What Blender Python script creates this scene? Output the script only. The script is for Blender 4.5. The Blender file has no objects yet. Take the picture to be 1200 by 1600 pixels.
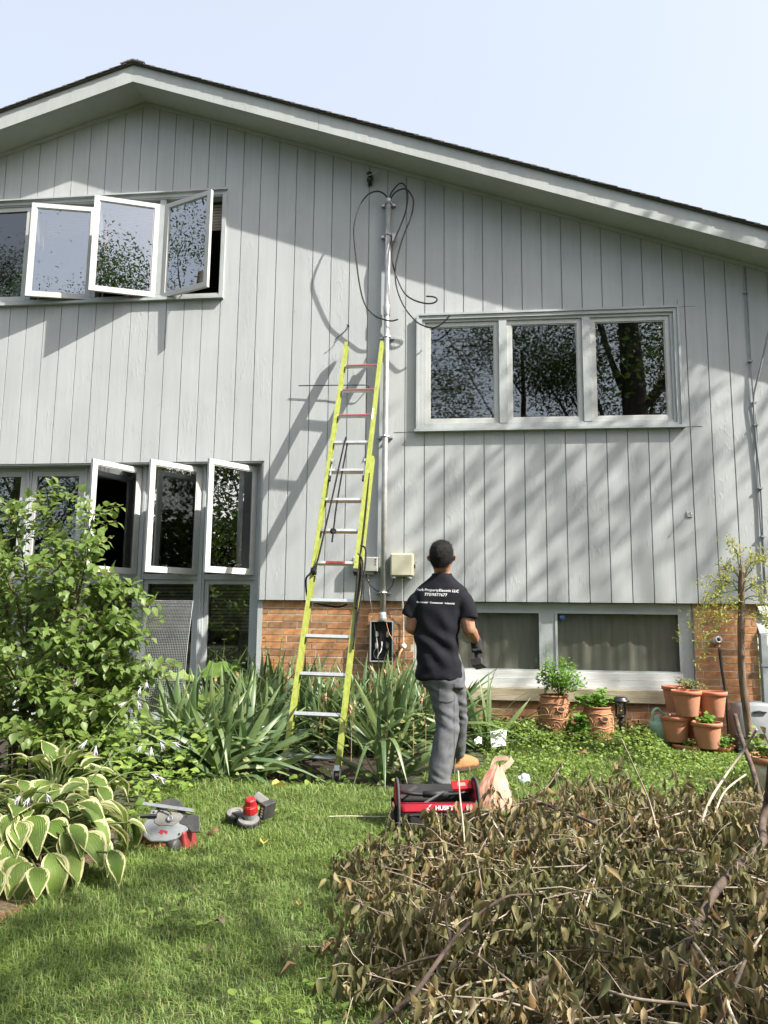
import bpy, bmesh, math, random
import numpy as np
from mathutils import Vector, Matrix, noise as mnoise
from mathutils.bvhtree import BVHTree
random.seed(11); rng = np.random.default_rng(11)
C = bpy.context.scene.collection
SC = bpy.context.scene
PI = math.pi

# ------------------------------------------------------------------ camera
cam_d = bpy.data.cameras.new('camera'); cam = bpy.data.objects.new('camera', cam_d); C.objects.link(cam)
_r = Vector((0.99385747, 0.11013837, 0.01081058)); _u = Vector((0.00466731, -0.13931276, 0.99023743)); _f = Vector((-0.11056919, 0.98410441, 0.13897108))
cam.matrix_world = Matrix(((_r.x, _u.x, -_f.x, 2.4716), (_r.y, _u.y, -_f.y, -7.5612), (_r.z, _u.z, -_f.z, 1.14), (0, 0, 0, 1)))
cam_d.sensor_width = 36; cam_d.lens = 26.415; cam_d.clip_start = 0.05; cam_d.clip_end = 2000
SC.camera = cam
# ------------------------------------------------------------------ light
SUN = Vector((0.6566, -0.2773, 0.7014)).normalized()
w = bpy.data.worlds.new("World"); SC.world = w; w.use_nodes = True
nt = w.node_tree; sky = nt.nodes.new('ShaderNodeTexSky'); sky.sky_type = 'NISHITA'; sky.sun_disc = False
sky.sun_elevation = math.asin(SUN.z); sky.sun_rotation = math.atan2(SUN.x, SUN.y)
sky.altitude = 100; sky.air_density = 0.8; sky.dust_density = 6.0; sky.ozone_density = 1.6
bg = nt.nodes['Background']; bg.inputs[1].default_value = 0.08
veil = nt.nodes.new('ShaderNodeMix'); veil.data_type = 'RGBA'; veil.blend_type = 'ADD'; veil.inputs[0].default_value = 1; veil.inputs[7].default_value = (3.2, 3.32, 3.42, 1)   # thin even high haze
nt.links.new(sky.outputs[0], veil.inputs[6]); nt.links.new(veil.outputs[2], bg.inputs[0])
sun_d = bpy.data.lights.new('sun', 'SUN'); sun_d.energy = 4.9; sun_d.angle = math.radians(0.55); sun_d.color = (1.0, 0.95, 0.86)
sun = bpy.data.objects.new('sun', sun_d); C.objects.link(sun)
sun.rotation_euler = SUN.to_track_quat('Z', 'Y').to_euler(); sun.location = SUN * 60
vs = SC.view_settings; vs.view_transform = 'Standard'; vs.look = 'None'; vs.gamma = 1; vs.use_curve_mapping = False
vs.exposure = 1.2
SC.cycles.use_denoising = True
SC.cycles.max_bounces = 8; SC.cycles.transparent_max_bounces = 16; SC.cycles.caustics_reflective = False; SC.cycles.caustics_refractive = False

# ------------------------------------------------------------------ materials
MATS = {}
def mat(name, col, rough=0.6, metal=0.0, spec=0.5, var=0.12, scale=8.0, bump=0.0, bscale=60.0, stretch=(1, 1, 1), objvar=0.0, col2=None, trans=0.0):
    """procedural principled: base colour broken by two noises, per-object value change, noise bump"""
    m = bpy.data.materials.new(name); m.use_nodes = True; t = m.node_tree; N = t.nodes; L = t.links
    b = N['Principled BSDF']; b.inputs['Roughness'].default_value = rough; b.inputs['Metallic'].default_value = metal
    b.inputs['Specular IOR Level'].default_value = spec
    tc = N.new('ShaderNodeTexCoord'); mp = N.new('ShaderNodeMapping'); mp.inputs['Scale'].default_value = stretch
    L.new(tc.outputs['Object'], mp.inputs['Vector'])
    n1 = N.new('ShaderNodeTexNoise'); n1.inputs['Scale'].default_value = scale; n1.inputs['Detail'].default_value = 6; n1.inputs['Roughness'].default_value = .62
    L.new(mp.outputs[0], n1.inputs['Vector'])
    mx = N.new('ShaderNodeMix'); mx.data_type = 'RGBA'
    c = Vector(col); c2 = Vector(col2) if col2 else c * (1 - var * 2.2)
    mx.inputs[6].default_value = (*(c * (1 + var * .5)), 1); mx.inputs[7].default_value = (*c2, 1)
    cr = N.new('ShaderNodeMapRange'); cr.inputs[1].default_value = .38; cr.inputs[2].default_value = .72
    L.new(n1.outputs[0], cr.inputs[0]); L.new(cr.outputs[0], mx.inputs[0])
    out = mx.outputs[2]
    if objvar:
        oi = N.new('ShaderNodeObjectInfo'); hv = N.new('ShaderNodeHueSaturation')
        mr = N.new('ShaderNodeMapRange'); mr.inputs[3].default_value = 1 - objvar; mr.inputs[4].default_value = 1 + objvar
        L.new(oi.outputs['Random'], mr.inputs[0]); L.new(mr.outputs[0], hv.inputs['Value']); L.new(out, hv.inputs['Color']); out = hv.outputs[0]
    L.new(out, b.inputs['Base Color'])
    if bump:
        n2 = N.new('ShaderNodeTexNoise'); n2.inputs['Scale'].default_value = bscale; n2.inputs['Detail'].default_value = 5
        L.new(mp.outputs[0], n2.inputs['Vector'])
        bp = N.new('ShaderNodeBump'); bp.inputs['Strength'].default_value = bump; bp.inputs['Distance'].default_value = .01
        L.new(n2.outputs[0], bp.inputs['Height']); L.new(bp.outputs[0], b.inputs['Normal'])
    if trans: b.inputs['Transmission Weight'].default_value = trans
    MATS[name] = m
    return m

def leafmat(name, cols, trans=0.35, rough=0.45, vein=False, gloss=.35, patch=None):
    """leaf: colour picked per leaf (island) and per object, translucent, soft sheen"""
    m = bpy.data.materials.new(name); m.use_nodes = True; t = m.node_tree; N = t.nodes; L = t.links
    out = N['Material Output']; b = N['Principled BSDF']; b.inputs['Roughness'].default_value = rough; b.inputs['Specular IOR Level'].default_value = gloss
    g = N.new('ShaderNodeNewGeometry'); oi = N.new('ShaderNodeObjectInfo'); ad = N.new('ShaderNodeMath'); ad.operation = 'ADD'
    fr = N.new('ShaderNodeMath'); fr.operation = 'FRACT'
    L.new(g.outputs['Random Per Island'], ad.inputs[0]); L.new(oi.outputs['Random'], ad.inputs[1]); L.new(ad.outputs[0], fr.inputs[0])
    rp = N.new('ShaderNodeValToRGB'); e = rp.color_ramp.elements
    for i, c in enumerate(cols):
        if i < 2: el = e[i]; el.position = i / (len(cols) - 1)
        else: el = e.new(i / (len(cols) - 1))
        el.color = (*c, 1)
    for i in range(len(cols)): e[i].position = i / (len(cols) - 1); e[i].color = (*cols[i], 1)
    L.new(fr.outputs[0], rp.inputs[0])
    tc = N.new('ShaderNodeTexCoord'); nz = N.new('ShaderNodeTexNoise'); nz.inputs['Scale'].default_value = 35; nz.inputs['Detail'].default_value = 4
    L.new(tc.outputs['Object'], nz.inputs['Vector'])
    hs = N.new('ShaderNodeHueSaturation'); mr = N.new('ShaderNodeMapRange'); mr.inputs[3].default_value = .72; mr.inputs[4].default_value = 1.28
    L.new(nz.outputs[0], mr.inputs[0]); L.new(mr.outputs[0], hs.inputs['Value']); L.new(rp.outputs[0], hs.inputs['Color'])
    col = hs.outputs[0]
    if patch:   # drier or paler patches over a couple of metres
        np_ = N.new('ShaderNodeTexNoise'); np_.inputs['Scale'].default_value = 1.7; np_.inputs['Detail'].default_value = 5; L.new(tc.outputs['Object'], np_.inputs['Vector'])
        pr = N.new('ShaderNodeMapRange'); pr.inputs[1].default_value = .42; pr.inputs[2].default_value = .72; L.new(np_.outputs[0], pr.inputs[0])
        pm = N.new('ShaderNodeMix'); pm.data_type = 'RGBA'; pm.inputs[7].default_value = (*patch, 1); L.new(pr.outputs[0], pm.inputs[0]); L.new(col, pm.inputs[6]); col = pm.outputs[2]
    if vein:   # variegated: pale margin and parallel ribs from the UV map (u across, v along)
        uv = N.new('ShaderNodeUVMap'); uv.uv_map = 'UVMap'; sx = N.new('ShaderNodeSeparateXYZ'); L.new(uv.outputs[0], sx.inputs[0])
        nz2 = N.new('ShaderNodeTexNoise'); nz2.inputs['Scale'].default_value = 7; L.new(uv.outputs[0], nz2.inputs['Vector'])
        a = N.new('ShaderNodeMath'); a.operation = 'MULTIPLY_ADD'; a.inputs[1].default_value = .6; L.new(nz2.outputs[0], a.inputs[0]); L.new(sx.outputs[0], a.inputs[2])
        mr2 = N.new('ShaderNodeMapRange'); mr2.inputs[1].default_value = vein; mr2.inputs[2].default_value = vein + .07
        L.new(a.outputs[0], mr2.inputs[0])
        mxv = N.new('ShaderNodeMix'); mxv.data_type = 'RGBA'; mxv.inputs[7].default_value = (.62, .60, .33, 1)
        L.new(mr2.outputs[0], mxv.inputs[0]); L.new(col, mxv.inputs[6]); col = mxv.outputs[2]
    if vein:   # parallel ribs pressed into the blade
        mu_ = N.new('ShaderNodeMath'); mu_.operation = 'MULTIPLY'; mu_.inputs[1].default_value = 38; L.new(sx.outputs[0], mu_.inputs[0]); si = N.new('ShaderNodeMath'); si.operation = 'SINE'; L.new(mu_.outputs[0], si.inputs[0])
        bb = N.new('ShaderNodeBump'); bb.inputs['Strength'].default_value = .6; bb.inputs['Distance'].default_value = .003; L.new(si.outputs[0], bb.inputs['Height']); L.new(bb.outputs[0], b.inputs['Normal'])
    tr = N.new('ShaderNodeBsdfTranslucent'); ms = N.new('ShaderNodeMixShader'); ms.inputs[0].default_value = trans
    h2 = N.new('ShaderNodeHueSaturation'); h2.inputs['Hue'].default_value = .485; h2.inputs['Saturation'].default_value = 1.05; h2.inputs['Value'].default_value = 1.35
    L.new(col, b.inputs['Base Color']); L.new(col, h2.inputs['Color']); L.new(h2.outputs[0], tr.inputs[0])
    L.new(b.outputs[0], ms.inputs[1]); L.new(tr.outputs[0], ms.inputs[2]); L.new(ms.outputs[0], out.inputs[0])
    MATS[name] = m
    return m

def glassmat(name, refl=1.0, tint=(.55, .6, .58), base=.06):
    m = bpy.data.materials.new(name); m.use_nodes = True; t = m.node_tree; N = t.nodes; L = t.links
    out = N['Material Output']; N.remove(N['Principled BSDF'])
    tr = N.new('ShaderNodeBsdfTransparent'); tr.inputs[0].default_value = (*tint, 1)
    gl = N.new('ShaderNodeBsdfGlossy'); gl.inputs['Roughness'].default_value = 0.0
    tc = N.new('ShaderNodeTexCoord'); nz = N.new('ShaderNodeTexNoise'); nz.inputs['Scale'].default_value = 1.6; nz.inputs['Detail'].default_value = 1
    L.new(tc.outputs['Object'], nz.inputs['Vector'])
    bp = N.new('ShaderNodeBump'); bp.inputs['Strength'].default_value = .05; bp.inputs['Distance'].default_value = .02
    L.new(nz.outputs[0], bp.inputs['Height']); L.new(bp.outputs[0], gl.inputs['Normal'])
    fr = N.new('ShaderNodeFresnel'); fr.inputs[0].default_value = 1.52
    ma = N.new('ShaderNodeMath'); ma.operation = 'MULTIPLY_ADD'; ma.inputs[1].default_value = refl * 1.8; ma.inputs[2].default_value = base; ma.use_clamp = True
    L.new(fr.outputs[0], ma.inputs[0])
    mx = N.new('ShaderNodeMixShader'); L.new(ma.outputs[0], mx.inputs[0]); L.new(tr.outputs[0], mx.inputs[1]); L.new(gl.outputs[0], mx.inputs[2])
    L.new(mx.outputs[0], out.inputs[0])
    MATS[name] = m
    return m

def sidingmat(name, col, dirt=.25):
    """grey paint over rough-sawn timber: vertical grain, flaking blisters, weather stains"""
    m = mat(name, col, rough=.7, spec=.25, var=.05, scale=2.0, stretch=(1, 1, .5))
    t = m.node_tree; N = t.nodes; L = t.links; b = N['Principled BSDF']
    tc = N.new('ShaderNodeTexCoord')
    mp = N.new('ShaderNodeMapping'); mp.inputs['Scale'].default_value = (90, 90, 3.0); L.new(tc.outputs['Object'], mp.inputs[0])
    gr = N.new('ShaderNodeTexNoise'); gr.inputs['Scale'].default_value = 1; gr.inputs['Detail'].default_value = 4; L.new(mp.outputs[0], gr.inputs['Vector'])
    mp2 = N.new('ShaderNodeMapping'); mp2.inputs['Scale'].default_value = (34, 34, 9); L.new(tc.outputs['Object'], mp2.inputs[0])
    pe = N.new('ShaderNodeTexNoise'); pe.inputs['Scale'].default_value = 1; pe.inputs['Detail'].default_value = 6; pe.inputs['Distortion'].default_value = .8; L.new(mp2.outputs[0], pe.inputs['Vector'])
    ms = N.new('ShaderNodeTexNoise'); ms.inputs['Scale'].default_value = 2.3; ms.inputs['Detail'].default_value = 4; L.new(tc.outputs['Object'], ms.inputs['Vector'])
    st = N.new('ShaderNodeMapping'); st.inputs['Scale'].default_value = (16, 16, .55); L.new(tc.outputs['Object'], st.inputs[0])
    sn = N.new('ShaderNodeTexNoise'); sn.inputs['Scale'].default_value = 1; sn.inputs['Detail'].default_value = 7; L.new(st.outputs[0], sn.inputs['Vector'])
    sr = N.new('ShaderNodeMapRange'); sr.inputs[1].default_value = .35; sr.inputs[2].default_value = .75; sr.inputs[3].default_value = 1.02; sr.inputs[4].default_value = .95; L.new(sn.outputs[0], sr.inputs[0])
    oi = N.new('ShaderNodeObjectInfo'); orr = N.new('ShaderNodeMapRange'); orr.inputs[3].default_value = .98; orr.inputs[4].default_value = 1.02; L.new(oi.outputs['Random'], orr.inputs[0])
    mm = N.new('ShaderNodeMath'); mm.operation = 'MULTIPLY'; L.new(sr.outputs[0], mm.inputs[0]); L.new(orr.outputs[0], mm.inputs[1])
    hsv = N.new('ShaderNodeHueSaturation'); src = b.inputs['Base Color'].links[0].from_socket; L.new(src, hsv.inputs['Color']); L.new(mm.outputs[0], hsv.inputs['Value']); L.new(hsv.outputs[0], b.inputs['Base Color'])
    r1 = N.new('ShaderNodeMapRange'); r1.inputs[1].default_value = .54; r1.inputs[2].default_value = .60; L.new(pe.outputs[0], r1.inputs[0])
    r2 = N.new('ShaderNodeMapRange'); r2.inputs[1].default_value = .5; r2.inputs[2].default_value = .64; L.new(ms.outputs[0], r2.inputs[0])
    mu = N.new('ShaderNodeMath'); mu.operation = 'MULTIPLY'; L.new(r1.outputs[0], mu.inputs[0]); L.new(r2.outputs[0], mu.inputs[1])
    ad = N.new('ShaderNodeMath'); ad.operation = 'MULTIPLY_ADD'; ad.inputs[1].default_value = .55; L.new(gr.outputs[0], ad.inputs[0]); L.new(mu.outputs[0], ad.inputs[2])
    bp = N.new('ShaderNodeBump'); bp.inputs['Strength'].default_value = .32; bp.inputs['Distance'].default_value = .005
    L.new(ad.outputs[0], bp.inputs['Height']); L.new(bp.outputs[0], b.inputs['Normal'])
    return m

sidingmat('siding_paint', (.43, .452, .46))
mat('backing_paint', (.25, .27, .27), rough=.8)
sidingmat('fascia_paint', (.40, .43, .425))
mat('trim_paint', (.41, .44, .445), rough=.5, var=.06, scale=5, bump=.15, bscale=40)
mat('sash_paint', (.49, .50, .485), rough=.45, var=.06, scale=6, bump=.1, bscale=60)
mat('bright_paint', (.66, .67, .66), rough=.55, var=.08, scale=5, bump=.3, bscale=18, stretch=(.3, 1, 4))
mat('weathered_timber', (.42, .36, .25), rough=.8, var=.18, scale=6, bump=.4, bscale=30, stretch=(.3, 1, 3))
mat('raw_wood', (.50, .25, .07), rough=.5, var=.15, scale=9, stretch=(8, 8, 1))
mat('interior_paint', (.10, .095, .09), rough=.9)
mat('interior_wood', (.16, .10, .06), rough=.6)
mat('curtain', (.42, .41, .385), rough=.95, var=.1, scale=4, stretch=(6, 6, .4))
mat('blind_slats', (.50, .43, .32), rough=.6, var=.1)
mat('asphalt_shingle', (.105, .098, .09), rough=.95, var=.2, scale=30, bump=.5, bscale=200, objvar=.3)
mat('mortar', (.58, .53, .44), rough=.95, var=.1, scale=20, bump=.4, bscale=120)
def brickmat():
    m = mat('brick_face', (.47, .26, .135), rough=.85, spec=.2, var=.2, scale=14, bump=.0)
    t = m.node_tree; N = t.nodes; L = t.links; b = N['Principled BSDF']
    src = b.inputs['Base Color'].links[0].from_socket
    oi = N.new('ShaderNodeObjectInfo'); rp = N.new('ShaderNodeValToRGB'); e = rp.color_ramp.elements
    e[0].position = 0; e[0].color = (.62, .62, .66, 1); e[1].position = 1; e[1].color = (1.22, 1.1, .9, 1)
    x = e.new(.16); x.color = (.80, .84, .80, 1); x = e.new(.3); x.color = (1, 1, 1, 1); x = e.new(.75); x.color = (1.1, .96, .86, 1)
    L.new(oi.outputs['Random'], rp.inputs[0])
    mx = N.new('ShaderNodeMix'); mx.data_type = 'RGBA'; mx.blend_type = 'MULTIPLY'; mx.inputs[0].default_value = 1
    L.new(src, mx.inputs[6]); L.new(rp.outputs[0], mx.inputs[7]); L.new(mx.outputs[2], b.inputs['Base Color'])
    tc = N.new('ShaderNodeTexCoord'); mp = N.new('ShaderNodeMapping'); mp.inputs['Scale'].default_value = (160, 160, 14); L.new(tc.outputs['Object'], mp.inputs[0])
    nz = N.new('ShaderNodeTexNoise'); nz.inputs['Scale'].default_value = 1; nz.inputs['Detail'].default_value = 3; L.new(mp.outputs[0], nz.inputs['Vector'])
    bp = N.new('ShaderNodeBump'); bp.inputs['Strength'].default_value = .7; bp.inputs['Distance'].default_value = .004; L.new(nz.outputs[0], bp.inputs['Height']); L.new(bp.outputs[0], b.inputs['Normal'])
brickmat()
glassmat('window_glass', refl=1.3, base=.07, tint=(.8, .83, .82))
glassmat('sash_glass', refl=2.2, base=.25, tint=(.6, .63, .62))
glassmat('screen_glass', refl=.28, base=.0, tint=(.86, .87, .84))
glassmat('clear_glass', refl=.8, base=.02, tint=(.9, .9, .88))
mat('bright_wire', (.62, .65, .66), rough=.5)
mat('galvanised', (.52, .53, .53), rough=.42, metal=.55, var=.12, scale=12)
mat('aluminium', (.62, .63, .63), rough=.35, metal=.7, var=.08, scale=20)
mat('grey_painted_metal', (.30, .33, .34), rough=.55, var=.1)
mat('dark_steel', (.045, .055, .06), rough=.45, metal=.3, var=.15)
mat('beige_plastic', (.55, .54, .40), rough=.5, var=.06, scale=5)
mat('grey_plastic', (.36, .37, .34), rough=.55, var=.06)
mat('black_rubber', (.012, .012, .013), rough=.6, var=.1)
mat('black_plastic', (.018, .018, .02), rough=.4, var=.1)
mat('white_plastic', (.7, .7, .68), rough=.4, var=.05)
mat('copper', (.45, .2, .1), rough=.4, metal=.8)
mat('fibreglass', (.285, .325, .06), rough=.42, var=.16, scale=14, stretch=(3, 3, .5), bump=.04, bscale=90)
mat('fibreglass_worn', (.56, .64, .10), rough=.5, var=.12, scale=30)
mat('red_label', (.32, .02, .02), rough=.5)
mat('rope', (.009, .008, .010), rough=.95, spec=.1, var=.3, scale=90, col2=(.05, .045, .05))
mat('shirt_cloth', (.0105, .011, .016), rough=.9, spec=.2, var=.15, scale=14, bump=.25, bscale=400)
mat('print_white', (.72, .73, .75), rough=.8, var=.1, scale=60)
mat('denim', (.085, .09, .10), rough=.9, spec=.1, var=.25, scale=13, bump=.4, bscale=260, col2=(.16, .165, .18))
mat('skin', (.36, .185, .12), rough=.5, var=.1, scale=20, bump=.1, bscale=150)
mat('hair_black', (.006, .0055, .0055), rough=.55, spec=.25, var=.3, scale=60, bump=.8, bscale=260)
mat('boot_leather', (.32, .16, .06), rough=.75, var=.15, scale=16, bump=.2)
mat('sole', (.07, .045, .03), rough=.8)
mat('glove_fabric', (.02, .02, .022), rough=.9, bump=.3, bscale=200)
mat('tool_red', (.34, .012, .018), rough=.4, var=.1, scale=20)
mat('tool_red_dirty', (.20, .012, .014), rough=.5, var=.2, scale=12, col2=(.2, .05, .045))
mat('tool_black', (.022, .022, .023), rough=.55, var=.3, scale=14, col2=(.06, .058, .055))
mat('tool_grey', (.22, .235, .245), rough=.45, metal=.2, var=.15, scale=14)
mat('dusty_grey', (.17, .165, .155), rough=.75, var=.3, scale=18, col2=(.12, .115, .11))
mat('bag_black', (.016, .016, .018), rough=.9, var=.2, scale=20, bump=.4, bscale=300)
mat('bag_red', (.46, .016, .035), rough=.8, var=.12, scale=14, bump=.2, bscale=300)
mat('bag_grey', (.05, .05, .052), rough=.9, bump=.3, bscale=200)
mat('paper_white', (.72, .76, .74), rough=.7, var=.06, bump=.2, bscale=25)
mat('paper_blue', (.62, .72, .78), rough=.5, var=.1, bump=.3, bscale=25)
mat('terracotta', (.43, .165, .09), rough=.8, var=.12, scale=5, bump=.12, bscale=70, col2=(.52, .27, .19))
mat('terracotta_rim', (.52, .20, .12), rough=.7, var=.1, scale=9)
mat('old_terracotta', (.33, .155, .075), rough=.85, var=.22, scale=7, bump=.2, bscale=70, col2=(.22, .085, .045))
mat('clay_relief', (.50, .30, .17), rough=.85, var=.15, scale=20)
mat('white_stained_clay', (.55, .50, .42), rough=.85, var=.25, scale=9, col2=(.36, .2, .11))
mat('soil', (.035, .024, .016), rough=1, var=.35, scale=40, bump=1, bscale=120)
mat('mulch', (.11, .075, .042), rough=1, var=.5, scale=60, bump=1, bscale=110)
mat('rust_edging', (.16, .08, .045), rough=.9, var=.4, scale=9, bump=.4)
mat('green_plastic', (.30, .46, .36), rough=.45, var=.08)
mat('pale_grey_plastic', (.22, .235, .25), rough=.5, var=.08, scale=6)
mat('bark', (.17, .115, .08), rough=.9, var=.35, scale=14, bump=.6, bscale=50, stretch=(1, 1, .35))
mat('tree_bark', (.07, .055, .045), rough=.95, var=.3, scale=6, bump=.8, bscale=14, stretch=(1, 1, .3))
mat('dead_twig', (.26, .21, .16), rough=.85, var=.3, scale=30, objvar=.35)
mat('dead_bark', (.12, .085, .065), rough=.9, var=.35, scale=20, objvar=.3, bump=.4)
mat('pale_wood', (.42, .36, .275), rough=.8, var=.2, scale=20)
mat('stem_green', (.10, .14, .035), rough=.6, var=.2)
mat('stem_brown', (.10, .065, .04), rough=.8, var=.3)
mat('lawn_soil', (.05, .062, .022), rough=1, var=.4, scale=9, bump=.6, bscale=60)
mat('petal', (.62, .56, .70), rough=.6, var=.06, trans=0.0)
mat('house_white', (.72, .72, .70), rough=.7)
leafmat('grass_blade', [(.09, .165, .032), (.13, .215, .046), (.175, .26, .065), (.12, .205, .04), (.23, .285, .10), (.26, .25, .10)], trans=.3, rough=.5, patch=(.15, .225, .045))
leafmat('shrub_leaf', [(.10, .165, .038), (.135, .21, .05), (.165, .245, .072), (.21, .29, .075)], trans=.52, rough=.42, gloss=.4)
leafmat('hosta_leaf', [(.085, .15, .03), (.125, .20, .04), (.18, .26, .06)], trans=.36, rough=.42, vein=1.02)
leafmat('iris_leaf', [(.07, .125, .05), (.095, .155, .062), (.125, .185, .072), (.17, .225, .085)], trans=.32, rough=.4, gloss=.45)
leafmat('iris_yellow', [(.26, .24, .06), (.20, .2, .06), (.30, .22, .1)], trans=.25)
leafmat('cover_leaf', [(.10, .175, .03), (.14, .225, .04), (.185, .27, .05), (.23, .31, .075)], trans=.35)
leafmat('herb_leaf', [(.10, .22, .03), (.13, .265, .04), (.16, .30, .05)], trans=.4)
leafmat('pale_leaf', [(.22, .26, .09), (.15, .20, .06), (.30, .30, .13)], trans=.35)
leafmat('curly_leaf', [(.34, .36, .06), (.26, .30, .055), (.42, .40, .10)], trans=.4)
leafmat('tree_leaf', [(.030, .060, .014), (.045, .085, .018), (.065, .11, .022)], trans=.35)
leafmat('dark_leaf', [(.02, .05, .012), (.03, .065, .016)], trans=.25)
leafmat('withered_leaf', [(.11, .115, .045), (.155, .135, .062), (.08, .095, .036), (.20, .15, .07), (.135, .14, .058), (.26, .19, .095), (.095, .105, .045), (.085, .07, .042), (.27, .25, .10), (.24, .14, .055), (.40, .34, .21)], trans=.3, rough=.55, gloss=.3, patch=(.11, .12, .045))
leafmat('fallen_leaf', [(.36, .2, .08), (.30, .22, .13)], trans=.2)
leafmat('yellow_leaf', [(.42, .36, .08), (.36, .34, .1)], trans=.2)
def bagplastic():
    m = leafmat('thin_plastic', [(.84, .62, .50), (.80, .55, .43)], trans=.55, rough=.3, gloss=.5)
bagplastic()

# ------------------------------------------------------------------ mesh helpers
class MB:
    def __init__(s): s.v = []; s.f = []
    def add(s, v, f):
        o = len(s.v); s.v += [tuple(x) for x in v]; s.f += [tuple(i + o for i in q) for q in f]; return s
    def box(s, x0, x1, y0, y1, z0, z1):
        return s.add([(x0, y0, z0), (x1, y0, z0), (x1, y1, z0), (x0, y1, z0), (x0, y0, z1), (x1, y0, z1), (x1, y1, z1), (x0, y1, z1)],
                     [(0, 3, 2, 1), (4, 5, 6, 7), (0, 1, 5, 4), (1, 2, 6, 5), (2, 3, 7, 6), (3, 0, 4, 7)])
    def obox(s, c, ax, ay, az, hx, hy, hz):
        c = Vector(c); ax = Vector(ax).normalized(); ay = Vector(ay).normalized(); az = Vector(az).normalized(); V = []
        for dz in (-1, 1):
            for dx, dy in ((-1, -1), (1, -1), (1, 1), (-1, 1)): V.append(c + ax * hx * dx + ay * hy * dy + az * hz * dz)
        return s.add(V, [(0, 3, 2, 1), (4, 5, 6, 7), (0, 1, 5, 4), (1, 2, 6, 5), (2, 3, 7, 6), (3, 0, 4, 7)])
    def bar(s, a, b, wx, wy, side=(1, 0, 0)):
        a = Vector(a); b = Vector(b); z = (b - a).normalized(); x = Vector(side); x = (x - z * x.dot(z)).normalized(); y = z.cross(x)
        return s.obox((a + b) / 2, x, y, z, wx / 2, wy / 2, (b - a).length / 2)
    def tube(s, pts, r, n=6, cap=True):
        P = [Vector(q) for q in pts]; R = r if isinstance(r, (list, tuple)) else [r] * len(P); o = len(s.v)
        t0 = (P[1] - P[0]).normalized(); x = t0.orthogonal().normalized()
        for i, q in enumerate(P):
            t = (P[min(i + 1, len(P) - 1)] - P[max(i - 1, 0)])
            t = t.normalized() if t.length > 1e-9 else t0
            x = (x - t * x.dot(t)); x = x.normalized() if x.length > 1e-6 else t.orthogonal().normalized(); y = t.cross(x)
            for k in range(n):
                a = 2 * PI * k / n; s.v.append(tuple(q + (x * math.cos(a) + y * math.sin(a)) * R[i]))
        for i in range(len(P) - 1):
            for k in range(n):
                k2 = (k + 1) % n; s.f.append((o + i * n + k, o + i * n + k2, o + (i + 1) * n + k2, o + (i + 1) * n + k))
        if cap:
            s.f.append(tuple(o + k for k in reversed(range(n)))); e = o + (len(P) - 1) * n; s.f.append(tuple(e + k for k in range(n)))
        return s
    def lathe(s, prof, c=(0, 0, 0), n=20, axis=None, sx=1, sy=1):
        """prof: (r, h) up the axis"""
        c = Vector(c); z = Vector(axis).normalized() if axis else Vector((0, 0, 1)); x = z.orthogonal().normalized() if axis else Vector((1, 0, 0)); y = z.cross(x); o = len(s.v)
        for r, h in prof:
            for k in range(n):
                a = 2 * PI * k / n; s.v.append(tuple(c + x * math.cos(a) * r * sx + y * math.sin(a) * r * sy + z * h))
        for i in range(len(prof) - 1):
            for k in range(n):
                k2 = (k + 1) % n; s.f.append((o + i * n + k, o + i * n + k2, o + (i + 1) * n + k2, o + (i + 1) * n + k))
        if prof[0][0] > 1e-6: s.f.append(tuple(o + k for k in reversed(range(n))))
        if prof[-1][0] > 1e-6: e = o + (len(prof) - 1) * n; s.f.append(tuple(e + k for k in range(n)))
        return s
    def loft(s, rings, n=20, e=2.0, cap=True):
        """rings: (cx, cy, cz, rx, ry) stacked ellipses, superellipse exponent e, in the xy plane"""
        o = len(s.v)
        for cx, cy, cz, rx, ry in rings:
            for k in range(n):
                a = 2 * PI * k / n; ca, sa = math.cos(a), math.sin(a)
                s.v.append((cx + rx * math.copysign(abs(ca) ** (2 / e), ca), cy + ry * math.copysign(abs(sa) ** (2 / e), sa), cz))
        m = len(rings)
        for i in range(m - 1):
            for k in range(n):
                k2 = (k + 1) % n; s.f.append((o + i * n + k, o + i * n + k2, o + (i + 1) * n + k2, o + (i + 1) * n + k))
        if cap:
            s.f.append(tuple(o + k for k in reversed(range(n)))); s.f.append(tuple(o + (m - 1) * n + k for k in range(n)))
        return s
    def poly(s, pts, d):
        """planar polygon pts extruded by vector d"""
        n = len(pts); P = [Vector(q) for q in pts]; d = Vector(d)
        return s.add([*P, *[q + d for q in P]], [tuple(reversed(range(n))), tuple(range(n, 2 * n))] + [(i, (i + 1) % n, n + (i + 1) % n, n + i) for i in range(n)])
    def mesh(s, name, m=None, smooth=False):
        me = bpy.data.meshes.new(name); me.from_pydata(s.v, [], s.f); me.validate()
        bm = bmesh.new(); bm.from_mesh(me); bmesh.ops.recalc_face_normals(bm, faces=bm.faces); bm.to_mesh(me); bm.free()
        if m: me.materials.append(MATS[m])
        if smooth: me.polygons.foreach_set('use_smooth', [True] * len(me.polygons))
        return me
    def build(s, name, m, parent=None, smooth=False, bevel=0, world=True, **pr):
        o = bpy.data.objects.new(name, s.mesh(name, m, smooth))
        if bevel:
            b = o.modifiers.new('bevel', 'BEVEL'); b.width = bevel; b.segments = 2; b.limit_method = 'ANGLE'
        return put(o, parent, world, **pr)
def put(o, parent=None, world=True, **pr):
    C.objects.link(o)
    if parent is not None:
        o.parent = parent
        if world: o.matrix_parent_inverse = wmat(parent).inverted()
    for k, v in pr.items(): o[k] = v
    return o
def wmat(o):
    m = o.matrix_basis.copy()
    if o.parent: m = wmat(o.parent) @ o.matrix_parent_inverse @ m
    return m
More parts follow.
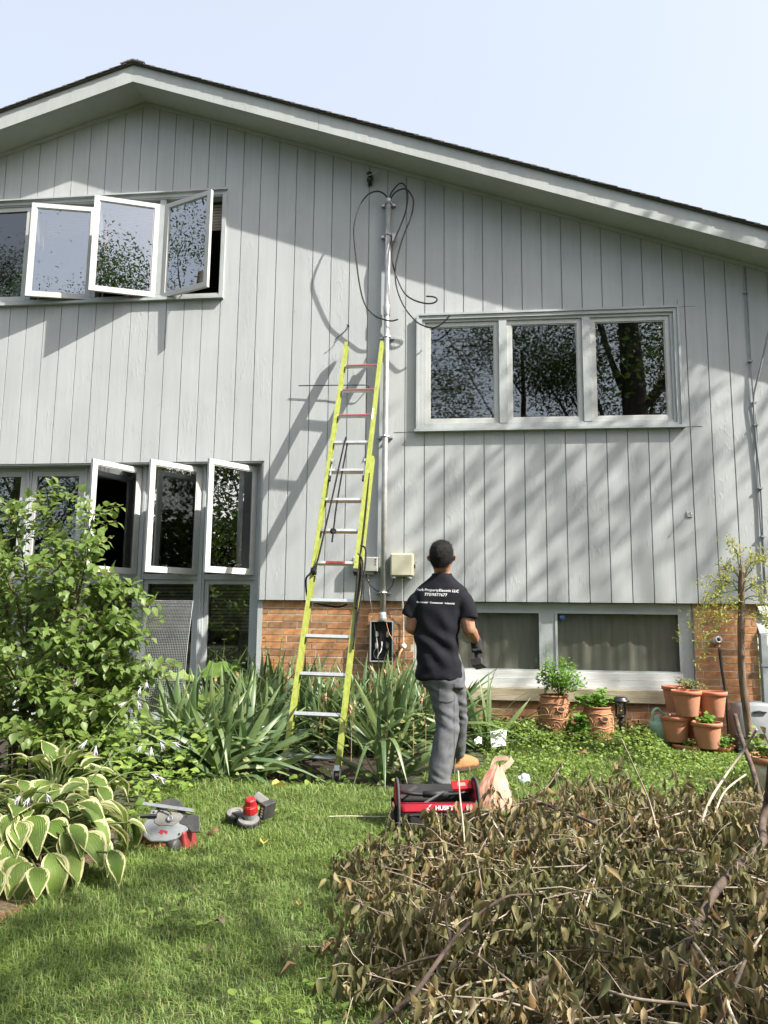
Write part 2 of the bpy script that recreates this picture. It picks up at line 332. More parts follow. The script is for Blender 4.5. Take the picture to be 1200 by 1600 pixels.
def thing(name, label, cat, loc=(0, 0, 0), group=None, rz=0, kind=None):
    o = bpy.data.objects.new(name, None); o.empty_display_size = .1; o.location = loc; o.rotation_euler = (0, 0, rz); C.objects.link(o)
    o['label'] = label; o['category'] = cat
    if group: o['group'] = group
    if kind: o['kind'] = kind
    return o
def tag(o, label, cat, group=None, kind=None):
    o['label'] = label; o['category'] = cat
    if group: o['group'] = group
    if kind: o['kind'] = kind
    return o
def copy_obj(o, parent=None, **pr):
    c = o.copy(); C.objects.link(c)
    if parent is not None: c.parent = parent
    for k, v in pr.items(): c[k] = v
    return c
def copy_tree(o, parent=None):
    c = copy_obj(o, parent)
    for ch in list(o.children): copy_tree(ch, c)
    return c
def npmesh(name, V, F, m, smooth=False, uv=None):
    """fast mesh from numpy: V (n,3), F list of (k, faces array (m,k))"""
    me = bpy.data.meshes.new(name); V = np.asarray(V, np.float32)
    me.vertices.add(len(V)); me.vertices.foreach_set('co', V.ravel())
    loops = np.concatenate([f.ravel() for f in F]); tot = np.concatenate([np.full(len(f), f.shape[1]) for f in F]); st = np.concatenate([[0], np.cumsum(tot)[:-1]])
    me.loops.add(len(loops)); me.loops.foreach_set('vertex_index', loops.astype(np.int32))
    me.polygons.add(len(tot)); me.polygons.foreach_set('loop_start', st.astype(np.int32)); me.polygons.foreach_set('loop_total', tot.astype(np.int32))
    if smooth: me.polygons.foreach_set('use_smooth', np.ones(len(tot), bool))
    me.update(calc_edges=True)
    if uv is not None:
        l = me.uv_layers.new(name='UVMap'); l.data.foreach_set('uv', np.asarray(uv, np.float32)[loops].ravel())
    me.materials.append(MATS[m]); return me
def frames(d, up):
    """orthonormal frames: rows x (across), y (along d), z (normal near up)"""
    d = d / np.linalg.norm(d, axis=1, keepdims=True); x = np.cross(d, up); l = np.linalg.norm(x, axis=1, keepdims=True); x = np.where(l < 1e-4, np.array([1., 0, 0]), x / np.maximum(l, 1e-6)); z = np.cross(x, d)
    return np.stack([x, d, z], 1)
def scatter(T, F, pos, R, sc):
    """stamp template T (k,3) with faces F (list of arrays) at pos (n,3) with frames R (n,3,3) and scale sc (n,) or (n,3)"""
    sc = np.asarray(sc); sc = sc[:, None] * np.ones(3) if sc.ndim == 1 else sc
    V = np.einsum('nki,nij->nkj', T[None] * sc[:, None, :], R) + pos[:, None, :]
    n, k = len(pos), len(T); off = (np.arange(n) * k)
    return V.reshape(-1, 3), [(f[None] + off[:, None, None]).reshape(-1, f.shape[1]) for f in F]
def unit(a): return a / np.maximum(np.linalg.norm(a, axis=-1, keepdims=True), 1e-9)
def ov_leaf(w=.5, fold=.12, droop=.15, tip=True):
    """ovate pointed leaf along +y from its base, length 1, 8 triangles"""
    T = np.array([[0, 0, 0], [-w * .42, .2, fold * .6], [0, .25, -.02], [w * .42, .2, fold * .6], [-w * .5, .45, fold], [0, .5, -.01 - droop * .25], [w * .5, .45, fold],
                  [-w * .28, .75, fold * .5 - droop * .55], [0, .77, -droop * .6], [w * .28, .75, fold * .5 - droop * .55], [0, 1, -droop]], float)
    F3 = np.array([[0, 2, 1], [0, 3, 2], [7, 8, 10], [8, 9, 10]]); F4 = np.array([[1, 2, 5, 4], [2, 3, 6, 5], [4, 5, 8, 7], [5, 6, 9, 8]])
    return T, [F3, F4]
def small_leaf(w=.5, fold=.1):
    T = np.array([[0, 0, 0], [-w * .5, .45, fold], [0, .5, -.02], [w * .5, .45, fold], [0, 1, -.1]], float)
    return T, [np.array([[0, 2, 1], [0, 3, 2], [1, 2, 4], [2, 3, 4]])]
def leaf_obj_mesh(name, T, F, m, uv=None, smooth=True): return npmesh(name, T, F, m, smooth, uv)
def rot_to(d, up=Vector((0, 0, 1)), roll=0.0):
    """matrix whose y axis is d and z axis near up"""
    y = Vector(d).normalized(); x = y.cross(up); x = x.normalized() if x.length > 1e-4 else Vector((1, 0, 0)); z = x.cross(y)
    M = Matrix((x, y, z)).transposed().to_4x4()
    return M @ Matrix.Rotation(roll, 4, 'Y')
def hgt(x, y):
    """ground height: rises a little against the house, dips where the iris bed is"""
    s = np.clip((np.asarray(y) + 1.5) / 1.2, 0, 1); s = s * s * (3 - 2 * s)
    d = np.exp(-(((np.asarray(x) - 1.38) / .55) ** 2 + ((np.asarray(y) + 1.92) / .40) ** 2)) * .125
    return s * .07 * (1 - .8 * np.clip((np.asarray(x) - 3.85) / .35, 0, 1)) - d + .012 * np.sin(np.asarray(x) * 2.1 + 1) * np.cos(np.asarray(y) * 1.7)
# ------------------------------------------------------------------ ground
def ground():
    xs = np.concatenate([[-300, -80, -30, -12], np.arange(-5, 8.01, .12), [12, 30, 80, 300]]); ys = np.concatenate([[-200, -60, -25, -12], np.arange(-8, .4, .12), [.4, 3, 8, 20, 60, 300]])
    X, Y = np.meshgrid(xs, ys); Z = hgt(X, Y); n, k = X.shape
    i = np.arange(n * k).reshape(n, k); F = np.stack([i[:-1, :-1], i[:-1, 1:], i[1:, 1:], i[1:, :-1]], -1).reshape(-1, 4)
    o = bpy.data.objects.new('lawn_ground', npmesh('lawn_ground', np.stack([X, Y, Z], -1).reshape(-1, 3), [F], 'lawn_soil', True)); C.objects.link(o); o['kind'] = 'structure'
    # bare planting soil under the iris bed and along the wall
    xs = np.arange(-3, 4.81, .12); ys = np.linspace(0, 1, 14); V = []
    for t in ys:
        for x in xs:
            edge = -2.15 + .12 * math.sin(x * 2.3) if x < 2.2 else -.62 + .1 * math.sin(x * 4)
            if 2.0 < x < 2.5: edge = -2.1 + (x - 2.0) / .5 * 1.45
            y = edge + (.02 - edge) * t; V.append((x, y, float(hgt(x, y)) + .006))
    n, k = len(ys), len(xs); i = np.arange(n * k).reshape(n, k); F = np.stack([i[:-1, :-1], i[:-1, 1:], i[1:, 1:], i[1:, :-1]], -1).reshape(-1, 4)
    o = bpy.data.objects.new('bed_soil', npmesh('bed_soil', V, [F], 'soil', True)); C.objects.link(o); o['kind'] = 'structure'
ground()

# ------------------------------------------------------------------ house shell
GP = 0.2032; PX, PZ, SR, SL = -1.183, 6.987, .347, .312
XL, XR, SB = -5.0, 5.72, 1.306
def ztop(x): return PZ - (SR * (x - PX) if x > PX else SL * (PX - x))
HOLES = [(-3.22, -.195, 4.60, 5.80), (-4.4, .345, -1, 2.758), (1.99, 4.57, 3.07, 4.27)]
house = thing('house', 'grey board sided split level house with low gable roof and brick base', 'house', (0, 4, 0))
def cells(x0, x1, z0, ztopf, holes, breaks=()):
    xs = sorted({x0, x1, *[h[i] for h in holes for i in (0, 1) if x0 < h[i] < x1], *[b for b in breaks if x0 < b < x1]}); out = []
    for a, b in zip(xs[:-1], xs[1:]):
        zs = [(z0, None)]; hs = sorted([h for h in holes if h[0] < (a + b) / 2 < h[1]], key=lambda h: h[2]); lo = z0
        for h in hs:
            if h[2] > lo: out.append((a, b, lo, h[2], h[2]))
            lo = max(lo, h[3])
        out.append((a, b, lo, ztopf(a), ztopf(b)))
    return out
def cellmesh(cs, y0, y1):
    m = MB()
    for a, b, z0, za, zb in cs: m.add([(a, y0, z0), (b, y0, z0), (b, y1, z0), (a, y1, z0), (a, y0, za), (b, y0, zb), (b, y1, zb), (a, y1, za)], [(0, 3, 2, 1), (4, 5, 6, 7), (0, 1, 5, 4), (1, 2, 6, 5), (2, 3, 7, 6), (3, 0, 4, 7)])
    return m
siding = cellmesh(cells(XL, XR, SB + .012, lambda x: ztop(x) - .01, HOLES, (PX,)), .008, .09).build('siding_wall', 'backing_paint', house)
for g in range(-25, 29):
    a, b = max(g * GP + .0048, XL), min((g + 1) * GP - .0048, XR)
    if b <= a: continue
    cs = cells(a, b, SB, ztop, HOLES, (PX,))
    # connected runs become one plank each
    groups = []
    for c in sorted(cs, key=lambda c: (c[2], c[0])):
        for gr in groups:
            if any(min(c[3], q[3]) - max(c[2], q[2]) > .01 and (abs(c[0] - q[1]) < 1e-6 or abs(c[1] - q[0]) < 1e-6) for q in gr): gr.append(c); break
        else: groups.append([c])
    for gr in groups:
        dy = random.uniform(0, .0025)
        # side-by-side cells share edges: build one outline face set, then extrude
        bm = bmesh.new(); vd = {}
        def vv(x, z):
            k = (round(x, 4), round(z, 4))
            if k not in vd: vd[k] = bm.verts.new((x, dy, z))
            return vd[k]
        zs = sorted({z for c in gr for z in (c[2], c[3], c[4])})
        for c in gr:
            left = [z for z in zs if c[2] < z < c[3] - 1e-6]; right = [z for z in zs if c[2] < z < c[4] - 1e-6]
            ring = [vv(c[0], c[2]), vv(c[1], c[2])] + [vv(c[1], z) for z in right] + [vv(c[1], c[4]), vv(c[0], c[3])] + [vv(c[0], z) for z in reversed(left)]
            bm.faces.new(ring)
        r = bmesh.ops.extrude_face_region(bm, geom=bm.faces[:])
        bmesh.ops.translate(bm, vec=(0, .0075 - dy, 0), verts=[q for q in r['geom'] if isinstance(q, bmesh.types.BMVert)])
        bmesh.ops.recalc_face_normals(bm, faces=bm.faces); me = bpy.data.meshes.new('plank'); bm.to_mesh(me); bm.free(); me.materials.append(MATS['siding_paint'])
        put(bpy.data.objects.new('plank', me), siding)
# cover strip along the soffit and the drip edge at the foot of the siding
m = MB()
for xa, xb in ((XL, PX), (PX, XR)):
    m.add([(xa, -.018, ztop(xa) - .045), (xb, -.018, ztop(xb) - .045), (xb, -.001, ztop(xb) - .045), (xa, -.001, ztop(xa) - .045), (xa, -.018, ztop(xa) - .002), (xb, -.018, ztop(xb) - .002), (xb, -.001, ztop(xb) - .002), (xa, -.001, ztop(xa) - .002)], [(0, 3, 2, 1), (4, 5, 6, 7), (0, 1, 5, 4), (1, 2, 6, 5), (2, 3, 7, 6), (3, 0, 4, 7)])
m.build('frieze_strip', 'siding_paint', house)

m = MB()
for k in range(150):
    g = random.randrange(-16, 27); x = g * GP + random.choice((.022, .18)) + random.uniform(-.004, .004); z = random.choice((SB + .05, SB + .06, 2.0, 2.4, 2.82, 3.4, 4.4, 4.9, 5.3)) + random.uniform(-.05, .05)
    if z > ztop(x) - .1 or any(h[0] - .1 < x < h[1] + .1 and h[2] - .1 < z < h[3] + .1 for h in HOLES): continue
    m.lathe([(.0045, 0), (.0045, .0012), (0, .0016)], (x, -.0002, z), 6, axis=(0, -1, 0))
m.build('nail_heads', 'grey_painted_metal', house, kind='stuff')
m = MB().box(1.72, 1.945, -.0022, -.0002, 3.040, 3.046).box(4.62, 4.78, -.0022, -.0002, 4.300, 4.305).box(4.62, 4.79, -.0022, -.0002, 3.050, 3.056).box(4.600, 4.606, -.0022, -.0002, 4.30, 4.38)
m.build('sheet_joint', 'backing_paint', house)
# side and rear walls, floors, partition (seen only through the glass)
m = MB()
m.box(XL, XL + .1, .09, 8, 0, ztop(XL) - .02).box(XR - .1, XR, .09, 8, SB + .02, ztop(XR) - .02)
m.add([(XL, 8, 0), (XR, 8, 0), (XR, 8, ztop(XR)), (PX, 8, PZ), (XL, 8, ztop(XL)), (XL, 8.1, 0), (XR, 8.1, 0), (XR, 8.1, ztop(XR)), (PX, 8.1, PZ), (XL, 8.1, ztop(XL))], [(0, 1, 2, 3, 4), (9, 8, 7, 6, 5), (0, 5, 6, 1), (1, 6, 7, 2), (2, 7, 8, 3), (3, 8, 9, 4), (4, 9, 5, 0)])
m.build('outer_wall', 'siding_paint', house)
m = MB()
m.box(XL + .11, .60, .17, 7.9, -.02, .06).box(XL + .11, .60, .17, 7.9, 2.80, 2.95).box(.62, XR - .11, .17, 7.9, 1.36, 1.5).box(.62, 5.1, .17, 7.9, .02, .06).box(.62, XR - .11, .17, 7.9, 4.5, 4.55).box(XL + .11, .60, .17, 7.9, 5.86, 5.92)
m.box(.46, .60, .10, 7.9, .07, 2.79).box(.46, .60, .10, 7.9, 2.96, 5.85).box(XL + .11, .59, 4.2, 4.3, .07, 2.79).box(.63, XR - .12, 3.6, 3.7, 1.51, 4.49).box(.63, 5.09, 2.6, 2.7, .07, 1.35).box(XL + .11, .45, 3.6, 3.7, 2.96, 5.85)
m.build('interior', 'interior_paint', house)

# ------------------------------------------------------------------ roof
roof = thing('roof', '', ''); del roof['label'], roof['category']; roof.name = 'roof'; roof.parent = house; roof.matrix_parent_inverse = wmat(house).inverted()
def slopebox(m, xa, xb, y0, y1, dz0, dz1):
    za, zb = ztop(xa), ztop(xb)
    return m.add([(xa, y0, za + dz0), (xb, y0, zb + dz0), (xb, y1, zb + dz0), (xa, y1, za + dz0), (xa, y0, za + dz1), (xb, y0, zb + dz1), (xb, y1, zb + dz1), (xa, y1, za + dz1)], [(0, 3, 2, 1), (4, 5, 6, 7), (0, 1, 5, 4), (1, 2, 6, 5), (2, 3, 7, 6), (3, 0, 4, 7)])
OV = .36; EL, ER = -5.7, 6.35
m = MB(); slopebox(m, EL, PX, -.335, 8.3, 0.001, .02); slopebox(m, PX, ER, -.335, 8.3, 0.001, .02); m.build('soffit', 'siding_paint', roof)
m = MB(); slopebox(m, EL, PX, -.385, 8.3, .19, .205); slopebox(m, PX, ER, -.385, 8.3, .19, .205); m.build('roof_deck', 'asphalt_shingle', roof)
for xa, xb in ((EL, PX - .001), (PX + .001, .918), (.921, ER)):
    m = MB(); slopebox(m, xa, xb, -OV, -.336, -.012, .188); m.build('fascia_board', 'fascia_paint', roof)
# shingle courses: the rake edge is built tab by tab, the rest of the field as one layered sheet
sm = MB(); sm.box(-.20, .0, 0, .9, 0, .007); shm = sm.mesh('shingle', 'asphalt_shingle')
k = 0
for side, S, xe in ((1, SR, ER + .02), (-1, SL, EL - .02)):
    L = abs(xe - PX) * math.hypot(1, S); n = int(L / .14)
    for i in range(n):
        d = .14 * (i + 1) + random.uniform(-.006, .006); dx = d / math.hypot(1, S); x = PX + side * dx; z = ztop(x) + .206
        o = bpy.data.objects.new('shingle', shm); ang = math.atan(S) - .05
        o.matrix_world = Matrix.Translation((x, -.40 + random.uniform(-.002, .003), z + .004)) @ (Matrix.Rotation(ang, 4, 'Y') if side > 0 else Matrix.Rotation(-ang, 4, 'Y') @ Matrix.Scale(-1, 4, (1, 0, 0)))
        mw = o.matrix_world.copy(); C.objects.link(o); o.parent = roof; o.matrix_parent_inverse = wmat(roof).inverted(); o.matrix_basis = mw
m = MB(); slopebox(m, EL - .02, PX, .52, 8.35, .206, .222); slopebox(m, PX, ER + .02, .52, 8.35, .206, .222); m.build('shingle_field', 'asphalt_shingle', roof)
m = MB(); m.add([(PX - .14, -.405, PZ + .19), (PX, -.405, PZ + .232), (PX + .14, -.405, PZ + .185), (PX + .14, 8.35, PZ + .185), (PX, 8.35, PZ + .232), (PX - .14, 8.35, PZ + .19), (PX - .14, -.405, PZ + .175), (PX, -.405, PZ + .215), (PX + .14, -.405, PZ + .17)], [(0, 1, 4, 5), (1, 2, 3, 4), (0, 6, 7, 1), (1, 7, 8, 2)]); m.build('ridge_cap', 'asphalt_shingle', roof)

# ------------------------------------------------------------------ brick base
def brick_wall(name, x0, x1, z0, z1, y):
    wll = MB().box(x0, x1, y + .0035, y + .12, z0, z1).build(name, 'mortar', house)
    CH, BL = .0705, .305; meshes = {}
    r = 0; z = z1 - .004
    while z - .0605 > z0 - .05:
        x = x0 - (BL / 2 if r % 2 else 0) - .08
        while x < x1:
            l = BL if random.random() > .12 else BL * .66
            a, b = max(x, x0 + .002), min(x + l - .0115, x1 - .002)
            if b - a > .03:
                key = round(b - a, 3)
                if key not in meshes: mm = MB().box(0, key, 0, .05, 0.0006, .0592); meshes[key] = mm.mesh('brick', 'brick_face')
                o = bpy.data.objects.new('brick', meshes[key]); o.location = (a, y + random.uniform(-.003, .0008), z - .0605 + random.uniform(-.001, .001))
                o.rotation_euler = (random.uniform(-.010, .010), random.uniform(-.003, .003), random.uniform(-.004, .004)); loc = o.matrix_basis.copy()
                C.objects.link(o); o.parent = wll; o.matrix_parent_inverse = wmat(wll).inverted()
            x += l
        z -= CH; r += 1
    return wll
brick_wall('brick_wall', .37, 1.93, 0.28, 1.302, .04)
brick_wall('brick_wall', 1.93, 4.63, .02, .345, .04)
brick_wall('brick_wall', 4.635, 5.21, .02, 1.302, .04)
MB().box(.37, 1.93, .05, .14, -.1, .28).build('foundation', 'mortar', house)
MB().box(5.13, 5.21, .17, 7.9, -.1, 1.3).box(XL, .3, .30, .36, -.1, .05).build('side_wall', 'brick_face', house)
MB().box(5.215, XR, .0, 7.9, 1.31, 1.335).build('overhang_soffit', 'siding_paint', house)

# ------------------------------------------------------------------ windows
def rect_frame(m, x0, x1, z0, z1, y0, y1, t, tb=None):
    tb = tb or t
    return m.box(x0, x0 + t, y0, y1, z0, z1).box(x1 - t, x1, y0, y1, z0, z1).box(x0 + t, x1 - t, y0, y1, z0, z0 + tb).box(x0 + t, x1 - t, y0, y1, z1 - t, z1)
def pane(parent, x0, x1, z0, z1, y, g='window_glass'):
    return MB().box(x0, x1, y, y + .005, z0, z1).build('pane', g, parent)
def sash_frame(m, w, h, t=.052, d=.035):
    """local: hinge stile at x=0, free stile at x=w, front at y=0"""
    rect_frame(m, 0, w, 0, h, 0, d, t); rect_frame(m, t - .001, w - t + .001, t - .001, h - t + .001, .008, .02, .012); return m
def open_sash(parent, hx, hy, z0, w, h, ang, hinge_right, glass, paint='sash_paint'):
    a = ang if not hinge_right else -ang
    M = Matrix.Translation((hx, hy, z0)) @ Matrix.Rotation(-math.radians(ang) if not hinge_right else math.radians(ang), 4, 'Z')
    if hinge_right: M = M @ Matrix.Translation((-w, 0, 0))
    def place(o):
        o.parent = parent; o.matrix_parent_inverse = wmat(parent).inverted(); o.matrix_basis = M; return o
    for mb, nm, ma in ((sash_frame(MB(), w, h), 'sash', paint), (MB().box(.055, w - .055, .014, .019, .055, h - .055), 'pane', glass)):
        o = bpy.data.objects.new(nm, mb.mesh(nm, ma)); C.objects.link(o); place(o)
    ix = .004 if hinge_right else w - .012   # raw timber seen on the inner edge
    # crank arm
    fx = -w * .55 if hinge_right else w * .55
    aw = M @ Vector((w * .45, .02, .008)); b = Vector((hx + fx * .6, hy + .03, z0 + .004))
    MB().tube([b, aw], .006, 5).build('crank_arm', 'copper', parent)

# upper left casement row
W1 = MB()
rect_frame(W1, -3.26, -.172, 4.572, 5.83, -.022, .008, .045, .04); rect_frame(W1, -3.22, -.195, 4.605, 5.80, -.012, .10, .03, .03)
for x in (-2.451, -1.683, -.912): W1.box(x - .034, x + .034, -.008, .09, 4.64, 5.765)
W1.box(-3.27, -.165, -.045, .0, 4.568, 4.596)
w1 = W1.build('window', 'trim_paint', house)
MB().box(-3.27, -.16, -.05, -.02, 5.832, 5.848).build('drip_cap', 'trim_paint', w1)
m = MB(); rect_frame(m, -3.19, -2.487, 4.637, 5.768, .0, .04, .05); m.build('sash', 'sash_paint', w1); pane(w1, -3.14, -2.54, 4.69, 5.72, .02)
open_sash(w1, -1.70, -.012, 4.612, .690, 1.10, 14, True, 'sash_glass')
open_sash(w1, -.945, -.012, 4.612, .690, 1.10, 21, True, 'sash_glass')
open_sash(w1, -.88, -.012, 4.600, .662, 1.105, 22, False, 'sash_glass')
for x in (-2.40, -1.63, -.87): MB().box(x, x + .022, .095, .12, 4.66, 5.75).build('jamb_liner', 'raw_wood', w1)
m = MB(); [m.box(-3.15, -.22, .14, .146, z, z + .028) for z in np.arange(5.45, 5.76, .035)]; m.build('blind', 'blind_slats', w1)

# lower left window wall: fixed lights below, open casements above, mullions to the ground
MU = (-4.3, -3.69, -3.02, -2.35, -1.676, -1.001, -.331, .285)
W2 = MB()
for x in MU: W2.box(x - .036, x + .036, .13, .22, .02, 2.745); W2.box(x - .012, x + .012, .118, .13, .02, 2.74)
W2.box(-4.34, .322, .135, .215, 1.515, 1.572).box(-4.34, .322, .135, .215, 2.70, 2.757).box(-4.34, .322, .135, .215, .02, .09)
w2 = W2.build('window', 'trim_paint', house)
MB().box(.322, .372, .035, .22, -.02, 1.305).box(.322, .346, .012, .22, 1.31, 2.757).build('jamb_board', 'trim_paint', w2)
MB().box(-4.34, .34, .012, .135, 2.74, 2.757).build('head_board', 'trim_paint', w2)
for a, b in zip(MU[:-1], MU[1:]):
    m = MB(); rect_frame(m, a + .038, b - .038, .092, 1.513, .15, .19, .045); m.build('sash', 'trim_paint', w2); pane(w2, a + .08, b - .08, .13, 1.47, .17)
for a, b in ((MU[0], MU[1]), (MU[1], MU[2]), (MU[2], MU[3]), (MU[3], MU[4])):
    m = MB(); rect_frame(m, a + .038, b - .038, 1.574, 2.698, .14, .18, .055); m.build('sash', 'sash_paint', w2); pane(w2, a + .09, b - .09, 1.63, 2.65, .16)
for hx, an in ((-1.040, 62), (-.366, 53), (.250, 53)):
    open_sash(w2, hx, .125, 1.566, .606, 1.15, an, True, 'sash_glass')
    MB().box(hx - .60, hx - .565, .20, .225, 1.60, 2.30).build('jamb_liner', 'raw_wood', w2)
for a, b in zip(MU[:-1], MU[1:]):
    bl = MB(); [bl.box(a + .09, b - .09, .235, .24, z, z + .026) for z in np.arange(.98, 1.46, .036)]; bl.build('blind', 'blind_slats', w2)

# upper right triple window
W3 = MB(); rect_frame(W3, 1.955, 4.60, 3.06, 4.298, -.03, .008, .052, .03); rect_frame(W3, 2.008, 4.548, 3.092, 4.246, -.012, .10, .03)
for x in (2.842, 3.686): W3.box(x - .04, x + .04, -.016, .09, 3.12, 4.217)
w3 = W3.build('window', 'trim_paint', house)
MB().box(1.93, 4.625, -.055, -.001, 3.036, 3.062).build('sill', 'weathered_timber' if 0 else 'trim_paint', w3)
m = MB(); rect_frame(m, 1.948, 4.607, 3.05, 4.306, -.042, -.0305, .022, .015); m.build('backband', 'trim_paint', w3)
for a, b in ((2.04, 2.80), (2.884, 3.644), (3.728, 4.517)):
    m = MB(); rect_frame(m, a, b, 3.124, 4.215, .004, .05, .046); rect_frame(m, a + .045, b - .045, 3.169, 4.170, .012, .03, .012); m.build('sash', 'sash_paint', w3); pane(w3, a + .05, b - .05, 3.17, 4.168, .022)
m = MB(); [m.obox((2.42, .16, z), (1, 0, 0), (0, .5, .86), (0, -.86, .5), .36, .02, .0015) for z in np.arange(3.15, 4.2, .052)]; m.build('blind', 'blind_slats', w3)

# lower right basement window: two wide lights, white bottom rail, stone sill
W4 = MB(); W4.box(1.935, 2.012, .085, .17, .355, 1.30).box(4.515, 4.63, .085, .17, .355, 1.30).box(2.012, 4.515, .085, .17, 1.215, 1.30).box(3.187, 3.327, .085, .17, .64, 1.215)
w4 = W4.build('window', 'trim_paint', house)
for a, b in ((2.005, 3.19), (3.325, 4.52)):
    m = MB(); rect_frame(m, a, b, .63, 1.22, .075, .084, .022); m.build('sash', 'trim_paint', w4); pane(w4, a + .01, b - .01, .632, 1.216, .12, 'screen_glass')
MB().box(2.005, 4.52, .062, .12, .565, .632).box(1.975, 4.58, .05, .12, .500, .562).box(1.945, 4.62, .04, .12, .478, .498).build('bottom_rail', 'bright_paint', w4)
MB().box(1.915, 4.66, .004, .13, .352, .476).build('sill', 'weathered_timber', w4, bevel=.006)
V = []; n = 180
for i in range(n):
    x = 1.99 + 2.56 * i / (n - 1); y = .160 + .008 * math.sin(x * 21 + 2 * math.sin(x * 5)) + .004 * math.sin(x * 57); V += [(x, y, .5), (x, y, 1.29)]
MB().add(V, [(2 * i, 2 * i + 2, 2 * i + 3, 2 * i + 1) for i in range(n - 1)]).build('curtain', 'curtain', w4, smooth=True)
# round alarm sticker on the glass
st = MB(); st.lathe([(.032, 0), (.032, .002), (0, .002)], (3.40, .1185, 1.165), 18, axis=(0, -1, 0)); mat('sticker_blue', (.03, .12, .42), rough=.4); so = st.build('sticker', 'sticker_blue', w4)

# grey downspout at the corner
d = thing('downspout', 'grey painted downspout on the right corner of the brick wall', 'downspout', (5.25, 0, 0))
MB().box(5.222, 5.285, .0, .06, .12, 1.02).build('pipe', 'grey_painted_metal', d, bevel=.006)
MB().bar((5.253, .03, 1.01), (5.253, .22, 1.27), .063, .06).build('elbow', 'grey_painted_metal', d)
MB().box(5.214, 5.293, -.006, .04, .72, .745).build('bracket', 'grey_painted_metal', d)
# ------------------------------------------------------------------ lettering
def text_mesh(body, size, bold=0.0, align='CENTER', space=1.0, extrude=0.0):
    cu = bpy.data.curves.new('lettering', 'FONT'); cu.body = body; cu.size = size; cu.align_x = align; cu.align_y = 'CENTER'; cu.offset = bold; cu.space_character = space; cu.resolution_u = 3; cu.extrude = extrude
    o = bpy.data.objects.new('lettering', cu); C.objects.link(o); bpy.context.view_layer.update()
    me = bpy.data.meshes.new_from_object(o.evaluated_get(bpy.context.evaluated_depsgraph_get())); bpy.data.objects.remove(o); return me
def put_text(body, size, M, m, parent, **k):
    me = text_mesh(body, size, **k); me.transform(M); me.materials.clear(); me.materials.append(MATS[m])
    return put(bpy.data.objects.new('lettering', me), parent)
FRONT = Matrix.Rotation(PI / 2, 4, 'X')      # text readable from -y

put_text('ADT', .024, Matrix.Translation((3.40, .1158, 1.165)) @ FRONT, 'print_white', w4, bold=.0006)
# ------------------------------------------------------------------ service mast, meter socket, boxes
t = thing('service_mast', 'tall grey metal conduit running up the siding with loose black wires at its top', 'conduit', (1.635, -.06, 1.1))
def mastx(z): return 1.628 + .012 * (z - 1.1) / 4.5
m = MB(); m.tube([(mastx(z), -.06, z) for z in (1.10, 2.5, 4.0, 5.585)], .0295, 14); m.build('pipe', 'galvanised', t, True)
m = MB(); m.lathe([(.034, 4.28), (.036, 4.285), (.036, 4.395), (.034, 4.40)], (mastx(4.3), -.06, 0), 14); m.build('coupling', 'galvanised', t, True)
m = MB(); m.lathe([(.033, 5.56), (.036, 5.565), (.036, 5.60), (.033, 5.605)], (1.64, -.06, 0), 14); m.build('bushing', 'galvanised', t, True)
m = MB(); m.lathe([(.036, 1.10), (.042, 1.105), (.042, 1.14), (.034, 1.16), (.034, 1.19)], (1.628, -.06, 0), 14); m.build('hub', 'galvanised', t, True)
for z in (5.55, 5.189, 4.052, 2.985, 1.387):
    m = MB(); x = mastx(z); m.tube([(x - .036, -.03, z), (x - .034, -.075, z), (x, -.098, z), (x + .034, -.075, z), (x + .036, -.03, z)], .008, 6)
    m.box(x - .075, x - .03, -.036, -.001, z - .012, z + .012).box(x + .03, x + .075, -.036, -.001, z - .012, z + .012)
    if z == 5.189: m.box(x + .045, x + .085, -.07, -.03, z - .07, z + .02)
    m.build('pipe_strap', 'galvanised', t)
def smooth_path(P, n=6):
    P = [Vector(q) for q in P]; out = []
    for i in range(len(P) - 1):
        a, b, c, d = P[max(i - 1, 0)], P[i], P[i + 1], P[min(i + 2, len(P) - 1)]
        for k in range(n):
            u = k / n; out.append(.5 * ((2 * b) + (c - a) * u + (2 * a - 5 * b + 4 * c - d) * u * u + (3 * b - a - 3 * c + d) * u ** 3))
    return out + [P[-1]]
cabs = [[(1.636, -.07, 5.56), (1.62, -.08, 5.62), (1.575, -.1, 5.658), (1.515, -.12, 5.664), (1.43, -.15, 5.614), (1.353, -.18, 5.483), (1.304, -.2, 5.293), (1.293, -.2, 5.149), (1.314, -.18, 4.907), (1.355, -.15, 4.6), (1.409, -.12, 4.399), (1.509, -.11, 4.276), (1.611, -.115, 4.224), (1.692, -.11, 4.207), (1.759, -.1, 4.226)],
        [(1.642, -.06, 5.56), (1.66, -.08, 5.63), (1.699, -.1, 5.688), (1.762, -.12, 5.738), (1.819, -.14, 5.708), (1.856, -.16, 5.577), (1.837, -.17, 5.391), (1.776, -.15, 5.224), (1.708, -.13, 5.058), (1.695, -.12, 4.885), (1.723, -.12, 4.741), (1.813, -.13, 4.52), (1.915, -.14, 4.42), (2.05, -.16, 4.364), (2.136, -.16, 4.368), (2.169, -.16, 4.402), (2.136, -.16, 4.431), (2.056, -.16, 4.441)],
        [(1.649, -.05, 5.56), (1.68, -.08, 5.62), (1.734, -.1, 5.664), (1.819, -.13, 5.67), (1.883, -.16, 5.597), (1.919, -.18, 5.489), (1.893, -.18, 5.31), (1.825, -.16, 5.145), (1.77, -.14, 4.979), (1.73, -.13, 4.771), (1.745, -.12, 4.562), (1.828, -.13, 4.344), (1.95, -.14, 4.182), (2.05, -.15, 4.119), (2.136, -.16, 4.098), (2.215, -.16, 4.137), (2.307, -.16, 4.23)]]
for c in cabs: MB().tube(smooth_path(c), .0085, 6).build('cable', 'black_rubber', t, True)

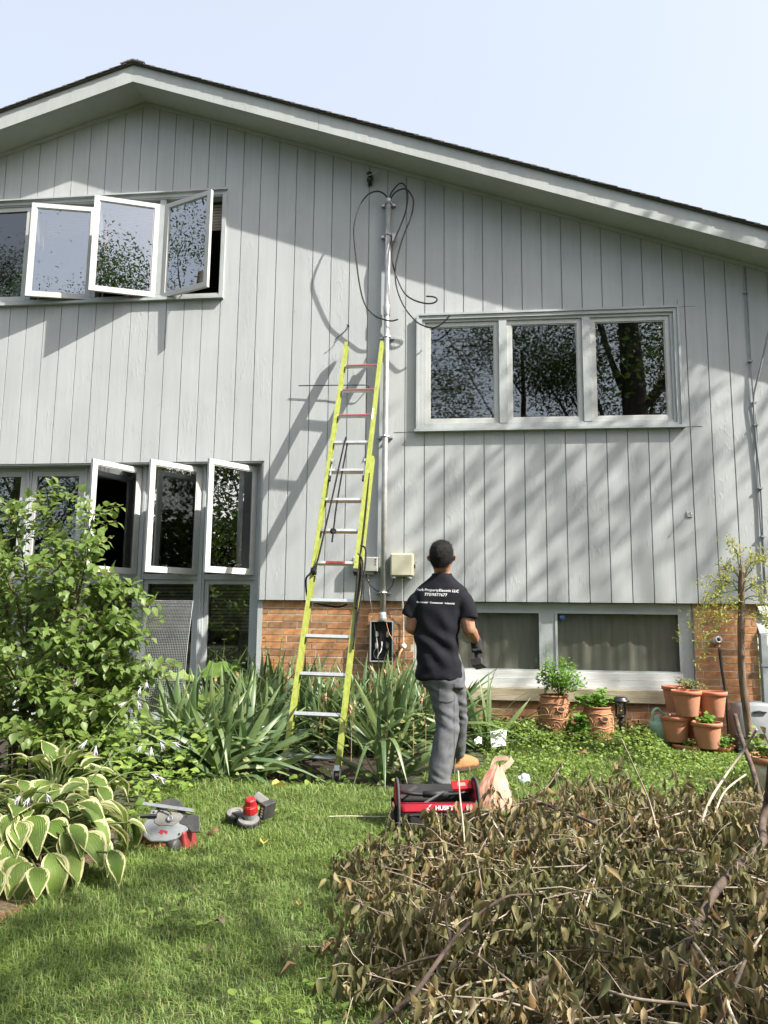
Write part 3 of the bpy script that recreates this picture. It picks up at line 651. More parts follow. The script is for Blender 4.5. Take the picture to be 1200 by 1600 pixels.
t = thing('meter_socket', 'open grey meter socket box with bare lugs and wires on the brick', 'meter box', (1.617, -.03, .711))
x0, x1, z0, z1, yb, yf = 1.507, 1.733, .709, 1.105, .035, -.075
m = MB(); m.box(x0, x1, yb - .006, yb, z0, z1).box(x0, x0 + .006, yf, yb - .006, z0, z1).box(x1 - .006, x1, yf, yb - .006, z0, z1).box(x0 + .006, x1 - .006, yf, yb - .006, z0, z0 + .006).box(x0 + .006, x1 - .006, yf, yb - .006, z1 - .006, z1).build('case', 'dark_steel', t)
m = MB(); rect_frame(m, x0 - .003, x1 + .003, z0 - .003, z1 + .003, yf - .006, yf, .012); m.build('rim', 'grey_painted_metal', t)
for dx in (-.055, .055):
    for z in (.975, .865): MB().box(1.62 + dx - .016, 1.62 + dx + .016, -.03, .0, z - .018, z + .018).box(1.62 + dx - .007, 1.62 + dx + .007, -.045, -.03, z - .03, z + .03).build('lug', 'aluminium', t)
MB().box(1.605, 1.64, -.035, .02, .88, .985).box(1.585, 1.66, -.01, .028, .84, 1.0).build('neutral_block', 'tool_black', t)
for k, (c, mm) in enumerate((([(1.60, -.05, 1.09), (1.585, -.04, 1.03), (1.57, -.035, .99)], 'black_rubber'), ([(1.635, -.05, 1.09), (1.66, -.04, 1.03), (1.675, -.035, .99)], 'black_rubber'), ([(1.62, -.04, .90), (1.615, -.06, .82), (1.585, -.06, .77), (1.575, -.04, .73)], 'white_plastic'),
              ([(1.565, -.03, .85), (1.54, -.06, .79), (1.56, -.06, .74), (1.62, -.06, .735), (1.69, -.06, .76), (1.70, -.06, .85), (1.66, -.06, .90)], 'black_rubber'), ([(1.675, -.03, .85), (1.71, -.06, .80), (1.70, -.07, .74), (1.65, -.07, .725)], 'black_rubber'), ([(1.66, -.07, 1.12), (1.69, -.09, 1.0), (1.73, -.1, .93), (1.76, -.1, .86), (1.74, -.1, .78), (1.70, -.09, .73)], 'copper'))):
    MB().tube(smooth_path(c), .006 if k < 5 else .004, 5).build('wire', mm, t, True)

t = thing('utility_box', 'beige plastic utility box on the siding beside the head of the man', 'utility box', (1.81, -.05, 1.54))
MB().box(1.70, 1.935, -.10, -.001, 1.548, 1.775).build('case', 'beige_plastic', t, bevel=.012)
MB().box(1.712, 1.922, -.112, -.101, 1.556, 1.768).build('cover', 'beige_plastic', t, bevel=.008)
for x in (1.735, 1.895): MB().lathe([(.024, 1.528), (.024, 1.547)], (x, -.07, 0), 12).build('knockout_plug', 'white_plastic', t)
MB().box(1.936, 1.95, -.06, -.04, 1.63, 1.665).tube([(1.943, -.05, 1.665), (1.95, -.06, 1.69), (1.965, -.07, 1.68)], .003, 5).build('latch', 'dark_steel', t)
MB().tube(smooth_path([(1.74, -.07, 1.53), (1.72, -.07, 1.46), (1.68, -.06, 1.405), (1.665, -.07, 1.39)]), .005, 5).build('wire', 'black_rubber', t)
t = thing('ground_wire', 'thin white ground wire hanging from the beige utility box to a pipe elbow', 'wire', (1.82, -.02, 1.0))
MB().tube([(1.818, -.05, 1.53), (1.822, -.02, 1.3), (1.829, .02, 1.1), (1.832, .02, .86)], .0045, 5).build('wire', 'white_plastic', t)
MB().tube([(1.835, .0, .86), (1.828, -.02, .845), (1.80, -.05, .80), (1.78, -.08, .70), (1.75, -.1, .55), (1.74, -.1, .30)], .012, 8).build('pipe_elbow', 'clay_relief', t, True)
MB().lathe([(.0, -.03), (.026, -.026), (.026, .026), (.0, .03)], (1.833, -.005, .855), 10, axis=(.2, -1, .3)).build('pipe_cap', 'white_plastic', t, True)
t = thing('utility_box', 'smaller grey utility box on the siding behind the ladder rail', 'utility box', (1.44, -.04, 1.58))
MB().box(1.315, 1.575, -.075, -.001, 1.592, 1.742).build('case', 'grey_plastic', t, bevel=.006)
MB().box(1.322, 1.568, -.084, -.076, 1.598, 1.736).build('cover', 'grey_plastic', t, bevel=.004)
MB().box(1.40, 1.53, -.06, -.01, 1.568, 1.591).build('cable_boot', 'grey_plastic', t)
for z in (1.715, 1.69, 1.665): MB().lathe([(.007, 0), (.007, .003)], (1.552, -.0845, z), 8, axis=(0, -1, 0)).build('screw', 'dark_steel', t)
MB().tube(smooth_path([(1.45, -.05, 1.57), (1.49, -.05, 1.47), (1.55, -.05, 1.41), (1.59, -.06, 1.395)]), .005, 5).build('wire', 'black_rubber', t)
MB().tube([(1.47, -.05, 1.57), (1.50, -.04, 1.3), (1.53, -.02, 1.12), (1.57, -.03, .9), (1.59, -.04, .76)], .003, 5).build('wire', 'white_plastic', t)

t = thing('wall_bracket', 'small black wire bracket under the gable left of the mast top', 'bracket', (1.43, -.03, 5.86))
MB().lathe([(.022, -.02), (.03, -.01), (.03, .012), (.018, .02)], (1.43, -.05, 5.91), 10, axis=(0, -1, .2)).lathe([(.02, -.02), (.034, 0), (.02, .03)], (1.432, -.05, 5.845), 10, axis=(0, -1, 0)).box(1.412, 1.45, -.03, -.001, 5.80, 5.94).build('insulator', 'black_plastic', t, True)
MB().tube([(1.40, -.07, 5.875), (1.45, -.08, 5.885), (1.50, -.09, 5.905), (1.53, -.09, 5.915)], .006, 5).tube([(1.51, -.09, 5.908), (1.535, -.09, 5.93)], .005, 5).tube([(1.37, -.05, 5.80), (1.40, -.05, 5.82)], .005, 5).build('bolt', 'galvanised', t)
tag(MB().tube([(.706, -.05, 3.549), (1.15, -.06, 3.542), (1.44, -.07, 3.533), (1.455, -.06, 3.52), (1.44, -.01, 3.515)], .0055, 6).build('mounting_rod', 'dark_steel', None, True), 'thin straight metal rod sticking out along the siding behind the top rungs', 'rod')
t = thing('loose_wire', 'short loose wire end poking out of the siding above the ladder', 'wire', (1.22, -.02, 4.19))
MB().tube([(1.226, .0, 4.20), (1.222, -.05, 4.19), (1.19, -.06, 4.13), (1.12, -.06, 4.07), (1.085, -.05, 4.045)], .0045, 5).lathe([(.012, 0), (.012, .03)], (1.223, -.03, 4.195), 8, axis=(0, -1, 0)).build('wire', 'black_rubber', t)
t = thing('wall_hook', 'small metal screw hook on the siding low on the right side', 'hook', (4.63, -.02, 2.17))
MB().box(4.60, 4.655, -.008, -.0005, 2.145, 2.20).build('plate', 'galvanised', t)
MB().tube(smooth_path([(4.628, -.005, 2.18), (4.628, -.06, 2.18), (4.622, -.085, 2.165), (4.615, -.075, 2.145)]), .005, 6).build('hook', 'galvanised', t)
t = thing('overhead_cable', 'grey cable dropping from the eave and clipped down the right end of the siding', 'cable', (5.28, -.02, 3.3))
MB().tube(smooth_path([(5.47, -.38, 4.86), (5.42, -.3, 4.66), (5.43, -.2, 4.5), (5.449, -.1, 4.091), (5.416, -.08, 3.902), (5.351, -.05, 3.619), (5.281, -.03, 3.32), (5.279, -.02, 2.948), (5.296, -.02, 2.565), (5.297, -.02, 2.25), (5.29, -.02, 1.816), (5.29, -.02, 1.4)]), .009, 6).build('cable', 'pale_grey_plastic', t, True)
MB().tube(smooth_path([(5.262, -.012, 4.73), (5.264, -.015, 4.4), (5.271, -.015, 3.73), (5.284, -.015, 3.303), (5.30, -.012, 2.95), (5.272, -.014, 2.6), (5.28, -.012, 1.9), (5.275, -.012, 1.34)]), .006, 6).build('cable', 'grey_painted_metal', t, True)
for x, z in ((5.265, 4.42), (5.272, 3.70), (5.288, 3.28), (5.286, 3.05), (5.295, 2.42), (5.293, 1.95)): MB().box(x - .02, x + .02, -.035, -.0005, z - .007, z + .007).build('clip', 'grey_painted_metal', t)
t = thing('eave_hook', 'forked metal anchor hook with white insulator screwed to the right eave', 'hook', (5.47, -.38, 4.9))
MB().tube([(5.45, -.362, 4.96), (5.46, -.39, 4.95), (5.47, -.40, 4.90), (5.472, -.40, 4.86)], .008, 6).tube([(5.39, -.37, 4.945), (5.46, -.39, 4.95), (5.50, -.37, 4.965)], .006, 6).build('hook', 'galvanised', t)
MB().lathe([(.012, -.03), (.028, -.015), (.02, 0), (.028, .015), (.012, .03)], (5.475, -.40, 4.835), 10).build('insulator', 'white_plastic', t, True)
t = thing('hose_bib', 'outdoor tap with black hose hanging on the right brick pier', 'tap', (4.82, -.03, .95))
MB().lathe([(.038, 0), (.038, .03), (.022, .035), (.022, .055), (.03, .06), (.03, .075)], (4.825, .035, .955), 14, axis=(0, -1, 0)).build('valve', 'galvanised', t, True)
MB().lathe([(.024, 0), (.034, .003), (.036, .009), (.030, .014), (.022, .010)], (4.825, -.045, .965), 10, axis=(.2, -1, .25)).build('handle', 'galvanised', t, True)
MB().lathe([(.0, 0), (.020, .002), (.016, .012), (.0, .016)], (4.825, -.047, .966), 8, axis=(.2, -1, .25)).build('handle_screw', 'black_plastic', t, True)
MB().tube([(4.825, -.05, .92), (4.825, -.06, .87)], .013, 8).build('spout', 'copper', t, True)
MB().tube(smooth_path([(4.825, -.06, .875), (4.83, -.08, .7), (4.845, -.1, .5), (4.84, -.15, .2), (4.82, -.2, .06)]), .013, 8).build('hose', 'black_rubber', t, True)

# ------------------------------------------------------------------ extension ladder
B = Vector((1.2901, -1.7564, .0932)); LU = Vector((.0278, .4038, .9144)).normalized(); LW = Vector((math.cos(-.0284), math.sin(-.0284), 0)); LW = (LW - LU * LW.dot(LU)).normalized(); LN = LW.cross(LU)
if LN.y > 0: LN = -LN
SP = .3256
ladder = thing('extension_ladder', 'tall yellow green fibreglass extension ladder leaning on the siding', 'ladder', tuple(B - LU * .18))
def lp(t, w=0, n=0): return B + LU * t + LW * w + LN * n
def rail(w, n0, t0, t1, wt, inner):
    m = MB(); s = 1 if w > 0 else -1
    def pb(wa, wb, na, nb): m.obox((lp(t0, (wa + wb) / 2, (na + nb) / 2) + lp(t1, (wa + wb) / 2, (na + nb) / 2)) / 2, LW, LN, LU, abs(wb - wa) / 2, abs(nb - na) / 2, (t1 - t0) / 2)
    # C channel: web outside, two flanges pointing inward
    pb(w + s * wt, w + s * (wt - .006), n0 - .034, n0 + .034); pb(w, w + s * (wt - .006), n0 + .029, n0 + .034); pb(w, w + s * (wt - .006), n0 - .034, n0 - .029)
    m.box(0, 0, 0, 0, 0, 0) if 0 else None
    for k in range(int(t0 / SP) + 1, int(t1 / SP) + 1):
        for dn in (-.014, .014): m.obox(lp(k * SP, w + s * (wt + .001), n0 + dn), LW, LN, LU, .002, .005, .005)
        m.obox(lp(k * SP, w + s * wt * .5, n0 + .0350), LW, LN, LU, .006, .0012, .006)
    return m.build('rail', 'fibreglass', ladder)
wb, wf, off = .3757 / 2, .3402 / 2, .046
for s in (-1, 1): rail(s * wb, -.024, -.10, 8.6 * SP, .037, 1)
for s in (-1, 1): rail(s * wf, off, 4.72 * SP, 12.98 * SP, .034, 1)
for i in range(9):
    up_ = 0 if i < 5 else .034
    m = MB().bar(lp(i * SP + up_, -wb - .02, -.024), lp(i * SP + up_, wb + .02, -.024), .034, .026, LN)
    for k in range(3): m.bar(lp(i * SP + up_ + .0135, -wb, -.034 + k * .01), lp(i * SP + up_ + .0135, wb, -.034 + k * .01), .004, .003, LN)
    m.build('rung', 'aluminium', ladder)
for i in range(5, 13):
    m = MB().bar(lp(i * SP, -wf - .02, off), lp(i * SP, wf + .02, off), .034, .024, LN); r = m.build('rung', 'aluminium', ladder)
    if i >= 10: MB().bar(lp(i * SP - .001, -wf + .012, off + .0185), lp(i * SP - .001, wf - .012, off + .0185), .002, .018, LN).build('red_strip', 'tool_red_dirty', r)
    if i == 5:
        MB().bar(lp(i * SP, -.085, off + .0185), lp(i * SP, .085, off + .0185), .002, .022, LN).build('red_label', 'red_label', r)
        M = Matrix((LW, LU, LN)).transposed().to_4x4(); M.translation = lp(i * SP - .001, 0, off + .0205)
        put_text('Little Giant', .026, M, 'tool_black', r, bold=.0006)
for s in (-1, 1):
    # fly shoe, rung lock, foot
    MB().bar(lp(4.70 * SP, s * (wf + .015), off), lp(4.80 * SP, s * (wf + .015), off), .038, .076, LW).build('end_cap', 'black_rubber', ladder)
    x = s * (wf - .012); m = MB().bar(lp(7.75 * SP, x, .052), lp(8.45 * SP, x, .02), .014, .035, LW).bar(lp(8.30 * SP, x, .01), lp(8.30 * SP, x, .085), .014, .03, LW); m.build('rung_lock', 'aluminium', ladder)
    MB().bar(lp(7.62 * SP, x, .06), lp(7.78 * SP, x, .06), .018, .03, LW).build('lock_pad', 'black_rubber', ladder)
    f = s * (wb + .016); c = lp(-.13, f, -.024)
    MB().bar(lp(-.10, f, -.024), lp(-.06, f, -.024), .040, .075, LW).bar(c - LW * .024 + Vector((0, 0, -.03)), lp(-.08, f - .024, -.024), .004, .06, LW).bar(c + LW * .024 + Vector((0, 0, -.03)), lp(-.08, f + .024, -.024), .004, .06, LW).build('shoe_bracket', 'aluminium', ladder)
    MB().obox(c + Vector((0, 0, -.035)), (1, 0, 0), (0, 1, 0), (0, 0, 1), .035, .06, .012).build('foot', 'black_rubber', ladder)
MB().bar(lp(.3 * SP, -wb, -.05), lp(-.02, 0, -.05), .02, .008, LN).bar(lp(.3 * SP, wb, -.05), lp(-.02, 0, -.05), .02, .008, LN).build('cross_brace', 'dark_steel', ladder)
# stickers on the right fly rail
for t0, h in ((10.15, .03), (10.02, .03), (9.88, .05)):
    MB().obox(lp(t0 * SP, wf + .012, off + .0355), LW, LU, LN, .009, h / 2, .0008).build('sticker', 'paper_white', ladder)
# rope: down the front, knot, coil hanging at the right rail
rp = thing('rope', 'black rope looped over a rung and tied round the ladder rails', 'rope', tuple(lp(9 * SP, 0, .1)))
def rope(pts, r=.0085): return MB().tube(smooth_path(pts, 8), r, 6)
rope([lp(9 * SP + .02, -.055, off + .0), lp(9 * SP + .03, -.055, off + .03), lp(8.2 * SP, -.075, off + .04), lp(7 * SP, -.10, off + .045), lp(6 * SP, -.125, off + .045), lp(5 * SP, -.15, off + .05), lp(4.75 * SP, -.175, off + .06), lp(4.62 * SP, -.20, off + .04), lp(4.5 * SP, -.235, off + .02), lp(4.3 * SP, -.245, -.02), lp(4.15 * SP, -.235, -.05)]).build('strand', 'rope', rp, True)
rope([lp(9 * SP + .02, -.04, off - .01), lp(8.5 * SP, -.045, off - .0), lp(7.6 * SP, -.055, off), lp(6.7 * SP, -.06, off + .01), lp(6.2 * SP, -.055, off + .02), lp(5.6 * SP, -.05, off + .03)]).build('strand', 'rope', rp, True)
m = MB()
c = lp(5.95 * SP, -.055, off + .02)
m.tube([c + Vector((.022 * math.cos(a), .01 * math.sin(a * 2), .02 * math.sin(a))) for a in np.linspace(0, 4 * PI, 24)], .008, 6); m.build('knot', 'rope', rp, True)
rope([lp(7.9 * SP, wf + .035, .05), lp(6.6 * SP, wf + .045, .06), lp(5.4 * SP, wf + .045, .065), lp(5.1 * SP, wf + .03, .07), lp(4.9 * SP, wf + .05, .05), lp(4.4 * SP, wf + .055, .04), lp(3.6 * SP, wf + .058, .03), lp(3.0 * SP, wf + .06, .03)]).build('strand', 'rope', rp, True)
rope([lp(5.5 * SP, wf + .03, .07), lp(5.45 * SP, wf + .075, .06), lp(5.1 * SP, wf + .09, .05), lp(4.2 * SP, wf + .085, .04), lp(3.4 * SP, wf + .07, .03), lp(2.95 * SP, wf + .064, .03), lp(2.62 * SP, wf + .062, .03)], .0085).build('strand', 'rope', rp, True)
rope([lp(5.25 * SP, wf + .02, .075), lp(5.0 * SP, wf + .07, .07), lp(4.3 * SP, wf + .07, .06), lp(3.7 * SP, wf + .05, .05), lp(4.5 * SP, wf + .035, .05), lp(5.2 * SP, wf + .04, .06)]).build('strand', 'rope', rp, True)
rope([lp(4.1 * SP, -.235, -.06), lp(3.97 * SP, -.12, -.07), lp(3.9 * SP, .03, -.075), lp(3.98 * SP, .12, -.07)]).build('strand', 'rope', rp, True)
# ------------------------------------------------------------------ person
def fuse(mb, name, voxel, smooth=2, fn=None):
    """fuse overlapping closed shapes into one continuous skin, relax it, optionally displace"""
    o = bpy.data.objects.new(name, mb.mesh(name)); C.objects.link(o)
    r = o.modifiers.new('r', 'REMESH'); r.mode = 'VOXEL'; r.voxel_size = voxel; r.use_smooth_shade = True
    s = o.modifiers.new('s', 'SMOOTH'); s.factor = .5; s.iterations = smooth
    bpy.context.view_layer.update(); me = bpy.data.meshes.new_from_object(o.evaluated_get(bpy.context.evaluated_depsgraph_get())); bpy.data.objects.remove(o); me.name = name
    if fn:
        no = [Vector(v.normal) for v in me.vertices]
        for v, n in zip(me.vertices, no): v.co = v.co + n * fn(v.co, n)
    me.polygons.foreach_set('use_smooth', [True] * len(me.polygons)); me.update(); return me
def add_mesh(name, me, m, parent):
    me.materials.clear(); me.materials.append(MATS[m]); return put(bpy.data.objects.new(name, me), parent)
person = thing('person', 'man seen from behind in black t-shirt, grey jeans and tan boots looking up', 'person', (2.30, -2.2, 0))
def chain(m, pts, rad, n=10): return m.tube(smooth_path(pts, 3), [float(np.interp(i, np.linspace(0, 3 * (len(pts) - 1), len(pts)), rad)) for i in range(3 * (len(pts) - 1) + 1)], n)
b = MB()
# head, tilted back a little: rings follow a leaning axis
HB = Vector((2.290, -2.235, 1.46))
hd = MB()
hd.loft([(0, .012, -.035, .050, .056), (0, .008, 0, .053, .062), (0, .004, .025, .060, .080), (0, .002, .055, .070, .094), (0, 0, .09, .0755, .100), (0, -.002, .13, .077, .1005), (0, -.004, .165, .073, .094), (0, -.006, .192, .058, .075), (0, -.008, .208, .036, .046), (0, -.008, .214, .012, .016)], 20, 2.1)
hd.lathe([(.0, -.02), (.014, -.012), (.016, 0), (.010, .018), (0, .028)], (0, .108, .085), 8, axis=(0, .25, 1))          # nose
hd.loft([(0, .075, .0, .03, .03), (0, .082, .012, .034, .03), (0, .084, .03, .032, .026)], 10)                            # chin and mouth
for s in (-1, 1):
    hd.lathe([(.001, -.012), (.016, -.006), (.017, .004), (.001, .010)], (s * .03, .088, .108), 10, axis=(0, 1, 0))      # brow and lids
    hd.add([(s * x, y, z) for x, y, z in [(.070, .004, .06), (.074, -.012, .072), (.102, -.022, .088), (.107, -.020, .115), (.090, -.006, .125), (.072, .006, .115), (.070, .018, .06), (.074, .008, .072), (.100, -.006, .088), (.104, -.004, .115), (.088, .008, .125), (.072, .020, .115)]],
           [(0, 1, 2, 3, 4, 5), (11, 10, 9, 8, 7, 6), (0, 6, 7, 1), (1, 7, 8, 2), (2, 8, 9, 3), (3, 9, 10, 4), (4, 10, 11, 5), (5, 11, 6, 0)])
HM = Matrix.Translation(HB) @ Matrix.Rotation(math.radians(-7), 4, 'Z') @ Matrix.Rotation(math.radians(-9) * -1, 4, 'X')
b.add([HM @ Vector(v) for v in hd.v], hd.f)
chain(b, [(2.285, -2.225, 1.30), (2.287, -2.232, 1.40), (2.29, -2.232, 1.49)], [.060, .058, .056], 14)
b.loft([(2.275, -2.21, .86, .12, .085), (2.265, -2.21, 1.1, .135, .09), (2.275, -2.22, 1.26, .145, .075), (2.283, -2.225, 1.34, .10, .055), (2.286, -2.228, 1.40, .05, .045)], 18, 2.3)
shR, elR, wrR = Vector((2.435, -2.235, 1.275)), Vector((2.478, -2.255, 1.065)), Vector((2.522, -2.055, .985))
shL, elL, wrL = Vector((2.125, -2.235, 1.285)), Vector((2.072, -2.225, 1.075)), Vector((2.16, -2.00, 1.03))
def arm(sh, el, wr):
    chain(b, [sh, sh * .5 + el * .5 + Vector((0, -.006, 0)), el], [.052, .052, .047], 12)
    chain(b, [el, el * .65 + wr * .35, wr], [.047, .048, .030], 12); b.lathe([(.0, -.047), (.024, -.041), (.041, -.024), (.047, 0), (.041, .024), (.024, .041), (0, .047)], el, 14)
arm(shR, elR, wrR); arm(shL, elL, wrL)
# right hand closed round the drill handle
hA, hB = Vector((2.540, -2.045, .850)), Vector((2.522, -1.995, .985)); hz = (hB - hA).normalized()
hx = (wrR - (hA + hB) / 2); hx = (hx - hz * hx.dot(hz)).normalized(); hy = hz.cross(hx); grip = hA.lerp(hB, .62)
palm = grip + hx * .036
b.obox(palm, hx, hy, hz, .013, .030, .040); chain(b, [wrR, wrR.lerp(palm, .5), palm], [.027, .026, .024], 10)
for i, (dz, L, r) in enumerate(((.031, 3.3, .0088), (.010, 3.7, .0092), (-.011, 3.5, .0088), (-.031, 2.9, .0078))):
    c = grip + hz * dz; pts = []
    for a in np.linspace(.35, L, 6): pts.append(c + hx * math.cos(a) * .031 + hy * math.sin(a) * .031 - hz * .004 * a)
    chain(b, [palm + hz * dz + hy * .012] + pts, [.010] + [r * (1 - .05 * k) for k in range(6)], 8)
th = [palm + hz * .02 - hy * .02, grip + hz * .042 + hx * .02 - hy * .034, grip + hz * .05 - hx * .01 - hy * .034, grip + hz * .048 - hx * .032 - hy * .018]
chain(b, th, [.013, .0115, .0105, .008], 8)
# left hand, relaxed
pc = wrL + Vector((.05, .05, -.012)); d1 = (pc - wrL).normalized(); sd = d1.cross(Vector((0, 0, 1))).normalized(); up = sd.cross(d1)
b.obox(wrL + d1 * .055, d1, sd, up, .045, .036, .012); chain(b, [wrL, wrL + d1 * .03, wrL + d1 * .06], [.027, .025, .02], 10)
for w_, L in ((-.028, .062), (-.009, .072), (.010, .068), (.028, .052)):
    r0 = wrL + d1 * .09 + sd * w_; chain(b, [r0, r0 + d1 * L * .45 - up * L * .12, r0 + d1 * L * .75 - up * L * .42, r0 + d1 * L * .8 - up * L * .8], [.0095, .009, .0082, .007], 8)
r0 = wrL + d1 * .03 - sd * .032; chain(b, [r0, r0 + d1 * .03 - sd * .022, r0 + d1 * .06 - sd * .02 - up * .012], [.012, .0105, .008], 8)
add_mesh('body', fuse(b, 'body', .0042, 10), 'skin', person)
# hair: a close cap, longer on top, faded at the nape
def hairfn(co, n): return .0025 * mnoise.noise(Vector(co) * 60) + .002 * mnoise.noise(Vector((co.x * 220, co.y * 220, co.z * 70)))
h = MB(); h.loft([(0, -.042, .040, .046, .052), (0, -.030, .058, .064, .068), (0, -.016, .085, .078, .088), (0, -.008, .12, .0825, .100), (0, -.006, .155, .082, .101), (0, -.008, .188, .071, .088), (0, -.010, .212, .050, .064), (0, -.010, .226, .02, .03)], 22, 2.1)
hm = MB(); hm.add([HM @ Vector(v) for v in h.v], h.f); hair = add_mesh('hair', fuse(hm, 'hair', .006, 1, hairfn), 'hair_black', person)
sv, sf = [], []
hv = hair.data.vertices
for k in range(6500):
    v = hv[random.randrange(len(hv))]; n = Vector(v.normal); d = (n * .38 + Vector((random.uniform(-.35, .35), random.uniform(-.2, .5), random.uniform(-.9, -.1) if v.co.z < 1.64 else random.uniform(-.3, .3)))).normalized(); L = random.uniform(.009, .020)
    x = d.orthogonal().normalized() * .0006; p0 = v.co - n * .002; o_ = len(sv); sv += [p0 - x, p0 + x, p0 + d * L]; sf.append((o_, o_ + 1, o_ + 2))
MB().add(sv, sf).build('strands', 'hair_black', hair)

# t-shirt
s = MB()
s.loft([(2.272, -2.215, .722, .160, .124), (2.270, -2.215, .80, .157, .126), (2.262, -2.213, .90, .151, .126), (2.255, -2.212, 1.0, .150, .120), (2.258, -2.214, 1.12, .158, .12), (2.268, -2.218, 1.22, .178, .117), (2.280, -2.222, 1.30, .194, .108), (2.284, -2.226, 1.345, .178, .096), (2.287, -2.229, 1.385, .130, .082), (2.289, -2.231, 1.42, .086, .072), (2.289, -2.232, 1.447, .064, .066)], 36, 2.35)
chain(s, [(2.17, -2.228, 1.31), (2.125, -2.233, 1.262), (2.083, -2.23, 1.195), (2.066, -2.225, 1.15)], [.058, .066, .069, .072], 16)
chain(s, [(2.40, -2.228, 1.305), (2.440, -2.235, 1.257), (2.466, -2.24, 1.19), (2.474, -2.245, 1.135)], [.058, .067, .072, .077], 16)
def shirtfn(co, n):
    z = co.z; f = 0
    low = max(0, min(1, (1.20 - z) / .35))
    d = (co.x - 2.26) * .55 + z     # drag lines from the right hip up to the left shoulder
    f += .019 * low * mnoise.noise(Vector((co.x * 6, co.y * 6, d * 11)))
    f += .012 * mnoise.noise(Vector((co.x * 13 + z * 5, co.y * 10, z * 4.5)))
    f += .016 * max(0, 1 - abs(z - .80) / .12) * mnoise.noise(Vector((co.x * 9, co.y * 9, z * 16)))
    ax = (co.x - 2.26) * .8 + (z - 1.02) * 1.0
    f += .0075 * math.sin(ax * 40 + 3 * mnoise.noise(Vector(co) * 5)) * max(0, 1 - abs(z - 1.0) / .22)
    return f
sme = fuse(s, 'shirt', .0085, 6, shirtfn)
shirt = add_mesh('shirt', sme, 'shirt_cloth', person)
MB().tube([(2.289 + .066 * math.cos(a), -2.232 + .068 * math.sin(a), 1.447 + .004 * math.sin(a)) for a in np.linspace(0, 2 * PI, 25)], .0065, 6).build('collar', 'shirt_cloth', shirt, True)
bv = BVHTree.FromPolygons([v.co for v in sme.vertices], [tuple(p.vertices) for p in sme.polygons])
def shirt_print(body, size, cx, z, shear=0.0, bold=.0012, sp=1.0, rot=0.0):
    me = text_mesh(body, size, bold, 'CENTER', sp)
    bm = bmesh.new(); bm.from_mesh(me); bmesh.ops.triangulate(bm, faces=bm.faces)
    bmesh.ops.subdivide_edges(bm, edges=[e for e in bm.edges if e.calc_length() > .006], cuts=1); bm.to_mesh(me); bm.free()
    for v in me.vertices:
        x, y = v.co.x, v.co.y; x += shear * y; X = cx + x * math.cos(rot) - y * math.sin(rot); Z = z + x * math.sin(rot) + y * math.cos(rot)
        h_ = bv.ray_cast(Vector((X, -3, Z)), Vector((0, 1, 0))); yy = h_[0].y if h_[0] else -2.33
        v.co = (X, yy - .0022, Z)
    me.materials.append(MATS['print_white']); put(bpy.data.objects.new('lettering', me), shirt)
shirt_print('Park PropertyElectric LLC', .0258, 2.262, 1.330, .12, .0005, 1.06, -.035)
shirt_print('773/9877677', .0275, 2.250, 1.299, .08, .0006, 1.08, -.03)
shirt_print('Residential · Commercial · Industrial', .0166, 2.248, 1.244, .0, .0004, 1.06, -.035)

# jeans
j = MB()
j.loft([(2.275, -2.20, .90, .135, .105), (2.285, -2.205, .80, .152, .122), (2.293, -2.21, .72, .150, .122), (2.30, -2.21, .66, .135, .112)], 24, 2.2)
chain(j, [(2.255, -2.215, .78), (2.295, -2.225, .62), (2.328, -2.23, .44), (2.300, -2.262, .26), (2.280, -2.285, .10), (2.277, -2.29, .035)], [.106, .094, .083, .081, .080, .083], 18)
chain(j, [(2.345, -2.19, .78), (2.365, -2.10, .62), (2.382, -1.97, .46), (2.384, -1.88, .30), (2.384, -1.80, .19), (2.385, -1.775, .145)], [.102, .092, .080, .074, .068, .066], 18)
def jeanfn(co, n):
    z = co.z; k = max(0, 1 - abs(z - .47) / .13) + max(0, 1 - abs(z - .08) / .1) * .9 + max(0, 1 - abs(z - .66) / .08) * .6
    return .017 * k * mnoise.noise(Vector((co.x * 7, co.y * 7, z * 26 + co.x * 14))) + .008 * mnoise.noise(Vector((co.x * 14, co.y * 14, z * 9)))
jme = fuse(j, 'jeans', .0095, 3, jeanfn); jeans = add_mesh('jeans', jme, 'denim', person)
bj = BVHTree.FromPolygons([v.co for v in jme.vertices], [tuple(p.vertices) for p in jme.polygons])
def on_jeans(X, Z, o=.003):
    h_ = bj.ray_cast(Vector((X, -3, Z)), Vector((0, 1, 0))); return (X, (h_[0].y if h_[0] else -2.3) - o, Z)
for cx in (2.325,):
    g = [[on_jeans(cx + u * .052, .70 - v_ * .115 - (.012 * (1 - abs(u)) if v_ > .9 else 0)) for u in np.linspace(-1, 1, 7)] for v_ in np.linspace(0, 1, 8)]
    m = MB(); V = [q for r in g for q in r]; m.add(V, [(r * 7 + c, r * 7 + c + 1, (r + 1) * 7 + c + 1, (r + 1) * 7 + c) for r in range(7) for c in range(6)]).build('pocket', 'denim', jeans, True)
    m = MB(); e = [g[r][0] for r in range(8)] + [g[7][c] for c in range(1, 7)] + [g[r][6] for r in range(6, -1, -1)]; m.tube([Vector(q) - Vector((0, .001, 0)) for q in e], .0016, 4).build('stitching', 'bag_grey', jeans)
m = MB(); m.tube([on_jeans(2.30 + .075 * 1 * (1 - .0 * t) + .0 * t, z, .001) for t, z in zip(np.linspace(0, 1, 20), np.linspace(.62, .10, 20))], .0022, 4).build('seam', 'denim', jeans)

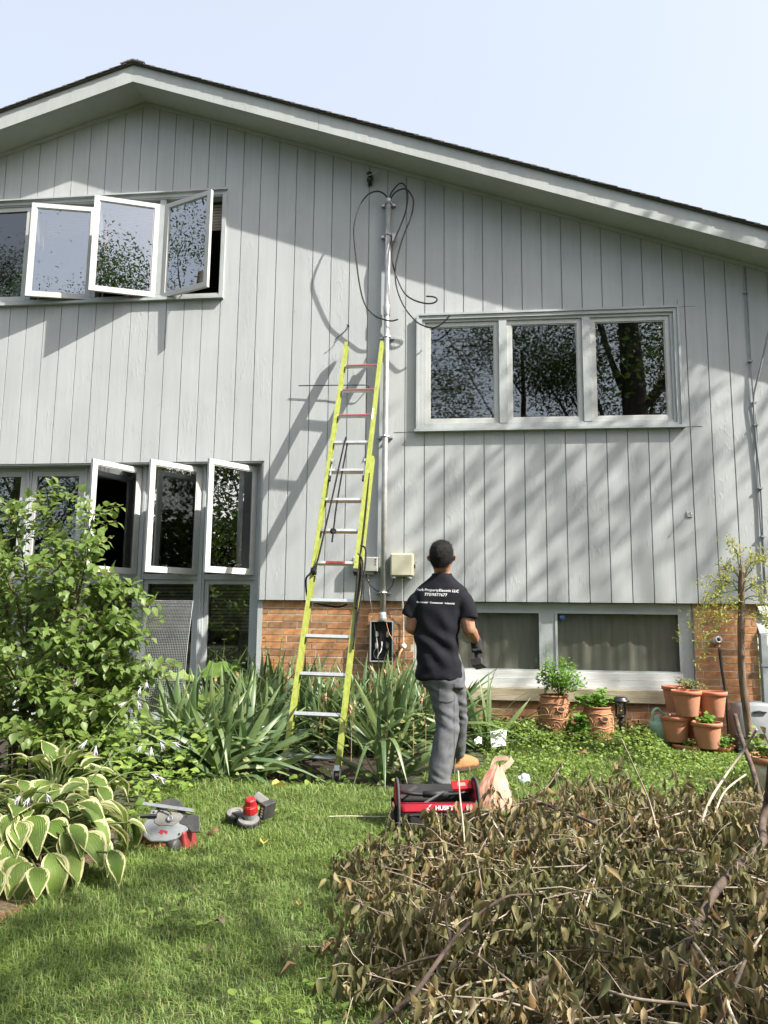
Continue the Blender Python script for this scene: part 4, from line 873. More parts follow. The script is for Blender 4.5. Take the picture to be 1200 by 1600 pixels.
# boots
def boot(M):
    u = MB(); u.loft([(0, -.03, .018, .044, .06), (0, -.03, .05, .044, .058), (0, -.035, .10, .045, .052), (0, -.04, .16, .047, .052)], 18, 2.2)
    up_ = [(-.075, .040), (0, .045), (.06, .050), (.12, .048), (.165, .036), (.185, .015)]
    V = []; n = 14
    for yy, r in up_:
        hh = .105 if yy < 0 else .105 - .035 * min(1, yy / .12) if yy < .12 else .070 - .03 * (yy - .12) / .065
        for k in range(n): a = 2 * PI * k / n; V.append((r * math.cos(a), yy, max(.014, .03 + (hh - .012) * math.sin(a))))
    u.add(V, [(i * n + k, i * n + (k + 1) % n, (i + 1) * n + (k + 1) % n, (i + 1) * n + k) for i in range(len(up_) - 1) for k in range(n)] + [tuple(range(n)), tuple(reversed(range((len(up_) - 1) * n, len(up_) * n)))])
    u2 = MB().add([M @ Vector(v) for v in u.v], u.f); o = add_mesh('boot', fuse(u2, 'boot', .007, 2), 'boot_leather', person)
    so = [(.040, -.085), (.047, -.03), (.050, .05), (.050, .11), (.040, .17), (.018, .195), (-.018, .195), (-.040, .17), (-.050, .11), (-.046, .05), (-.043, -.03), (-.036, -.085), (-.015, -.10), (.018, -.10)]
    MB().poly([M @ Vector((x, y, -.004)) for x, y in so], (0, 0, .024)).build('sole', 'sole', o)
boot(Matrix.Translation((2.400, -1.735, .028)) @ Matrix.Rotation(math.radians(-48), 4, 'Z'))
boot(Matrix.Translation((2.278, -2.255, .004)) @ Matrix.Rotation(math.radians(8), 4, 'Z'))
# glove on the right hand
g = MB(); chain(g, [wrR - (wrR - elR) * -.02 + (elR - wrR) * .12, wrR, wrR.lerp(palm, .6), palm + (palm - wrR) * .1], [.036, .034, .034, .034], 12)
g.obox(palm, hx, hy, hz, .019, .036, .044)
for i, dz in enumerate((.031, .010, -.011, -.031)):
    c = grip + hz * dz; chain(g, [palm + hz * dz + hy * .012] + [c + hx * math.cos(a) * .032 + hy * math.sin(a) * .032 - hz * .004 * a for a in np.linspace(.4, 1.9, 4)], [.0125] * 5, 8)
add_mesh('glove', fuse(g, 'glove', .005, 2), 'glove_fabric', person)

# cordless drill in his right hand
dr = thing('cordless_drill', 'black and red cordless drill held in the right hand of the man', 'drill', tuple(hA))
fw = (Vector((0.25, 1, .12)) - hz * Vector((0.25, 1, .12)).dot(hz)).normalized(); sdv = hz.cross(fw)
MB().bar(hA, hB, .036, .044, sdv).build('handle', 'black_plastic', dr, bevel=.008)
MB().obox(hA - hz * .028 + fw * .006, sdv, fw, hz, .040, .056, .027).build('battery', 'tool_black', dr, bevel=.005)
MB().obox(hA - hz * .0285 - fw * .0475, sdv, fw, hz, .024, .001, .014).build('battery_label', 'dusty_grey', dr)
m = MB(); m.lathe([(.0, -.075), (.026, -.07), (.031, -.05), (.031, .03), (.026, .05), (.022, .06)], hB + hz * .022, 14, axis=fw); m.build('motor_body', 'tool_red', dr, True)
m = MB(); m.lathe([(.020, .06), (.021, .065), (.021, .10), (.012, .115), (.004, .12), (.004, .17), (0, .172)], hB + hz * .022, 12, axis=fw); m.build('chuck', 'dark_steel', dr, True)
MB().obox(hA.lerp(hB, .85) + fw * .03, sdv, fw, hz, .008, .010, .018).build('trigger', 'tool_red', dr)
# ------------------------------------------------------------------ tool bag (local frame: x along its front, y into the depth)
bg_ = thing('tool_bag', 'black and red open top tool tote bag standing on the grass', 'tool bag', (2.105, -3.335, 0.004), None, math.radians(11)); bg_.scale = (.93,) * 3
def lb(mb, n, m, par=bg_, **k): return mb.build(n, m, par, world=False, **k)
W_, D_ = .455, .27
def sagbox(x0, x1, y0, y1, z0, z1, nx=12, nz=5, amp=.006, seed=0):
    m = MB(); V = []
    per = [(x, y0) for x in np.linspace(x0, x1, nx)] + [(x1, y) for y in np.linspace(y0, y1, 6)[1:]] + [(x, y1) for x in np.linspace(x1, x0, nx)[1:]] + [(x0, y) for y in np.linspace(y1, y0, 6)[1:-1]]
    n = len(per); cx, cy = (x0 + x1) / 2, (y0 + y1) / 2
    for z in np.linspace(z0, z1, nz):
        for x, y in per:
            b_ = 1 + .035 * math.sin(PI * (z - z0) / (z1 - z0)); q = mnoise.noise(Vector((x * 14 + seed, y * 14, z * 12))) * amp
            V.append((cx + (x - cx) * b_ + q, cy + (y - cy) * b_ + q, z))
    F = [(i * n + k, i * n + (k + 1) % n, (i + 1) * n + (k + 1) % n, (i + 1) * n + k) for i in range(nz - 1) for k in range(n)] + [tuple(reversed(range(n)))]
    return m.add(V, F)
body = lb(sagbox(.0, W_, .0, D_, 0, .155), 'body', 'bag_black', smooth=True)
lb(sagbox(.012, W_ - .012, .012, D_ - .012, .0, .15), 'lining', 'bag_grey')
m = sagbox(-.004, W_ + .004, -.005, .03, .100, .150, amp=.004); band = lb(m, 'front_band', 'bag_red', smooth=True)
lb(sagbox(.05, .24, -.035, .0, .012, .092, amp=.006, seed=3), 'pocket', 'bag_black', smooth=True); lb(sagbox(.25, .43, -.035, .0, .012, .094, amp=.006, seed=6), 'pocket', 'bag_black', smooth=True)
lb(MB().tube(smooth_path([(.05, -.038, .094), (.10, -.04, .097), (.145, -.04, .084), (.19, -.04, .097), (.24, -.038, .094)]), .003, 5), 'piping', 'bag_grey'); lb(MB().tube(smooth_path([(.25, -.038, .096), (.30, -.04, .099), (.34, -.04, .086), (.39, -.04, .099), (.43, -.038, .096)]), .003, 5), 'piping', 'bag_grey')
for s, x in ((-1, -.004), (1, W_ + .004)):
    out = [(-.0, .01), (-.01, .12), (.02, .19), (.07, .245), (.135, .262), (.2, .245), (.25, .19), (.28, .12), (.27, .01)]
    lb(MB().poly([(x, y, z) for y, z in out], (s * .012, 0, 0)), 'end_panel', 'bag_black')
    ins = [(.02, .13), (.045, .19), (.085, .235), (.135, .248), (.185, .235), (.225, .19), (.25, .13)]
    for off in (.0135, -.0035): lb(MB().poly([(x + s * off - (.001 if 1 else 0), y, z) for y, z in ins], (s * .002, 0, 0)), 'panel_lining', 'bag_red')
    lb(MB().tube(smooth_path([(x + s * .006, y, z) for y, z in out]), .008, 6), 'edge_binding', 'bag_grey', smooth=True)
    lb(sagbox(x - .03 if s < 0 else x + .0, x if s < 0 else x + .03, .04, .24, .01, .13, 5, 4, .004), 'side_pocket', 'bag_black', smooth=True)
lb(MB().tube([(.0, .135, .19), (.09, .135, .175), (.16, .135, .17), (.30, .135, .17), (.37, .135, .175), (W_, .135, .19)], .012, 10), 'handle_bar', 'black_plastic', smooth=True)
lb(MB().tube([(.15, .135, .172), (.30, .135, .172)], .020, 12), 'handle_grip', 'black_rubber', smooth=True)
M = Matrix.Translation((.255, -.0115, .127)) @ FRONT; me = text_mesh('HUSKY', .034, .0012, 'CENTER', 1.0); me.transform(M); me.materials.clear(); me.materials.append(MATS['print_white']); put(bpy.data.objects.new('lettering', me), band, world=False)
lb(MB().add([(.145, -.012, .12), (.17, -.012, .135), (.18, -.012, .15), (.165, -.012, .142), (.16, -.012, .125)], [(0, 1, 2, 3, 4)]).add([(.14, -.012, .112), (.16, -.012, .118), (.175, -.012, .112), (.16, -.012, .124)], [(0, 1, 2, 3)]), 'emblem', 'print_white', band)
for k, (x0, x1) in enumerate(((.385, .397), (.405, .417))): lb(MB().add([(x0, -.0115, .11), (x1, -.0115, .115), (x1 + .004, -.0115, .135), (x1 - .004, -.0115, .15), (x0 - .003, -.0115, .135)], [(0, 1, 2, 3, 4)]), 'mark', 'pale_wood', band)
lb(sagbox(.0, W_, D_ - .03, D_ - .005, .10, .205, amp=.006, seed=9), 'back_panel', 'bag_grey', smooth=True)
lb(MB().bar((.13, .05, .13), (.27, .11, .19), .012, .012).bar((.02, .2, .14), (.12, .22, .20), .02, .012).bar((.33, .2, .13), (.42, .15, .19), .016, .016), 'tool_handles', 'tool_black')
rb = thing('red_package', 'small red card packet lying on the right rim of the tool bag', 'packet', (2.43, -3.10, .205))
MB().obox((2.43, -3.12, .205), (1, .2, .05), (-.15, .9, .35), (0, -.35, .9), .055, .04, .006).build('card', 'tool_red', rb)
MB().obox((2.43, -3.1225, .2115), (1, .2, .05), (-.15, .9, .35), (0, -.35, .9), .022, .016, .001).build('window', 'dusty_grey', rb)

# ------------------------------------------------------------------ plastic carrier bag, scraps, tape
def crumple(c, r, hgt_, seed, n=26, m=16):
    V = []
    for i in range(m):
        t = i / (m - 1)
        for k in range(n):
            a = 2 * PI * k / n; q = Vector((math.cos(a), math.sin(a), t * 2.2)); rr = (1 - t ** 1.5 * .86) * (1 + .26 * mnoise.noise(q * 1.9 + Vector((seed, 0, 0))) + .42 * (.5 - abs(mnoise.noise(Vector((q.x * 4.5, q.y * 4.5, q.z * 1.3 + seed))))) + .22 * (.5 - abs(mnoise.noise(q * 8))))
            V.append((c[0] + r[0] * rr * math.cos(a) + .035 * t, c[1] + r[1] * rr * math.sin(a), c[2] + hgt_ * t * (1 + .1 * mnoise.noise(q * 3))))
    F = [(i * n + k, i * n + (k + 1) % n, (i + 1) * n + (k + 1) % n, (i + 1) * n + k) for i in range(m - 1) for k in range(n)]
    return MB().add(V, F)
def softbag(c, r, hgt_, seed, n=72, m=34):
    V = []
    for i in range(m):
        t = i / (m - 1)
        for k in range(n):
            a = 2 * PI * k / n; q = Vector((math.cos(a), math.sin(a), 0)); ridge = abs(mnoise.noise(Vector((q.x * 3.4 + seed, q.y * 3.4, t * 1.1)))); fine = abs(mnoise.noise(Vector((q.x * 8, q.y * 8 + seed, t * 3.5 + q.x))))
            rr = (1 - .80 * t ** 1.25) * (.80 + .55 * ridge * (.4 + t) + .22 * fine) + .10 * mnoise.noise(Vector((q.x * 1.5, q.y * 1.5, t * 2 + seed)))
            V.append((c[0] + r[0] * rr * math.cos(a) + .05 * t ** 1.5, c[1] + r[1] * rr * math.sin(a), c[2] + hgt_ * t * (1 + .16 * mnoise.noise(q * 2.2 + Vector((0, 0, seed))) * t)))
    F = [(i * n + k, i * n + (k + 1) % n, (i + 1) * n + (k + 1) % n, (i + 1) * n + k) for i in range(m - 1) for k in range(n)]
    return MB().add(V, F)
t = thing('plastic_bag', 'crumpled peach plastic carrier bag on the grass by the tool bag', 'plastic bag', (2.62, -2.78, 0))
softbag((2.60, -2.80, .0), (.135, .095), .26, 4.0).build('sack', 'thin_plastic', t, True)
def ribbon(P, w, side):
    P = smooth_path(P, 5); side = Vector(side); V = []; [V.extend((p_ - side * w, p_ + side * w)) for p_ in P]
    return MB().add(V, [(2 * i, 2 * i + 1, 2 * i + 3, 2 * i + 2) for i in range(len(P) - 1)])
ribbon([(2.60, -2.80, .22), (2.62, -2.79, .285), (2.66, -2.78, .30), (2.70, -2.77, .30), (2.715, -2.76, .285)], .016, (.1, .2, -.9)).build('handle', 'thin_plastic', t, True)
ribbon([(2.645, -2.83, .21), (2.675, -2.81, .245), (2.71, -2.79, .268), (2.735, -2.77, .295), (2.73, -2.76, .30)], .020, (.4, .2, -.8)).build('handle', 'thin_plastic', t, True)
def scrap(name, label, c, u, v, m, bend=.01):
    c, u, v = Vector(c), Vector(u), Vector(v); n = u.cross(v).normalized(); V = []
    for j in range(7):
        for i in range(7): a, b_ = i / 6 - .5, j / 6 - .5; V.append(c + u * a * (1 + .15 * b_) + v * b_ + n * bend * (mnoise.noise(Vector((a * 3, b_ * 3, c.x))) * 2 + math.cos(a * 5)))
    return tag(MB().add(V, [(j * 7 + i, j * 7 + i + 1, j * 7 + i + 8, j * 7 + i + 7) for j in range(6) for i in range(6)]).build(name, m, None, True), label, 'paper')
scrap('paper_sheet', 'folded white paper sheet standing in the ground cover right of the man', (2.72, -1.02, .15), (.13, .03, .02), (.0, .06, .125), 'paper_white')
scrap('paper_scrap', 'small pale paper scrap in the leaves just right of the jeans', (2.55, -1.05, .13), (.06, .015, .02), (.0, .04, .05), 'paper_white')
scrap('plastic_scrap', 'pale blue plastic scrap on the lawn right of the carrier bag', (2.86, -2.03, .035), (.07, .015, .02), (-.02, .05, .05), 'paper_blue', .012)
t = thing('measuring_tape', 'thin yellow tape line lying on the grass left of the tool bag', 'tape', (1.87, -3.17, .02))
ribbon([(1.69, -3.20, .03), (1.80, -3.19, .034), (1.95, -3.17, .032), (2.06, -3.15, .034)], .004, (0, .8, .3)).build('blade', 'pale_wood', t)

# ------------------------------------------------------------------ power tools on the grass
t = thing('band_saw', 'red and grey portable band saw lying on the grass beside the hosta', 'band saw', (1.06, -3.72, 0))
def T2(x, y, z): return (1.06 + x, -3.72 + y, z)
house_ = [(-.125, -.04), (-.11, -.10), (-.06, -.125), (.06, -.115), (.125, -.05), (.14, .0), (.09, .04), (-.10, .05)]
u3 = Vector((1, .08, -.06)).normalized(); v3 = Vector((-.02, .55, .83)); v3 = (v3 - u3 * v3.dot(u3)).normalized(); n3 = u3.cross(v3)
def bs(p, h=0): return Vector(T2(0, -.02, .135)) + u3 * p[0] + v3 * p[1] + n3 * h
MB().poly([bs(q, .0) for q in house_], n3 * .04).build('gear_housing', 'tool_grey', t, bevel=.008)
MB().poly([bs((x * .60, y * .50 + .022), .0375) for x, y in house_], n3 * .006).build('housing_panel', 'dusty_grey', t, bevel=.004)
MB().lathe([(.018, .042), (.018, .052), (.012, .055), (.008, .050)], bs((.015, .0)), 14, axis=n3).build('pivot_knob', 'tool_grey', t, True)
arc = [(math.cos(a) * .085, .03 + math.sin(a) * .085) for a in np.linspace(.25, PI - .15, 12)] + [(math.cos(a) * .045, .03 + math.sin(a) * .045) for a in np.linspace(PI - .15, .25, 12)]
MB().poly([bs(q, -.012) for q in arc], n3 * .05).build('wheel_guard', 'tool_black', t, bevel=.004)
MB().bar(bs((-.155, .068), .05), bs((.135, .05), .055), .018, .010, v3).build('shoe_plate', 'tool_grey', t)
MB().poly([bs(q, .03) for q in ((.06, .045), (.17, .03), (.195, -.055), (.15, -.06), (.11, -.03), (.07, -.02))], n3 * .012).build('work_shoe', 'tool_black', t, bevel=.003)
MB().bar(bs((-.15, .0), .045), bs((-.06, .008), .05), .016, .016).build('lever', 'tool_black', t)
m = MB(); m.loft([(1.055, -3.765, .0, .115, .07), (1.055, -3.755, .04, .125, .075), (1.06, -3.735, .085, .10, .05)], 16, 2.6); m.build('motor_body', 'tool_red_dirty', t, True, bevel=.004)
MB().obox(T2(.115, -.03, .05), (1, -.3, .2), (.3, 1, 0), (-.2, 0, 1), .022, .055, .05).build('handle', 'tool_red_dirty', t, bevel=.012)
MB().obox(T2(-.135, -.01, .05), (1, .3, .5), (-.3, 1, 0), (-.5, 0, 1), .05, .04, .018).build('front_grip', 'tool_red_dirty', t, bevel=.012)
MB().lathe([(.0, -.026), (.030, -.026), (.036, -.018), (.036, .018), (.030, .026), (0, .026)], T2(.065, -.10, .032), 14, axis=(1, -.4, .1)).build('battery_cap', 'tool_black', t, True)
MB().lathe([(.0, -.02), (.036, -.02), (.036, .02), (0, .02)], T2(-.095, -.05, .075), 14, axis=(1, .4, .3)).build('grip_end', 'black_rubber', t, True)
MB().add([bs((-.03, -.075), .0415), bs((-.005, -.085), .0415), bs((-.005, -.07), .0415), bs((.02, -.08), .0415), bs((.02, -.065), .0415), bs((-.02, -.06), .0415)], [(0, 1, 2, 5), (2, 3, 4, 5)]).build('emblem', 'tool_red', t)
m = MB(); [m.bar(bs((x_, .05), .043), bs((x_, .035), .043), .006, .003, n3) for x_ in (-.06, -.035, .05, .075)]; m.build('guide_slots', 'black_plastic', t, kind='stuff')
for q in ((-.10, -.075), (.085, -.075), (.10, .02), (-.085, .03)): MB().lathe([(.006, .040), (.006, .043), (0, .044)], bs(q), 8, axis=n3).build('screw', 'black_plastic', t)
MB().tube(smooth_path([bs((-.06, .03), .05), bs((-.04, .045), .06), bs((.0, .035), .06), bs((.02, .02), .055)]), .004, 5).build('blade_guide', 'black_plastic', t, True)
t.scale = (.9,) * 3; t.location = (.985, -3.76, 0)
t = thing('compact_saw', 'compact red saw with round dusty wheel guards and black battery on the grass', 'power tool', (1.33, -3.36, 0))
def T3(x, y, z): return Vector((1.325 + x, -3.37 + y, z))
ax = Vector((.05, -.28, .96)).normalized()
for c, r in ((T3(-.085, .045, .06), .062), (T3(.025, -.035, .045), .072)):
    MB().lathe([(.0, -.034), (r * .97, -.034), (r, -.026), (r, .010), (r * .96, .016), (0, .016)], c, 24, axis=ax).build('wheel_guard', 'tool_black', t)
    MB().lathe([(r * .93, .0165), (r * .90, .022), (r * .55, .024), (r * .5, .020), (0, .020)], c, 24, axis=ax).build('guard_top', 'dusty_grey', t)
    m = MB(); [m.obox(c + (ax.orthogonal().normalized() * math.cos(a_) + ax.cross(ax.orthogonal().normalized()) * math.sin(a_)) * r, ax, (math.cos(a_), math.sin(a_), 0), (0, 0, 1), .012, .004, .004) for a_ in np.linspace(0, 2 * PI, 13)[:-1]]; m.build('rim_teeth', 'black_plastic', t, kind='stuff')
    pass
MB().bar(T3(-.085, .045, .07), T3(.025, -.035, .06), .07, .03, (1, 1, 0)).build('bridge', 'tool_black', t, bevel=.006)
mo = T3(.03, -.02, .065)
MB().lathe([(.0, 0), (.046, 0), (.046, .035), (.0, .035)], mo, 16, axis=ax).build('motor_base', 'tool_grey', t)
MB().lathe([(.044, .035), (.047, .040), (.044, .080), (.041, .083), (.041, .088), (.034, .090), (.034, .122), (.027, .130), (0, .131)], mo, 12, axis=ax).build('motor_body', 'tool_red', t)
MB().bar(T3(-.01, .06, .09), T3(.06, .09, .17), .045, .04).build('handle', 'tool_red_dirty', t, bevel=.008)
MB().bar(T3(.03, .09, .175), T3(.13, .05, .125), .055, .05).build('grip', 'dusty_grey', t, bevel=.01)
bt = MB().obox(T3(.125, .03, .105), (.8, -.5, -.3), (.55, .8, .1), (.2, -.25, .95), .024, .048, .052).build('battery', 'tool_black', t, bevel=.006)
ayb = Vector((.55, .8, .1)).normalized(); azb = Vector((.2, -.25, .95)).normalized(); axb = Vector((.8, -.5, -.3)).normalized(); ayo = (ayb - axb * ayb.dot(axb)).normalized()
for k in range(4): MB().obox(T3(.125, .03, .105) - ayb * .049 + azb * (-.03 + .018 * k) + axb * .004, axb, ayb, azb, .008, .001, .005).build('light_mark', 'paper_white', bt)

t.scale = (.86,) * 3; t.location = (1.27, -3.37, 0)
# ------------------------------------------------------------------ pots, lantern and the rest along the wall
def plastic_pot(label, x, y, zt, group='stacked terracotta coloured plastic pots', r=.128, h=.215):
    g = thing('flower_pot', label, 'flower pot', (x, y, zt - h), group)
    m = MB().lathe([(r * .68, 0), (r * .70, .004), (r * .90, h - .032), (r * .90, h - .030), (r * .84, h - .028), (r * .80, h - .05), (r * .66, .02)], (0, 0, 0), 28); m.build('body', 'terracotta', g, True, world=False)
    m = MB().lathe([(r * .91, h - .034), (r * .985, h - .032), (r, h - .008), (r * .99, h), (r * .93, h), (r * .90, h - .010), (r * .89, h - .03)], (0, 0, 0), 28); m.build('rim', 'terracotta_rim', g, True, world=False)
    m = MB().lathe([(0, h - .045), (r * .5, h - .042), (r * .83, h - .05)], (0, 0, 0), 20); m.build('soil', 'soil', g, True, world=False)
    return g
plastic_pot('terracotta plastic pot, left one of the two at the base of the stack', 4.352, -.60, .085)
plastic_pot('terracotta plastic pot, right one of the two at the base of the stack', 4.613, -.62, .085)
plastic_pot('terracotta plastic pot in the middle tier, set back on the left above the green can', 4.268, -.56, .315)
plastic_pot('terracotta plastic pot in the middle tier, standing in front with a seedling', 4.495, -.68, .285)
plastic_pot('empty looking terracotta plastic pot on the left of the top tier', 4.355, -.62, .540)
plastic_pot('terracotta plastic pot on the right of the top tier nearest the hose', 4.592, -.54, .530)
plastic_pot('terracotta plastic pot at the back of the top tier, mostly hidden, holding thyme', 4.34, -.36, .555)
plastic_pot('terracotta plastic pot hidden at the back of the middle tier of the stack', 4.50, -.36, .32)

def strawberry_pot(label, x, y, z, r, h, mt, seed):
    random.seed(seed)
    g = thing('strawberry_pot', label, 'planter', (x, y, z))
    def R(t): return r * (.74 + .26 * math.sin(PI * (.10 + .78 * t)) ** .8)
    prof = [(R(i / 11), h * .93 * i / 11) for i in range(12)] + [(R(1) * .95, h * .95), (R(1) * 1.05, h * .965), (R(1) * 1.05, h), (R(1) * .92, h), (R(1) * .88, h * .93)]
    MB().lathe([(R(0) * .95, 0)] + prof, (0, 0, 0), 30).build('body', mt, g, True, world=False)
    MB().lathe([(0, h * .95), (R(1) * .9, h * .93)], (0, 0, 0), 20).build('soil', 'soil', g, True, world=False)
    for row, (zz, ph) in enumerate(((.30, -PI / 2 - .35), (.68, -PI / 2 + .30))):
        for k in range(4):
            a = ph + k * PI / 2; c = Vector((math.cos(a), math.sin(a), 0)); rr = R(zz); p0 = c * (rr - .004) + Vector((0, 0, h * zz)); nrm = (c * .86 + Vector((0, 0, .5))).normalized()
            tn = Vector((-math.sin(a), math.cos(a), 0)); bn = nrm.cross(tn)
            ring = [p0 + nrm * .008 + tn * math.cos(q) * .036 + bn * math.sin(q) * .025 for q in np.linspace(0, 2 * PI, 19)]
            pk = MB().tube(ring, .0055, 6, False); pk.build('pocket_lip', mt, g, True, world=False)
            MB().add([p0 + nrm * .0095] + [p0 + nrm * .0095 + tn * math.cos(q) * .034 + bn * math.sin(q) * .023 for q in np.linspace(0, 2 * PI, 15)[:-1]], [(0, i + 1, (i + 1) % 14 + 1) for i in range(14)]).build('pocket_soil', 'soil', g, world=False)
    rel = MB()
    for zz in (.16, .47, .82): rel.tube([(R(zz) * 1.006 * math.cos(a), R(zz) * 1.006 * math.sin(a), h * zz + .006 * math.sin(a * 6)) for a in np.linspace(0, 2 * PI, 49)], .0042, 4, False)
    for k in range(8):
        for zz, w_ in ((.20, .36), (.52, .36)):
            for q in (1, .62): rel.tube([(R(zz + .20 * math.sin(t) * q) * 1.008 * math.cos(k * PI / 4 + w_ * q * math.cos(t)), R(zz + .2 * math.sin(t) * q) * 1.008 * math.sin(k * PI / 4 + w_ * q * math.cos(t)), h * (zz + .22 * math.sin(t) * q)) for t in np.linspace(0, PI, 12)], .0036, 4, False)
    rel.build('relief_lines', 'clay_relief', g, True, world=False)
    return g
strawberry_pot('taller clay strawberry planter with side pockets below the basement window', 3.246, -.42, .085, .145, .375, 'old_terracotta', 3)
strawberry_pot('shorter clay strawberry planter between the taller planter and the black lantern', 3.622, -.44, .045, .138, .325, 'old_terracotta', 5)

t = thing('solar_lantern', 'black solar path lantern on a stake in front of the stone sill', 'lantern', (3.83, -.42, .06))
c = (3.83, -.42, 0)
MB().lathe([(.013, .03), (.013, .20), (.022, .215), (.022, .235), (.014, .25), (.03, .275), (.052, .283), (.052, .292), (.0, .295)], c, 16).build('stake', 'black_plastic', t, True)
MB().lathe([(.045, .293), (.048, .30), (.048, .40), (.045, .405)], c, 20).build('glass', 'clear_glass', t, True)
for k in range(4): a = k * PI / 2 + .5; MB().bar((c[0] + .05 * math.cos(a), c[1] + .05 * math.sin(a), .29), (c[0] + .05 * math.cos(a), c[1] + .05 * math.sin(a), .41), .006, .006).build('bar', 'black_plastic', t)
MB().lathe([(.022, .293), (.022, .33), (.012, .335), (.012, .36), (0, .362)], c, 12).build('lamp', 'pale_wood', t, True)
MB().lathe([(.050, .405), (.082, .410), (.084, .425), (.066, .432), (.064, .447), (.055, .452), (0, .453)], c, 24).build('cap', 'black_plastic', t, True)
MB().box(c[0] - .035, c[0] + .035, c[1] - .035, c[1] + .035, .4535, .456).build('solar_panel', 'dark_steel', t)

t = thing('watering_can', 'pale green ribbed plastic can lying in the leaves left of the pot stack', 'watering can', (4.20, -.42, .03))
axc = Vector((-.35, -.25, .85)).normalized(); m = MB(); V = []; n = 40
x_ = axc.orthogonal().normalized(); y_ = axc.cross(x_); base_ = Vector((4.245, -.40, .05))
for hh, r in ((0, .085), (.05, .10), (.18, .105), (.24, .095), (.26, .07)):
    for k in range(n): a = 2 * PI * k / n; rr = r + (.004 if k % 4 < 2 else 0); V.append(base_ + axc * hh + (x_ * math.cos(a) + y_ * math.sin(a)) * rr)
m.add(V, [(i * n + k, i * n + (k + 1) % n, (i + 1) * n + (k + 1) % n, (i + 1) * n + k) for i in range(4) for k in range(n)] + [tuple(reversed(range(n))), tuple(range(4 * n, 5 * n))]).build('body', 'green_plastic', t, True)
MB().tube(smooth_path([(4.20, -.44, .30), (4.145, -.46, .36), (4.10, -.48, .33), (4.10, -.48, .25), (4.14, -.47, .17)]), .013, 8).build('handle', 'green_plastic', t, True)

t = thing('storage_box', 'pale grey rounded plastic garden box against the wall at the right edge', 'garden box', (4.95, -.45, 0))
m = MB(); V = []; n = 24
for dy, sc in ((0, .90), (.015, .98), (.05, 1), (.22, 1), (.255, .96)):
    for k in range(n):
        a = 2 * PI * k / n; ca, sa = math.cos(a), math.sin(a); px_ = math.copysign(abs(ca) ** .55, ca) * .19 * sc; pz = math.copysign(abs(sa) ** .6, sa) * .235 * sc; V.append((4.955 + px_, -.62 + dy, .21 + pz))
m.add(V, [(i * n + k, i * n + (k + 1) % n, (i + 1) * n + (k + 1) % n, (i + 1) * n + k) for i in range(4) for k in range(n)] + [tuple(range(n)), tuple(reversed(range(4 * n, 5 * n)))]).build('shell', 'pale_grey_plastic', t, True)
MB().tube([(4.90, -.628, .37), (4.955, -.632, .378), (5.01, -.628, .37)], .008, 6).build('grip_slot', 'dark_steel', t)
m = MB(); m.box(4.72, 4.80, -.76, -.68, 0, .19); [m.box(4.715, 4.805, -.765, -.675, z, z + .012) for z in (.02, .07, .12, .17)]; m.build('ribbed_post', 'dark_steel', t, bevel=.004)
def clay_pot(label, x, y, z, r, h):
    g = thing('flower_pot', label, 'flower pot', (x, y, z))
    MB().lathe([(r * .62, 0), (r * .64, .004), (r * .92, h * .80), (r * .90, h * .81)], (0, 0, 0), 26).build('body', 'white_stained_clay', g, True, world=False)
    MB().lathe([(r * .93, h * .80), (r, h * .82), (r, h), (r * .93, h), (r * .88, h * .9)], (0, 0, 0), 26).build('rim', 'old_terracotta', g, True, world=False)
    MB().lathe([(0, h * .9), (r * .9, h * .88)], (0, 0, 0), 20).build('soil', 'soil', g, True, world=False)
clay_pot('white stained clay pot with weeds at the right edge of the picture', 4.49, -2.1, .03, .165, .22)

# hardware cloth panel leaning in front of the window wall
t = thing('wire_mesh_panel', 'upright sheet of galvanised wire mesh between the shrub and the irises', 'wire mesh', (-.16, -1.3, .1))
P00, P10, P01, P11 = Vector((-.47, -1.36, .18)), Vector((.09, -1.30, .18)), Vector((-.268, -1.22, 1.262)), Vector((.084, -1.18, 1.266))
def mp_(u, v): q = (P00 * (1 - u) + P10 * u) * (1 - v) + (P01 * (1 - u) + P11 * u) * v; return q + Vector((0, .03 * math.sin(v * 5 + u * 2) + .02 * math.sin(u * 4), 0))
m = MB()
for i in range(29): m.tube([mp_(i / 28, v) for v in np.linspace(0, 1, 10)], .0009, 3, False)
for jv in range(78): m.tube([mp_(u, jv / 77) + Vector((0, -.002, 0)) for u in np.linspace(0, 1, 5)], .0009, 3, False)
m.build('wires', 'bright_wire', t, kind='stuff')
MB().tube([mp_(1, v) for v in np.linspace(0, 1, 10)], .0022, 5).tube([mp_(u, 1) for u in np.linspace(0, 1, 5)], .0022, 5).tube([mp_(0, v) for v in np.linspace(0, 1, 10)], .0022, 5).build('edge_wire', 'galvanised', t)
t = thing('seed_tray', 'black plastic tray lying under the wire mesh panel', 'tray', (-.1, -1.6, .1))
m = MB(); rect_frame(m, -.34, .16, 0, .0, 0, 0, .0) if 0 else m.box(-.36, .14, -1.75, -1.45, .04, .06).box(-.36, .14, -1.77, -1.75, .04, .13).box(-.36, .14, -1.45, -1.43, .04, .13).box(-.38, -.36, -1.77, -1.43, .04, .13).box(.14, .16, -1.77, -1.43, .04, .13); m.build('tray', 'black_plastic', t)
